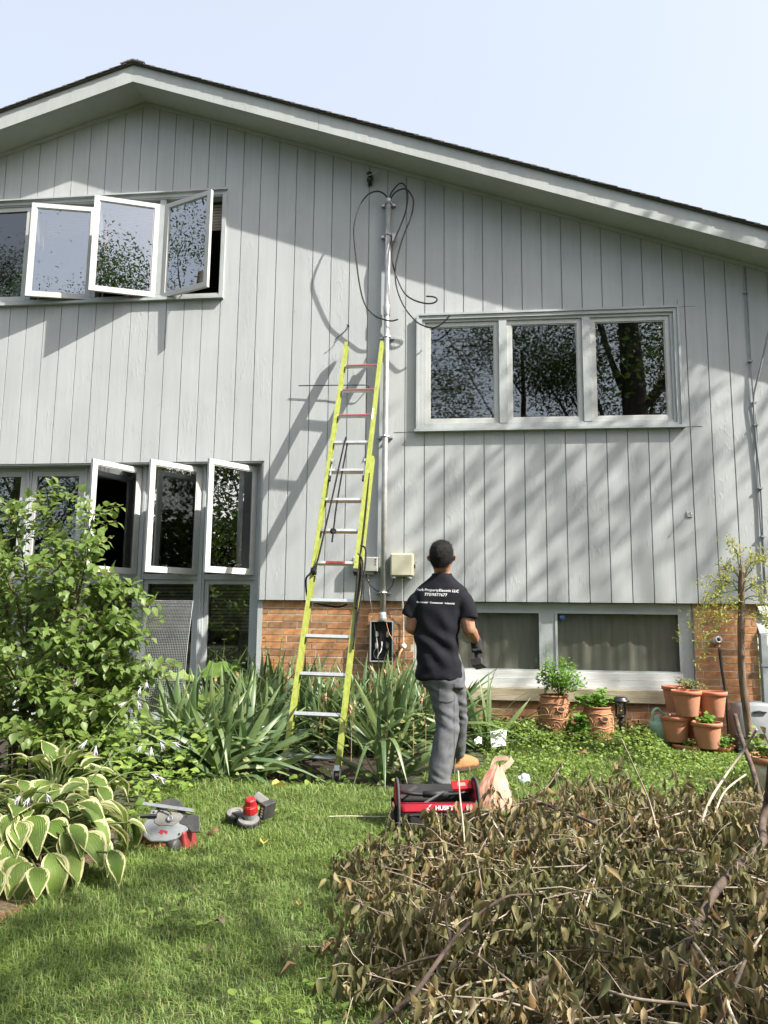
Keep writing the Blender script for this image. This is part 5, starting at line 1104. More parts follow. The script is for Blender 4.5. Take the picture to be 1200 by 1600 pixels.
# rusty garden edging and mulch at the hosta bed
t = tag(ribbon([(.35, -4.98, .0), (.60, -4.93, .006), (.74, -4.80, .006), (.78, -4.66, .0), (.76, -4.5, -.005)], .035, (0, 0, 1)).build('garden_edging', 'rust_edging'), 'rusty low garden edging curving round the hosta bed', 'edging')
sd_ = t.modifiers.new('thick', 'SOLIDIFY'); sd_.thickness = .012
V = [(.35, -4.3, .05)]; out = [(-.6, -5.2), (.2, -5.0), (.60, -4.92), (.73, -4.79), (.77, -4.66), (.75, -4.5), (.78, -4.2), (.76, -3.9), (.62, -3.6), (.3, -3.3), (-.6, -3.2)]
V += [(x, y, .028) for x, y in out]; o = MB().add(V, [(0, i, i + 1) for i in range(1, len(out))] + [(0, len(out), 1)]).build('mulch', 'mulch', None); o['kind'] = 'structure'
# ------------------------------------------------------------------ plants
random.seed(5); rng = np.random.default_rng(5)
CAM = np.array([2.4716, -7.5612, 1.14])
def V3(a): return np.asarray(a, float)
def H0(x, y): return .29 * np.clip(1 - (((x - 3.62) / 1.52) ** 2 + ((y + 4.6) / 1.8) ** 2), 0, None)
def leaves_obj(name, T, F, pos, d, up, sc, m, parent=None, kind='stuff', smooth=True):
    V, FF = scatter(T, F, V3(pos), frames(V3(d), V3(up)), V3(sc)); o = bpy.data.objects.new(name, npmesh(name, V, FF, m, smooth)); put(o, parent)
    if kind: o['kind'] = kind
    return o
def split_leaves(name, plural, Ts, pos, d, up, sc, m, parent, nmax=300, seen=None):
    """the nmax leaves that show largest become objects sharing meshes, the rest one stuff mesh"""
    pos, d, up, sc = V3(pos), V3(d), V3(up), V3(sc); w_ = sc / np.linalg.norm(pos - CAM, axis=1)
    if seen is not None: w_ = w_ * seen
    idx = np.argsort(-w_); near, far = idx[:nmax], idx[nmax:]
    mes = [npmesh(name, T, F, m, True) for T, F in Ts]; R = frames(d[near], up[near])
    for k, i in enumerate(near):
        o = bpy.data.objects.new(name, mes[k % len(mes)]); M = Matrix((R[k][0] * sc[i], R[k][1] * sc[i], R[k][2] * sc[i])).transposed().to_4x4(); M.translation = Vector(pos[i]); o.matrix_basis = M
        C.objects.link(o); o.parent = parent; o.matrix_parent_inverse = wmat(parent).inverted()
    if len(far): leaves_obj(plural, *Ts[0], pos[far], d[far], up[far], sc[far], m, parent)
def bend(p, q, sag, n=6):
    p, q = V3(p), V3(q); t = np.linspace(0, 1, n)[:, None]; P = p + (q - p) * t; P[:, 2] += sag * (4 * t * (1 - t))[:, 0]; return P

# --- big leafy shrub on the left
sh = thing('leafy_shrub', 'tall leafy green lilac like shrub in front of the left window wall', 'shrub', (-.2, -2.8, 0))
tips = [(-.32, -2.8, 1.93), (.0, -2.75, 1.84), (-.66, -2.7, 1.86), (-1.0, -2.6, 1.70), (-1.35, -2.7, 1.5), (.24, -2.8, 1.30), (.42, -2.8, 1.28), (.50, -2.85, 1.06), (.40, -2.9, .84), (.46, -3.0, .58), (-.1, -3.05, 1.42), (-.5, -3.05, 1.52), (-.9, -3.1, 1.25), (.16, -3.15, 1.0), (-.3, -3.3, .95), (.28, -3.25, .62), (.12, -3.35, .45), (-.6, -3.3, .7), (-.15, -2.8, 1.62), (.08, -2.95, 1.55), (.30, -2.95, 1.08), (-.75, -2.9, 1.6), (-1.2, -3.0, 1.0), (-.05, -3.2, .72), (.45, -3.1, .36), (.55, -2.7, .75)]
sm_ = MB(); pos, dd, uu, ss = [], [], [], []
def leafpair(P, t, L, spread=1.0):
    a = random.uniform(0, 2 * PI); x = np.cross(t, [.3, .2, .9]); x /= np.linalg.norm(x) + 1e-6; y = np.cross(t, x)
    for s in (0, PI):
        o_ = x * math.cos(a + s) + y * math.sin(a + s); v = o_ * spread + t * .45 + np.array([.08, -.12, -.28 + random.uniform(-.15, .2)]); v /= np.linalg.norm(v)
        pos.append(P + o_ * .012); dd.append(v); uu.append(np.array([random.uniform(-.35, .45), random.uniform(-.55, .1), 1.0])); ss.append(L * random.uniform(.55, 1.05))
for tx, ty, tz in tips:
    b0 = np.array([-.22 + tx * .25 + random.uniform(-.12, .12), -2.78 + random.uniform(-.12, .12), .02]); mid = b0 * .45 + V3((tx, ty, tz)) * .55 + np.array([-(tx + .2) * .12, .04, .12 * tz])
    tx = tx - (.17 if tx > .1 else .05); P = np.array([np.array(q) for q in smooth_path([b0, mid, (tx, ty, tz)], 9)]); sm_.tube(P, list(np.linspace(.012, .003, len(P))), 5)
    for i in range(4, len(P)):
        t = P[i] - P[i - 1]; t /= np.linalg.norm(t)
        if i > len(P) - 7: leafpair(P[i], t, .085)
        for q in range(2 if i % 3 else 1):
            a = random.uniform(0, 2 * PI); L = random.uniform(.12, .30) * (1 - .55 * i / len(P)) + .05
            v = t * .5 + np.array([math.cos(a), math.sin(a) * .8 - .15, random.uniform(-.2, .5)]); v /= np.linalg.norm(v); E_ = P[i] + v * L; tw = bend(P[i], E_, .02, 5); sm_.tube(tw, .002, 4)
            for k in range(1, 5): leafpair(tw[k], v, .075)
V_, F_ = ov_leaf(.72, .10, .16)
sm_.build('stems', 'stem_brown', sh, True)
split_leaves('leaf', 'leaves', [ov_leaf(.72, .10, .18), ov_leaf(.66, .14, .26), ov_leaf(.78, .06, .10), ov_leaf(.70, .02, .30)], pos, dd, uu, ss, 'shrub_leaf', sh)
# low filler growth under and behind the shrub
n = 1500; P = np.stack([rng.uniform(-1.5, .72, n), rng.uniform(-3.45, -2.2, n), np.zeros(n)], 1); P[:, 2] = .04 + rng.random(n) ** 1.2 * (.55 - .3 * np.clip((P[:, 0] + .1), 0, 1)); d = unit(np.stack([rng.normal(0, .7, n), rng.normal(-.2, .6, n), rng.uniform(-.1, .5, n)], 1))
o = leaves_obj('undergrowth', *ov_leaf(.7, .1, .15), P, d, np.stack([rng.normal(0, .4, n), rng.normal(-.3, .3, n), np.ones(n)], 1), rng.uniform(.035, .075, n), 'cover_leaf'); tag(o, 'loose low green undergrowth beneath the left shrub', 'undergrowth')

# --- hostas
def hosta_blade(w, cup, droop, seed):
    nu, nv = 9, 13; V, UV, F = [], [], []
    for j in range(nv):
        v = j / (nv - 1); hw = w * (math.sin(PI * min(1, v * .985 + .012) ** .66) ** .95) + .002
        for i in range(nu):
            u = i / (nu - 1) * 2 - 1; wave = .010 * math.sin(v * 13 + seed + (2 if u > 0 else 0)) * abs(u) ** 2
            V.append((u * hw, v, cup * (abs(u) ** 1.6) * hw * 1.1 - droop * v ** 2.2 + .008 * math.cos(u * PI * 4) * (1 - v) + wave + .05 * math.sin(PI * v)))
            UV.append((max(abs(u), (v - .80) / .2 if v > .8 else 0), v))
    for j in range(nv - 1):
        for i in range(nu - 1): F.append((j * nu + i, j * nu + i + 1, (j + 1) * nu + i + 1, (j + 1) * nu + i))
    return npmesh('leaf', V, [np.array(F)], 'hosta_leaf', True, UV)
HM_ = [hosta_blade(.36, .22, .22, 0), hosta_blade(.33, .12, .34, 2), hosta_blade(.40, .30, .16, 4), hosta_blade(.30, .2, .4, 5)]
def hosta(label, c, rings, r0):
    g = thing('hosta', label, 'hosta', (c[0], c[1], float(hgt(c[0], c[1]))), 'variegated hostas'); pm = MB(); c = V3(c)
    for cnt, el, reach, L, hz_ in rings:
        a0 = random.uniform(0, 6)
        for k in range(cnt):
            a = a0 + 2 * PI * k / cnt + random.uniform(-.28, .28); rr = reach * random.uniform(.8, 1.3); o_ = np.array([math.cos(a), math.sin(a), 0]); base = c + o_ * rr + np.array([0, 0, hz_ * random.uniform(.8, 1.15)])
            e_ = el + random.uniform(-.3, .25); d = unit(o_ * math.cos(e_) + np.array([random.uniform(-.15, .15), random.uniform(-.15, .15), math.sin(e_)])); LL = L * random.uniform(.62, 1.12)
            up = np.array([0, 0, 1.0]) + o_ * .35 + rng.normal(0, .12, 3)
            o = bpy.data.objects.new('leaf', random.choice(HM_)); R = frames(d[None], up[None])[0] * LL; M = Matrix((R[0], R[1], R[2])).transposed().to_4x4(); M.translation = Vector(base); o.matrix_basis = M
            C.objects.link(o); o.parent = g; o.matrix_parent_inverse = wmat(g).inverted(); pm.tube(smooth_path([c + o_ * .02 + np.array([0, 0, .02]), c + o_ * rr * .5 + np.array([0, 0, hz_ * .8]), base + d * .01], 4), .0045, 5)
    pm.build('petioles', 'stem_green', g, True)
hosta('large cream edged hosta in sunlight at the left edge of the lawn', (.50, -4.24, .04), [(8, .8, .05, .12, .27), (14, .2, .13, .15, .28), (20, -.3, .21, .17, .255), (28, -.55, .29, .175, .21), (30, -.75, .35, .175, .16), (26, -.9, .40, .165, .11)], .3)
hosta('cream edged hosta half hidden behind the sunlit one, under the shrub', (.22, -3.52, .05), [(6, 1.0, .06, .14, .28), (9, .5, .14, .16, .28), (14, -.2, .22, .17, .23), (18, -.7, .28, .17, .17)], .25)
hosta('cream edged hosta cut by the left edge of the picture', (.22, -4.48, .05), [(7, .8, .07, .14, .28), (13, .0, .16, .16, .27), (18, -.6, .24, .17, .2), (18, -.9, .28, .16, .13)], .25)
def petals(m, c, d, L, r):
    c, d = V3(c), unit(V3(d)); x = unit(np.cross(d, [.2, .9, .3])); y = np.cross(d, x)
    for k in range(6):
        a = k * PI / 3; o_ = x * math.cos(a) + y * math.sin(a); s_ = x * math.cos(a + .5) + y * math.sin(a + .5); s2 = x * math.cos(a - .5) + y * math.sin(a - .5)
        m.add([c, c + d * L * .5 + s_ * r * .5, c + d * L * .5 + s2 * r * .5, c + d * L + o_ * r * 1.3, c + d * L * .62 + o_ * r * .7], [(0, 1, 4, 2), (1, 3, 4), (4, 3, 2)])
for lab, pts, fl in (('pale lilac hosta flowers on a stalk leaning over the lawn edge', [(.42, -3.75, .15), (.55, -3.5, .38), (.69, -3.38, .42), (.79, -3.28, .40)], [((.70, -3.37, .41), (.1, -.1, -1)), ((.735, -3.33, .43), (.5, -.3, -.7)), ((.78, -3.28, .42), (.9, 0, -.2)), ((.66, -3.4, .43), (-.3, -.3, -.8))]),
                     ('pale lilac hosta flower hanging from a stalk above the sunlit hosta', [(.40, -4.0, .15), (.52, -3.98, .42), (.62, -3.98, .53), (.69, -4.0, .50)], [((.69, -4.0, .52), (.0, -.1, -1)), ((.64, -3.99, .54), (-.3, -.4, -.6))]),
                     ('pale lilac hosta flowers on a tall stalk before the wire mesh', [(.25, -3.4, .2), (.36, -3.2, .5), (.45, -3.05, .66), (.50, -3.0, .74)], [((.49, -3.0, .74), (.15, -.2, -1)), ((.50, -3.0, .80), (.3, -.1, .9)), ((.47, -3.03, .70), (-.1, -.4, -.8)), ((.42, -3.1, .62), (-.6, -.3, -.4)), ((.46, -3.05, .62), (.5, -.3, -.7))]),
                     ('wilted lilac hosta flowers lying on the front hosta leaves', [(.30, -4.45, .2), (.45, -4.36, .33), (.55, -4.30, .36), (.62, -4.24, .34)], [((.56, -4.32, .35), (.1, -.7, -.6)), ((.60, -4.26, .35), (.6, -.4, -.5)), ((.53, -4.33, .36), (-.2, -.6, -.6))]),
                     ('pale lilac hosta buds low beside the lawn right of the shrub', [(.45, -3.6, .15), (.58, -3.5, .27), (.70, -3.42, .28), (.76, -3.38, .25)], [((.72, -3.41, .27), (.9, -.1, -.3)), ((.755, -3.38, .25), (.9, -.2, -.5))])):
    g = thing('hosta_flower', lab, 'flower', pts[0]); MB().tube(smooth_path(pts), .0035, 5).build('stalk', 'stem_green', g, True)
    for c, d in fl: m = MB(); petals(m, c, d, .055, .014); m.build('blossom', 'petal', g)

# --- iris bed: every plant a fan of sword leaves
def iris_blade(w, b1, b2):
    n = 8; V, F = [], []
    for i in range(n):
        t = i / (n - 1); hw = w * (.75 + .25 * math.sin(PI * t)) * (1 - t ** 3.2) + .0006; z = b1 * t ** 2 + b2 * max(0, t - .55) ** 2
        y = t - .25 * abs(b2) * max(0, t - .6) ** 2
        V += [(-hw, y, z), (0, y, z + .006), (hw, y, z)]
    for i in range(n - 1): a = 3 * i; F += [(a, a + 1, a + 4, a + 3), (a + 1, a + 2, a + 5, a + 4)]
    return npmesh('leaf', V, [np.array(F)], 'iris_leaf', True)
IB = [iris_blade(.039, -.12, -.3), iris_blade(.036, -.30, -.9), iris_blade(.041, -.24, -2.6), iris_blade(.037, .04, -.6), iris_blade(.034, -.38, -3.6)]
sites = []
while len(sites) < 92:
    x = random.uniform(.10, 2.28); y = random.uniform(-2.1, -.28)
    if x < .25 and y < -1.9: continue
    if x > 1.9 and y < -1.0: continue
    if .84 < x < 1.96 and y < -1.26: continue
    if any((x - a) ** 2 + (y - b_) ** 2 < .118 ** 2 for a, b_ in sites): continue
    sites.append((x, y))
sites += [(.75, -2.15), (.5, -2.12), (.62, -2.0), (.70, -1.85), (.35, -2.1), (1.86, -1.95), (2.62, -.85)]
for x, y in sites:
    g = thing('iris_plant', 'clump of bearded iris leaves, green swords fanned out in the bed below the ladder', 'iris', (x, y, float(hgt(x, y))), 'irises in the bed')
    fa = random.uniform(-.7, .7); nb = random.randint(10, 13); fd = np.array([math.cos(fa), math.sin(fa), 0]); sun_lean = np.array([.05, -.16 if y < -1.6 else -.06, 0])
    for k in range(nb):
        t = (k / (nb - 1) - .5) * 2 + random.uniform(-.12, .12); d = unit(fd * t * (1.45 if y < -1.3 else 1.0) + np.array([0, 0, 1.0 - .42 * abs(t)]) + sun_lean + rng.normal(0, .09, 3)); L = random.uniform(.55, .84) * (1 - .15 * abs(t))
        nrm = np.cross(fd, d) * random.choice((-1, 1)) * .7 + np.array([0, -.25, .6]) + fd * t * -.2 + rng.normal(0, .3, 3); o = bpy.data.objects.new('leaf', IB[random.choice((0, 1, 3, 0, 2, 4) if abs(t) > .4 else (0, 1, 3))]); R = frames(d[None], nrm[None])[0] * L
        M = Matrix((R[0], R[1], R[2])).transposed().to_4x4(); M.translation = Vector((x + fd[0] * t * .05, y + fd[1] * t * .05, float(hgt(x, y)) - .01)); o.matrix_basis = M; C.objects.link(o); o.parent = g; o.matrix_parent_inverse = wmat(g).inverted()
# long drooping blades at the lawn edge; each belongs to a clump of its own
for x, y, tips_ in ((1.86, -2.1, ((1.88, -2.62, .02), (1.96, -2.5, .05), (1.74, -2.55, .03))), (.90, -2.1, ((.78, -2.5, .06), (.64, -2.42, .10))), (.6, -2.1, ((.35, -2.4, .12), (.28, -2.25, .25), (.52, -2.52, .05), (.75, -2.5, .06))), (.80, -2.15, ((.60, -2.45, .1), (.70, -2.52, .04))), (.36, -1.95, ((.08, -2.3, .2), (.02, -2.1, .35), (.2, -2.35, .15)))):
    g = thing('iris_plant', 'clump of bearded iris leaves, green swords fanned out in the bed below the ladder', 'iris', (x, y, float(hgt(x, y))), 'irises in the bed')
    for tx, ty, tz in tips_:
        tx = x + (tx - x) * 1.7 + random.uniform(-.08, .08); ty = y + (ty - y) * .75
        zt = float(hgt(x, y)); ht = random.uniform(.26, .38)
        P = smooth_path([(x, y, zt + .01), (x * .75 + tx * .25, y * .75 + ty * .25, ht), (x * .4 + tx * .6, y * .4 + ty * .6, ht * .95), (tx, ty, tz)], 4); side = Vector((ty - y, -(tx - x), 0)).normalized() * -1; V = []
        for i_, q in enumerate(P): t = i_ / (len(P) - 1); hw = .022 * (1 - t ** 2.5) + .001; V += [q - side * hw, q + Vector((0, 0, .004)), q + side * hw]
        MB().add(V, [f for i_ in range(len(P) - 1) for f in ((3 * i_, 3 * i_ + 1, 3 * i_ + 4, 3 * i_ + 3), (3 * i_ + 1, 3 * i_ + 2, 3 * i_ + 5, 3 * i_ + 4))]).build('leaf', 'iris_leaf', g, True)
# pale variegated ground cover between the irises and dry stalks
n = 2600; P = np.stack([rng.uniform(.15, 2.5, n), rng.uniform(-2.3, -.2, n), np.zeros(n)], 1); cl = np.sin(P[:, 0] * 6.1 + 1) * np.cos(P[:, 1] * 5.3) + .25 * rng.normal(size=n); P = P[(cl > .0) & (P[:, 0] < 2.12) & ~((P[:, 0] > .98) & (P[:, 0] < 1.8) & (P[:, 1] < -1.5))]; n = len(P); P[:, 2] = hgt(P[:, 0], P[:, 1]) + .04 + rng.random(n) * .30
o = leaves_obj('ground_ivy', *ov_leaf(.75, .08, .12), P, unit(np.stack([rng.normal(0, .7, n), rng.normal(-.3, .6, n), rng.uniform(-.3, .35, n)], 1)), np.stack([rng.normal(0, .4, n), rng.normal(-.4, .3, n), np.ones(n)], 1), rng.uniform(.03, .06, n), 'pale_leaf'); tag(o, 'pale variegated ground cover between the iris leaves', 'ground cover')
n = 70; P = np.stack([rng.uniform(1.15, 1.95, n), rng.uniform(-2.25, -1.8, n), rng.uniform(.0, .12, n)], 1); P[:, 2] += hgt(P[:, 0], P[:, 1])
o = leaves_obj('ground_ivy', *ov_leaf(.8, .08, .12), P, unit(np.stack([rng.normal(0, .7, n), rng.normal(-.4, .6, n), rng.uniform(-.3, .35, n)], 1)), np.stack([rng.normal(0, .4, n), rng.normal(-.5, .3, n), np.ones(n)], 1), rng.uniform(.035, .06, n), 'cover_leaf'); tag(o, 'ivy leaves round the feet of the ladder', 'ground cover')
n = 110; P = np.stack([rng.uniform(.2, 2.3, n), rng.uniform(-2.0, -.3, n), np.zeros(n)], 1); m = MB()
for x, y, z in P:
    if random.random() < .72: continue
    h_ = random.uniform(.35, .72); t = Vector((x + random.uniform(-.1, .1), y - random.uniform(0, .1), h_)); m.tube([(x, y, 0), Vector((x, y, h_ * .6)), t], .003, 4)
    m.lathe([(0, -.02), (.011, -.01), (.013, .01), (.004, .03), (0, .035)], t, 6, axis=(random.uniform(-.5, .5), -.3, 1))
tag(m.build('seed_stalks', 'clay_relief', None, kind='stuff'), 'dry iris flower stalks among the leaves', 'dry stalks')
def weed(label, x, y, h_, seed, m='cover_leaf', sz=.035):
    random.seed(seed); g = thing('tall_weed', label, 'weed', (x, y, 0)); st = MB(); pos, d, u, s = [], [], [], []
    for k in range(4):
        tx, ty = x + random.uniform(-.12, .12), y + random.uniform(-.08, .08); P = bend((x, y, 0), (tx, ty, h_ * random.uniform(.75, 1.05)), .0, 12); st.tube(P, .004, 4)
        for q in P[3:]:
            for r in range(4): a = random.uniform(0, 2 * PI); pos.append(q); d.append((math.cos(a), math.sin(a), random.uniform(-.1, .4))); u.append((0, -.3, 1)); s.append(sz * random.uniform(.5, 1.2))
    st.build('stems', 'stem_green', g); leaves_obj('leaves', *ov_leaf(.6, .1, .2), pos, d, u, s, m, g)
weed('tall catmint like weed before the brick at the left of the ladder', .62, -.45, .95, 1); weed('pale weed standing at the corner of the window wall', .12, -.4, .92, 2, 'pale_leaf', .028); weed('small yellowing weed by the meter box', 1.95, -.3, .75, 3, 'iris_yellow', .025)
weed('leafy weed rising behind the ladder foot', .35, -.7, .7, 4); weed('feathery weed in the clay pot at the right edge', 4.47, -2.1, .42, 6, 'cover_leaf', .03)
g = thing('rhubarb_plant', 'big wavy rhubarb leaves by the foot of the window wall', 'rhubarb', (.25, -.85, 0))
for k, (x, y, z, dx, dy, dz, L) in enumerate(((.12, -.95, .60, .8, .1, .35, .34), (.30, -.8, .55, .9, .2, .1, .27), (.05, -.9, .55, -.4, -.5, .2, .36), (.20, -1.1, .45, .3, -.8, -.1, .34))):
    nu, nv = 9, 9; V = []
    for j in range(nv):
        v = j / (nv - 1); hw = .42 * math.sin(PI * min(1, v * .88 + .06) ** .7) + .01
        for i in range(nu): u = i / (nu - 1) * 2 - 1; V.append((u * hw, v, .10 * abs(u) - .25 * v * v + .07 * math.sin(v * 19 + u * 3) * abs(u) + .03 * math.sin(v * 41 + u * 9)))
    R = frames(V3([[dx, dy, dz]]), V3([[-.2, -.5, 1]]))[0] * L; M = Matrix((R[0], R[1], R[2])).transposed().to_4x4(); M.translation = (x, y, z)
    o = bpy.data.objects.new('leaf', npmesh('leaf', V, [np.array([(j * nu + i, j * nu + i + 1, (j + 1) * nu + i + 1, (j + 1) * nu + i) for j in range(nv - 1) for i in range(nu - 1)])], 'cover_leaf', True)); put(o, g); o.matrix_basis = M
    MB().tube(smooth_path([(.25, -.85, 0), ((x + .25) / 2, (y - .85) / 2, z * .6), (x, y, z)]), .010, 6).build('stalk', 'stem_green', g, True)

# --- ground cover mound right of the man
n = 9500; x = rng.uniform(2.5, 4.75, n); y = -rng.random(n) ** .8 * 1.55 - .12; f = np.sin(x * 3.2) * .5 + np.cos(y * 5 + x) * .4 + rng.normal(0, .35, n); keep = (f > -.35) & (y > -1.15 - .25 * np.sin(x * 2.2) - .45 * np.clip(x - 3.4, 0, 1)); x, y = x[keep], y[keep]; n = len(x)
top = .06 + .17 * np.clip(1 - np.abs(y + .75) / .8, 0, 1) + .05 * np.sin(x * 5) * np.cos(y * 6); z = hgt(x, y) + .01 + rng.random(n) ** .6 * np.clip(top * (1 - .85 * np.clip((x - 3.95) / .2, 0, 1) * (y < -.35)) * (1 - .55 * ((x > 3.05) & (x < 3.9) & (y > -.85))), .02, 1)
o = leaves_obj('ground_cover', *ov_leaf(.7, .1, .15), np.stack([x, y, z], 1), unit(np.stack([rng.normal(0, .7, n), rng.normal(-.25, .7, n), rng.uniform(-.15, .5, n)], 1)), np.stack([rng.normal(0, .4, n), rng.normal(-.3, .35, n), np.ones(n)], 1), rng.uniform(.018, .04, n), 'cover_leaf'); tag(o, 'bright green leafy ground cover below the basement window', 'ground cover')
n = 1700; x = rng.uniform(2.4, 3.2, n); y = rng.uniform(-.75, -.05, n); z = hgt(x, y) + rng.random(n) * .13; x2 = rng.uniform(3.75, 4.25, 700); y2 = rng.uniform(-.4, -.05, 700); P = np.concatenate([np.stack([x, y, z], 1), np.stack([x2, y2, hgt(x2, y2) + rng.random(700) * .16], 1)]); n = len(P)
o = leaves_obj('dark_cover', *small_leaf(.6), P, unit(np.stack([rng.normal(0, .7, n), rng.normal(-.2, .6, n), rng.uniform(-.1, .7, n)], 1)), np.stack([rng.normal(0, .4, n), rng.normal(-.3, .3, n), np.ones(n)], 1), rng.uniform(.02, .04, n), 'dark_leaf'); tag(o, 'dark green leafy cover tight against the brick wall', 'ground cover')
n = 5200; x = rng.uniform(2.55, 4.9, n); y = rng.uniform(-2.7, -1.1, n); f = np.sin(x * 4.3 + 1) * np.cos(y * 3.9) + .35 * np.sin(x * 11 + y * 7) + rng.normal(0, .25, n); k = (f > .05 + .25 * np.clip(-(y + 1.9), 0, 1)) & (H0(x, y) < .06); x, y = x[k], y[k]; n = len(x)
o = leaves_obj('ground_cover', *ov_leaf(.6, .1, .2), np.stack([x, y, hgt(x, y) + .02 + rng.random(n) ** .8 * .10], 1), unit(np.stack([rng.normal(0, .7, n), rng.normal(-.2, .7, n), rng.uniform(-.1, .7, n)], 1)), np.stack([rng.normal(0, .4, n), rng.normal(-.3, .35, n), np.ones(n)], 1), rng.uniform(.016, .038, n), 'cover_leaf'); tag(o, 'loose leafy weeds in the grass between the heap and the planters', 'ground cover')
# --- herbs in the pots
def herb(label, c, r, h_, n, m='herb_leaf', sz=(.018, .036), squash=1.0, name='potted_herb'):
    g = thing(name, label, 'herb', c); st = MB(); pos, d, u, s = [], [], [], []; c = V3(c)
    for k in range(max(6, n // 22)):
        a = random.uniform(0, 2 * PI); q = random.random() ** .55; e = c + np.array([math.cos(a) * r * q, math.sin(a) * r * q * squash, h_ * (1 - .55 * q * q) * random.uniform(.7, 1.08)]); P = bend(c, e, .02, 5); st.tube(P, .0022, 4)
        for r_ in range(22):
            t = random.uniform(.35, 1.0); b0 = c + (e - c) * t + rng.normal(0, .022, 3); pos.append(b0); d.append(unit(np.array([rng.normal(0, .8), rng.normal(-.2, .7), rng.uniform(-.2, .6)]))); u.append((rng.normal(0, .4), rng.normal(-.4, .3), 1)); s.append(random.uniform(*sz))
    st.build('stems', 'stem_green', g); leaves_obj('leaves', *ov_leaf(.85, .1, .1), pos, d, u, s, m, g)
herb('bushy bright green parsley like herb filling the taller clay planter', (3.30, -.42, .44), .25, .38, 1000)
herb('wispy herb sprig rising at the left of the bushy herb', (3.17, -.36, .45), .09, .46, 90, sz=(.015, .03), name='herb_sprig')
herb('low leafy strawberry plant spilling from the shorter clay planter', (3.64, -.45, .35), .19, .17, 230, sz=(.03, .055))
herb('trailing green vine hanging between the two clay planters', (3.44, -.50, .10), .10, .30, 200, sz=(.03, .055), name='vine')
herb('wiry thyme on the top tier of the pot stack', (4.42, -.46, .53), .15, .12, 260, 'pale_leaf', (.012, .03)); herb('seedling in the front pot of the middle tier', (4.49, -.70, .25), .04, .07, 24, sz=(.03, .05), name='seedling')
herb('seedling in the left base pot of the stack', (4.36, -.66, .05), .07, .06, 24, sz=(.02, .035), name='seedling'); herb('small weed in the right base pot of the stack', (4.62, -.68, .05), .07, .12, 44, sz=(.02, .035), name='seedling')
herb('loose weeds in the clay pot cut by the right edge', (4.44, -2.12, .22), .14, .2, 160, 'cover_leaf', (.02, .045))

# --- curly willow with a snapped trunk at the right
g = thing('curly_willow', 'young curly willow with a snapped off trunk and yellow green twisted leaves', 'tree', (4.684, -1.2, 0))
tr = smooth_path([(4.69, -1.2, -.02), (4.665, -1.2, .25), (4.645, -1.2, .494), (4.63, -1.2, .75), (4.638, -1.2, .992), (4.655, -1.2, 1.25), (4.66, -1.2, 1.42), (4.675, -1.2, 1.55)], 4)
MB().tube(tr, [.032 - .009 * i / (len(tr) - 1) + (.003 if i in (9, 17, 18) else 0) for i in range(len(tr))], 10).build('trunk', 'bark', g, True)
m = MB()
for k in range(14): a = random.uniform(0, 6.28); b0 = Vector((4.672 + .014 * math.cos(a), -1.2 + .014 * math.sin(a), 1.50)); m.tube([b0, b0 + Vector((.004 + .008 * math.cos(a), .008 * math.sin(a), .08)), b0 + Vector((.02 + random.uniform(0, .06), -.01, random.uniform(.09, .16)))], [.006, .004, .001], 4)
m.build('splinters', 'pale_wood', g)
tw = MB(); pos, d, u, s = [], [], [], []
starts = [(4.66, -1.2, 1.42, 4.28, -1.25, 1.14), (4.66, -1.2, 1.40, 4.15, -1.2, 1.00), (4.65, -1.2, 1.36, 4.36, -1.3, 1.42), (4.66, -1.2, 1.45, 4.50, -1.2, 1.62), (4.67, -1.2, 1.5, 4.62, -1.25, 1.72), (4.67, -1.2, 1.45, 4.95, -1.2, 1.58), (4.66, -1.2, 1.36, 5.02, -1.2, 1.38), (4.65, -1.2, 1.30, 4.95, -1.25, 1.18), (4.64, -1.2, 1.25, 4.22, -1.3, .82), (4.64, -1.2, 1.22, 4.45, -1.3, 1.10), (4.65, -1.2, 1.3, 4.85, -1.15, 1.62), (4.66, -1.2, 1.44, 4.40, -1.1, 1.30), (4.66, -1.2, 1.4, 4.80, -1.3, 1.30), (4.64, -1.2, 1.15, 4.9, -1.2, 1.0)]
for x0, y0, z0, x1, y1, z1 in starts:
    for rep in range(2):
        q0 = V3((x0, y0, z0)); q1 = V3((x1, y1, z1)) + rng.normal(0, .045, 3); n = 13; ph = random.uniform(0, 6)
        P = [q0 + (q1 - q0) * t + np.array([0, 0, .10 * math.sin(PI * t)]) + .028 * t * np.array([math.sin(t * 17 + ph), math.cos(t * 14 + ph), math.sin(t * 20 + ph)]) for t in np.linspace(0, 1, n)]
        tw.tube(smooth_path(P, 2), [.0045 * (1 - .7 * i / 24) for i in range(25)], 4)
        for k in range(5, n):
            for r in range(4):
                pos.append(P[k] + rng.normal(0, .024, 3)); d.append(unit(rng.normal(0, 1, 3) + np.array([0, -.1, -.35]))); u.append(rng.normal(0, 1, 3)); s.append(random.uniform(.035, .075))
tw.build('twigs', 'stem_green', g)
nn = 7; V, F = [], []
for i in range(nn): t = i / (nn - 1); a = t * 4.2; w_ = .09 * math.sin(PI * (t * .9 + .08)); c_ = V3((.14 * math.sin(a * 1.3), t * .8, .16 * math.cos(a * 1.3))); sx = V3((math.cos(a), 0, math.sin(a))) * w_; V += [c_ - sx, c_ + sx]
F = [np.array([(2 * i, 2 * i + 1, 2 * i + 3, 2 * i + 2) for i in range(nn - 1)])]
leaves_obj('leaves', V3(V), F, pos, d, u, s, 'curly_leaf', g)

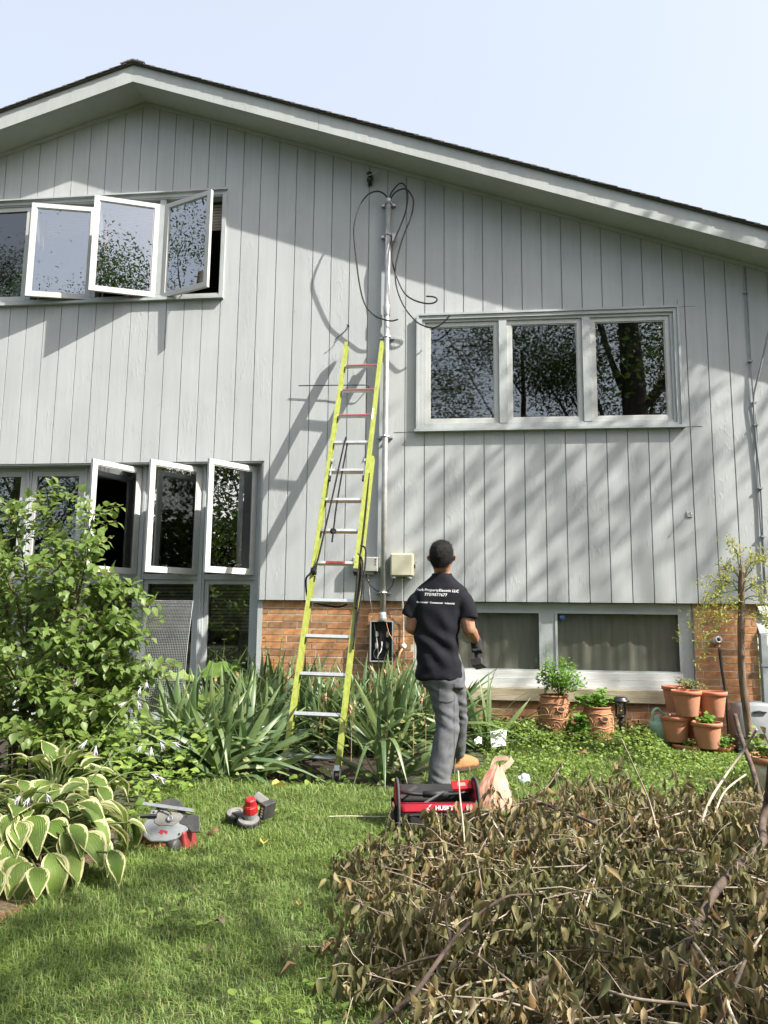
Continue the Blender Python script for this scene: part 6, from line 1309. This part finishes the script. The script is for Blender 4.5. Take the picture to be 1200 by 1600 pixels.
# --- heap of cut brush
def H(x, y):
    r2 = ((x - 3.62) / 1.52) ** 2 + ((y + 4.6) / 1.8) ** 2
    return .28 * np.clip(1 - r2, 0, None) ** .95 * (1 + .4 * np.clip(x - 3.3, 0, .8))
pile = thing('brush_pile', 'large heap of cut branches with withered brown green leaves on the lawn', 'brush pile', (3.3, -4.6, 0))
bp_, bd_, bu_, bs_ = [], [], [], []; twigs = MB(); dp = lambda a, b_: random.uniform(a, b_)
def wl(P, L, out=None):
    v = np.array([dp(-.4, .4), dp(-.45, .3), dp(-1.3, -.1)]) + (out if out is not None else 0); bp_.append(P + rng.normal(0, .006, 3)); bd_.append(unit(v)); bu_.append(rng.normal(0, 1, 3) + np.array([.2, -.7, .5])); bs_.append(L)
meshes_b = 0
for k in range(470):
    while True:
        x, y = dp(1.8, 4.8), dp(-6.4, -2.7)
        if H(x, y) > .02 and x > 2.0 + .3 * max(0, -(y + 4.5)): break
    a = dp(-.5, 2 * PI - .5) if k % 3 else dp(2.4, 3.9); L = dp(.25, .95); hz_ = float(H(x, y)) * dp(.45, 1.03); P = []
    cur = np.array([x, y, hz_ + .02]); dr_ = np.array([math.cos(a), math.sin(a), dp(-.15, .28)]); n = 9
    for i in range(n):
        P.append(cur.copy()); dr_ = unit(dr_ + rng.normal(0, .13, 3)); cur = cur + dr_ * L / n; cur[0] = max(cur[0], 2.02 + .30 * max(0, -(cur[1] + 4.5)) + .10 * math.sin(cur[1] * 9 + k))
        if cur[0] < 2.7 and cur[1] > -3.75: cur[1] = -3.75
        lim = float(H(cur[0], cur[1])) + (.05 if k % 4 else .15); cur[2] = min(max(cur[2], .015), lim)
    r0 = dp(.0018, .0042) if k % 11 else dp(.006, .009); rr = list(np.linspace(r0, .0014, len(P)))
    if k < 240: MB().tube(P, rr, 5).build('branch', ('dead_twig', 'dead_bark', 'dead_twig', 'pale_wood')[k % 4] if k % 9 else 'dead_bark', pile, True)
    else: twigs.tube(P, rr, 4)
    for i in range(2, n):
        for q in range(random.randint(2, 6)): wl(P[i] + rng.normal(0, .02, 3), dp(.03, .075))
        if random.random() < .7:
            e = P[i] + unit(rng.normal(0, 1, 3) + np.array([0, 0, .25])) * dp(.06, .2); tq = bend(P[i], e, .01, 4); twigs.tube(tq, .0014, 3)
            for r in tq[1:]:
                for q in range(2): wl(r, dp(.028, .065))
for k in range(34):      # leafy sprays lying out over the lawn at the left end and along the near edge
    y0 = dp(-5.5, -3.9); x0 = 2.25 + .28 * max(0, -(y0 + 4.5)) + dp(0, .25); a = dp(2.5, 3.7); L = dp(.22, .5); cur = np.array([x0, y0, dp(.05, .15)]); dr_ = np.array([math.cos(a), math.sin(a), dp(0, .25)]); P = []
    for i in range(8):
        P.append(cur.copy()); dr_ = unit(dr_ + rng.normal(0, .12, 3) + np.array([0, 0, -.05])); cur = cur + dr_ * L / 8; cur[2] = max(cur[2], .02)
    MB().tube(P, list(np.linspace(.0035, .0012, 8)), 5).build('branch', 'dead_twig', pile, True)
    for i in range(1, 8):
        for q in range(5): wl(P[i] + rng.normal(0, .014, 3), dp(.03, .06))
twigs.build('twigs', 'dead_twig', pile, kind='stuff')
n = 17000; x = rng.uniform(1.9, 5.0, n); y = rng.uniform(-6.5, -2.7, n); h_ = H(x, y) * (1 + .32 * np.sin(x * 6.3 + 1) * np.cos(y * 5.1) + .2 * np.sin(x * 14) * np.sin(y * 12)); k_ = (h_ > .025) & (x > 1.95 + .30 * np.clip(-(y + 4.5), 0, None)) & (np.sin(x * 7.1 + 2) * np.cos(y * 6.3 + x) + .5 * rng.normal(size=len(x)) > -.75); x, y, h_ = x[k_], y[k_], h_[k_]; z = h_ * (1 - rng.random(len(x)) ** 1.7 * .8) + .015; n = len(x)
for vx, vy, vr in ((2.98, -5.2, .15), (3.3, -5.0, .10), (2.62, -5.05, .09), (3.1, -5.55, .10), (2.75, -4.6, .07)): z = z * (1 - .72 * np.exp(-((x - vx) ** 2 + (y - vy) ** 2) / vr ** 2))
bp = np.concatenate([V3(bp_), np.stack([x, y, z], 1)]); bd = np.concatenate([V3(bd_), unit(np.stack([rng.normal(0, .38, n), rng.normal(-.12, .38, n), rng.uniform(-1.4, -.15, n)], 1))]); bu = np.concatenate([V3(bu_), rng.normal(0, 1, (n, 3)) + np.array([.1, -.7, .5])]); bs = np.concatenate([V3(bs_), np.clip(rng.lognormal(-3.1, .40, n), .018, .10)])
WL = [ov_leaf(.36, .12, .28), ov_leaf(.26, .18, .12), ov_leaf(.44, .06, .5), ov_leaf(.20, .16, .4)]
vis = (bp[:, 2] > H(bp[:, 0], bp[:, 1]) * .8).astype(float) * (bp[:, 1] > -6.0)
split_leaves('leaf', 'leaves', WL, bp, bd, bu, bs, 'withered_leaf', pile, 300, vis)
# notable single branches standing out of the heap
def branch(label, pts, r0, r1, m, leaves=0, forks=()):
    g = thing('cut_branch', label, 'branch', pts[0]); P = smooth_path(pts, 6); MB().tube(P, list(np.linspace(r0, r1, len(P))), 7).build('stem', m, g, True)
    for f in forks: Q = smooth_path(f, 6); MB().tube(Q, list(np.linspace(r0 * .6, r1 * .6, len(Q))), 6).build('side_shoot', m, g, True)
    if leaves:
        pos, d, u, s = [], [], [], []
        for k in range(leaves): q = V3(P[random.randrange(len(P))]); pos.append(q + rng.normal(0, .012, 3)); d.append(unit(np.array([dp(-.6, .6), dp(-.6, .4), dp(-1.2, -.1)]))); u.append(rng.normal(0, 1, 3)); s.append(dp(.035, .075))
        leaves_obj('leaves', *ov_leaf(.45, .28, .2), pos, d, u, s, 'withered_leaf', g)
branch('thick dark bare branch curving through the right side of the brush heap', [(3.576, -4.559, 0.619), (3.601, -4.433, 0.468), (3.561, -4.477, 0.389), (3.493, -4.655, 0.368), (3.358, -4.807, 0.332), (3.22, -5.013, 0.311), (3.087, -5.235, 0.269), (3.052, -5.24, 0.205)], .015, .012, 'dead_bark')
branch('dark cut stub leaning up in front of the grey garden box', [(4.198, -2.3, .539), (4.203, -2.4, .377), (4.218, -2.5, .24), (4.222, -2.6, .072), (4.205, -2.7, -.03)], .014, .018, 'dead_bark')
branch('long grey forked branch arching out at the lower left of the heap', [(2.206, -5.503, 0.097), (2.317, -5.47, 0.167), (2.395, -5.345, 0.222), (2.447, -5.242, 0.25), (2.522, -5.136, 0.276), (2.602, -5.068, 0.293), (2.722, -5.034, 0.288)], .008, .003, 'dead_bark', 10, ([(2.412, -5.324, 0.22), (2.304, -5.3, 0.179), (2.211, -5.272, 0.12), (2.121, -5.22, 0.039)], [(2.42, -5.284, 0.23), (2.398, -5.105, 0.239), (2.402, -5.015, 0.249), (2.454, -4.839, 0.268)], [(2.522, -5.136, 0.276), (2.601, -5.101, 0.305), (2.647, -5.145, 0.285), (2.655, -5.199, 0.243)]))
branch('thin pale upright twig in front of the tool bag', [(2.423, -3.963, 0.445), (2.432, -4.08, 0.362), (2.445, -4.16, 0.27), (2.458, -4.204, 0.12)], .0035, .004, 'pale_wood')
branch('drooping withered leafy shoot in front of the red band of the tool bag', [(2.275, -3.893, 0.20), (2.296, -3.90, 0.26), (2.324, -3.92, 0.235), (2.345, -4.05, 0.19), (2.362, -4.229, 0.15), (2.379, -4.269, 0.10)], .002, .003, 'dead_twig', 22)
branch('thin pale leaning stick below the solar lantern', [(3.1, -4.261, 0.652), (3.177, -4.138, 0.51), (3.25, -4.05, 0.36), (3.269, -4.126, 0.22)], .003, .004, 'pale_wood', 4)
branch('long whitish stick leaning across the heap in front of the pot stack', [(3.728, -4.0, 0.67), (3.73, -3.85, 0.57), (3.624, -3.887, 0.45), (3.48, -4.086, 0.358), (3.383, -4.225, 0.22)], .005, .006, 'pale_wood', 3)
branch('shorter whitish stick leaning beside the long whitish one', [(3.768, -3.718, 0.426), (3.622, -3.847, 0.363), (3.512, -4.009, 0.25)], .004, .005, 'pale_wood', 3)
branch('slim leafy branch poking up and right from the middle of the heap', [(3.0, -3.1, 0.345), (2.90, -3.25, 0.25), (2.791, -3.40, 0.20), (2.687, -3.549, 0.12)], .004, .005, 'dead_bark', 30, ([(2.95, -3.2, .30), (2.96, -3.25, .2), (2.93, -3.3, .1)],))
branch('gnarled dark root end on the far crest of the heap', [(2.74, -3.56, 0.22), (2.764, -3.589, 0.25), (2.824, -3.79, 0.275), (2.934, -4.065, 0.295), (3.012, -4.168, 0.283)], .009, .007, 'dead_bark', 6)
branch('pale bare branch lying over the crest of the heap', [(3.22, -3.993, 0.296), (3.023, -4.463, 0.30), (2.834, -4.786, 0.279)], .004, .003, 'dead_twig', 6)
branch('short snapped whitish twig in the centre of the heap', [(2.907, -4.799, 0.296), (2.864, -4.935, 0.284), (2.83, -5.039, 0.262)], .003, .0035, 'pale_wood')
branch('grey stick lying level near the bottom edge of the heap', [(2.813, -5.492, 0.225), (2.873, -5.537, 0.231), (2.965, -5.558, 0.236), (3.02, -5.572, 0.236)], .004, .004, 'dead_twig')
branch('white peeled stick pointing down at the lower right of the heap', [(3.075, -5.30, .275), (3.084, -5.386, 0.265), (3.084, -5.486, 0.255), (3.073, -5.587, 0.243), (3.07, -5.68, 0.225)], .004, .0045, 'pale_wood')
branch('level pale twig across the right part of the heap', [(3.041, -4.907, 0.299), (3.132, -4.938, 0.304), (3.227, -4.948, 0.308), (3.327, -4.938, 0.308)], .003, .0025, 'dead_twig', 5)

# --- lawn
def lawn(n, x0, x1, y0, y1, hmin, hmax, wd):
    x = rng.uniform(x0, x1, n); y = rng.uniform(y0, y1, n)
    k = ~((x < 1.0) & (y < -3.6) & (y > -4.9) & (x < .76 - .5 * np.clip(-(y + 4.7), 0, 1)))      # hosta mulch
    k &= ~((y > -2.25 + .10 * np.sin(x * 2.3) + .33 * np.exp(-((x - 1.38) / .38) ** 4)) & (x < 2.15)); k &= ~((x < .28) & (y > -3.6)); k &= (H(x, y) < .10); k &= ~((y > -.55) & (x > 2.1)); k &= ~((x > 2.1) & (x < 2.6) & (y > -1.6 + (2.6 - x)))
    k &= ((x - 2.28) ** 2 + (y + 2.27) ** 2 > .012)
    x, y = x[k], y[k]; n = len(x); cl = .5 + .5 * np.sin(x * 9 + 2 * np.sin(y * 4)) * np.cos(y * 8 + np.sin(x * 5)); h_ = (hmin + (hmax - hmin) * rng.random(n) ** 1.6) * (.65 + .6 * cl)
    h_ = np.where((x < 1.25) & (y < -4.5), h_ * (1 + .9 * rng.random(n)), h_)
    a = rng.uniform(0, 2 * np.pi, n); lean = rng.uniform(.25, 1.45, n); o_ = np.stack([np.cos(a), np.sin(a), np.zeros(n)], 1); sd = np.stack([-np.sin(a), np.cos(a), np.zeros(n)], 1); p0 = np.stack([x, y, hgt(x, y) - .004], 1); up = np.array([0, 0, 1.0])
    w_ = (wd * rng.uniform(.6, 1.3, n))[:, None]; H_ = h_[:, None]; L_ = lean[:, None]
    V = np.stack([p0 - sd * w_, p0 + sd * w_, p0 + (up * .55 + o_ * .18 * L_) * H_ - sd * w_ * .8, p0 + (up * .55 + o_ * .18 * L_) * H_ + sd * w_ * .8, p0 + (up * (1 - .3 * L_) + o_ * 1.15 * L_) * H_], 1).reshape(-1, 3); i = np.arange(n)[:, None] * 5
    return V, i + np.array([[0, 1, 3, 2]]), i + np.array([[2, 3, 4]])
Vs, Q, T = [], [], []; off = 0
for a in ((115000, .55, 2.9, -6.6, -4.2, .016, .052, .0015), (90000, .5, 3.4, -4.2, -2.6, .02, .06, .0018), (52000, .3, 4.9, -2.7, -.5, .03, .085, .0024), (14000, 3.2, 5.5, -3.6, -1.0, .03, .09, .0024)):
    v, q, t = lawn(*a); Vs.append(v); Q.append(q + off); T.append(t + off); off += len(v)
o = bpy.data.objects.new('grass', npmesh('grass', np.concatenate(Vs), [np.concatenate(Q), np.concatenate(T)], 'grass_blade')); C.objects.link(o); tag(o, 'mown green lawn grass', 'grass', kind='stuff')
n = 420; x = rng.uniform(.9, 2.5, n); y = rng.uniform(-6, -3.0, n); k = (np.sin(x * 5 + 1) * np.cos(y * 4.2) > .35) & (H(x, y) < .03); x, y = x[k], y[k]; n = len(x)
o = leaves_obj('lawn_weeds', *ov_leaf(.7, .1, .12), np.stack([x, y, hgt(x, y) + rng.uniform(.025, .055, n)], 1), unit(np.stack([rng.normal(0, 1, n), rng.normal(0, 1, n), rng.uniform(-.1, .4, n)], 1)), np.stack([rng.normal(0, .2, n), rng.normal(0, .2, n), np.ones(n)], 1), rng.uniform(.02, .045, n), 'cover_leaf'); tag(o, 'broad leaved weeds scattered through the lawn', 'weeds')
def fallen(label, x, y, L, m, z=.045, rz=0.0):
    T_, F_ = ov_leaf(.6, .22, .3); me = npmesh('fallen_leaf', T_ * L, F_, m, True); o = bpy.data.objects.new('fallen_leaf', me); o.location = (x, y, float(hgt(x, y)) + z); o.rotation_euler = (random.uniform(-.2, .2), random.uniform(-.3, .3), rz); C.objects.link(o); tag(o, label, 'leaf')
fallen('curled brown fallen leaf in front of the compact saw', 1.19, -3.62, .09, 'fallen_leaf', rz=1.2); fallen('yellow leaf standing in the lawn right of the compact saw', 1.47, -3.78, .075, 'yellow_leaf', rz=.2); fallen('dry brown leaf in the ground cover below the lantern', 3.40, -1.25, .12, 'fallen_leaf', .09, .6)
fallen('long pale dry leaf at the left foot of the ladder', 1.20, -2.60, .12, 'yellow_leaf', .06, -.8); fallen('small tan leaf on the grass behind the band saw', .86, -3.30, .05, 'fallen_leaf', .05, 1.4); fallen('pale dry leaf on the grass left of the heap', 1.82, -4.55, .05, 'fallen_leaf'); fallen('reddish dry leaf low on the lawn beside the heap', 1.93, -5.05, .06, 'fallen_leaf', .04, 2.0)
fallen('grey dry leaf curl in the middle of the near lawn', 1.62, -5.02, .08, 'withered_leaf', .05, .4); fallen('dark wet leaf scrap in the near lawn', 1.60, -4.78, .05, 'dead_bark', .05, 1.0); fallen('tan leaf at the left end of the heap', 2.02, -4.9, .06, 'fallen_leaf', .05, 2.6)

# --- trees round the garden (reflected in the glass, shading the wall and lawn)
def tree(label, x, y, h_, clumps, nl, ls, tr_r, m='tree_leaf', spread=.55, name='shade_tree'):
    g = thing(name, label, 'tree', (x, y, 0)); top = V3((x + random.uniform(-.3, .3), y, h_ * .8)); P = smooth_path([(x, y, 0), (x + random.uniform(-.2, .2), y, h_ * .4), top], 5); tk = MB().tube(P, list(np.linspace(tr_r, tr_r * .35, len(P))), 10)
    for c in clumps[::3]:
        i = min(len(P) - 1, max(2, int(len(P) * min(.95, c[2] / h_ * .75)))); b0 = V3(P[i]); tk.tube(smooth_path([b0, (b0 * .45 + V3(c) * .55) + np.array([0, 0, -.3]), c], 4), list(np.linspace(tr_r * .22, .008, 9)), 5)
    tk.build('trunk', 'tree_bark', g, True); c = V3(clumps)[rng.integers(0, len(clumps), nl)]; P = c + rng.normal(0, spread, (nl, 3)) * np.array([1.15, 1.15, .75]); 
    leaves_obj('crown', *small_leaf(.5), P, unit(np.stack([rng.normal(0, .8, nl), rng.normal(0, .8, nl), rng.uniform(-.9, .4, nl)], 1)), rng.normal(0, .6, (nl, 3)) + np.array([0, 0, 1]), rng.uniform(ls * .7, ls * 1.3, nl), m, g)
def ball(c, r, n): 
    out = []
    while len(out) < n:
        q = rng.uniform(-1, 1, 3)
        if .25 < q @ q < 1: out.append(tuple(V3(c) + q * V3(r)))
    return out
WALLSHADE = []
for k in range(26):
    X = random.uniform(2.0, 5.9); z = random.uniform(1.2, 4.1); t = random.uniform(7.5, 12)
    if X < 3.0 and random.random() < .45: continue
    WALLSHADE.append((X + .6566 * t, -.2773 * t, z + .7014 * t))
tree('broad tree beyond the right corner of the house that dapples its siding', 12.2, -3.2, 12.0, WALLSHADE, 1000, .14, .22, spread=.36)
for k in range(9):
    X = random.uniform(3.0, 6.2); t = random.uniform(6.5, 10); WALLSHADE.append((X + .6566 * t, -.36 - .2773 * t, ztop(X) + .1 + .7014 * t))
LAWN_SHADE = []
for k in range(30):
    X = random.uniform(.2, 1.9) if k % 2 else random.uniform(2.5, 4.3); y = random.uniform(-6.4, -4.0) if k % 2 else random.uniform(-6.7, -5.35); t = random.uniform(7.5, 11); LAWN_SHADE.append((X + .6566 * t, y - .2773 * t, .7014 * t))
tree('tree behind the photographer on the right that shades the near lawn', 9.4, -8.6, 9.5, LAWN_SHADE, 1300, .15, .2, spread=.45)
tree('big dark tree across the garden with a thick trunk seen in the upper right window', 7.5, -15.6, 15.0, ball((7.5, -16.5, 10.0), (4.2, 2.5, 4.2), 44), 34000, .11, .62, spread=.6)
tree('dense bushy tree across the garden facing the upper right window', 4.4, -19.0, 13.5, ball((2.2, -17.5, 9.2), (4.0, 2.5, 5.2), 38), 36000, .11, .16, spread=.6)
tree('tall loose tree across the garden facing the upper left windows', -5.0, -19.0, 17.5, ball((-4.4, -19, 11.6), (3.6, 2.5, 5.6), 22), 8000, .09, .34, spread=.6)
tree('wide tree far left across the garden', -16.0, -7.5, 16.0, ball((-15.5, -7.5, 11.5), (5.5, 4, 6.0), 32), 24000, .10, .34, spread=.6)
tree('round tree across the garden on the left', -10.0, -12.0, 9.0, ball((-10, -12, 6.4), (3.4, 2.4, 4.4), 36), 22000, .11, .24, spread=.6)
tree('leafy tree on the right side of the garden, nearest of the row there', 15.5, -5.5, 9.0, ball((15.5, -5.5, 5.0), (2.4, 2.6, 4.2), 36), 12000, .16, .2, spread=.6)
tree('leafy tree on the right side of the garden level with the house front', 16.5, .5, 9.5, ball((16.5, .5, 5.2), (2.4, 2.8, 4.2), 36), 12000, .16, .22, spread=.6)
tree('leafy tree on the right side of the garden, farthest from the house', 14.5, -11.5, 9.5, ball((14.5, -11.5, 5.2), (2.4, 2.8, 4.2), 36), 11000, .16, .22, spread=.6)
n = 15000; P = np.stack([rng.uniform(-34, 22, n), rng.normal(-23, .8, n), np.zeros(n)], 1); P[:, 2] = rng.random(n) ** .8 * (4.4 + .8 * np.sin(P[:, 0] * .9) + .4 * np.sin(P[:, 0] * 2.7)); g = thing('garden_hedge', 'tall mixed hedge along the far side of the garden behind the photographer', 'hedge', (-6, -23, 0))
leaves_obj('foliage', *small_leaf(.6), P, unit(rng.normal(0, 1, (n, 3))), rng.normal(0, .5, (n, 3)) + np.array([0, .6, 1]), rng.uniform(.22, .42, n), 'tree_leaf', g); MB().box(-34, 22, -23.6, -23.4, 0, 3.4).build('inner_growth', 'dead_bark', g)
n = 9000; P = np.stack([rng.normal(20, .8, n), rng.uniform(-16, 6, n), np.zeros(n)], 1); P[:, 2] = rng.random(n) ** .8 * (5.6 + .8 * np.sin(P[:, 1] * .9)); g = thing('garden_hedge', 'tall hedge along the right side of the garden beyond the trees', 'hedge', (20, -5, 0))
leaves_obj('foliage', *small_leaf(.6), P, unit(rng.normal(0, 1, (n, 3))), rng.normal(0, .5, (n, 3)) + np.array([-.6, 0, 1]), rng.uniform(.22, .42, n), 'tree_leaf', g); MB().box(20.4, 20.6, -16, 6, 0, 4.6).build('inner_growth', 'dead_bark', g)
tree('tall tree far behind on the left, reflected in the fixed upper pane', -16.5, -21.5, 18.0, ball((-16.0, -21, 13.0), (5.0, 2.5, 5.0), 44), 40000, .11, .3, spread=.6)
# beyond the right corner of the house
nb = thing('neighbour_house', 'pale neighbouring house glimpsed past the right corner of the brick wall', 'house', (14.5, 20, 0))
MB().box(10.5, 20, 18, 26, 0, 3.2).build('wall', 'house_white', nb); MB().poly([(10.1, 17.7, 3.2), (20.4, 17.7, 3.2), (15.2, 17.7, 5.6)], (0, 8.6, 0)).build('roof', 'asphalt_shingle', nb)
n = 2600; P = np.stack([rng.uniform(6.2, 9.5, n), rng.uniform(4, 10, n), np.zeros(n)], 1); P[:, 2] = rng.random(n) * (.9 + .35 * np.sin(P[:, 0] * 3)); g = thing('garden_bush', 'sunlit green bushes beyond the right corner of the house', 'bush', (7.5, 7, 0))
leaves_obj('foliage', *small_leaf(.6), P, unit(rng.normal(0, 1, (n, 3))), rng.normal(0, .5, (n, 3)) + np.array([0, 0, 1]), rng.uniform(.07, .15, n), 'cover_leaf', g); MB().tube([(7.5, 7, 0), (7.4, 7, .9)], .04, 5).build('stem', 'stem_brown', g)
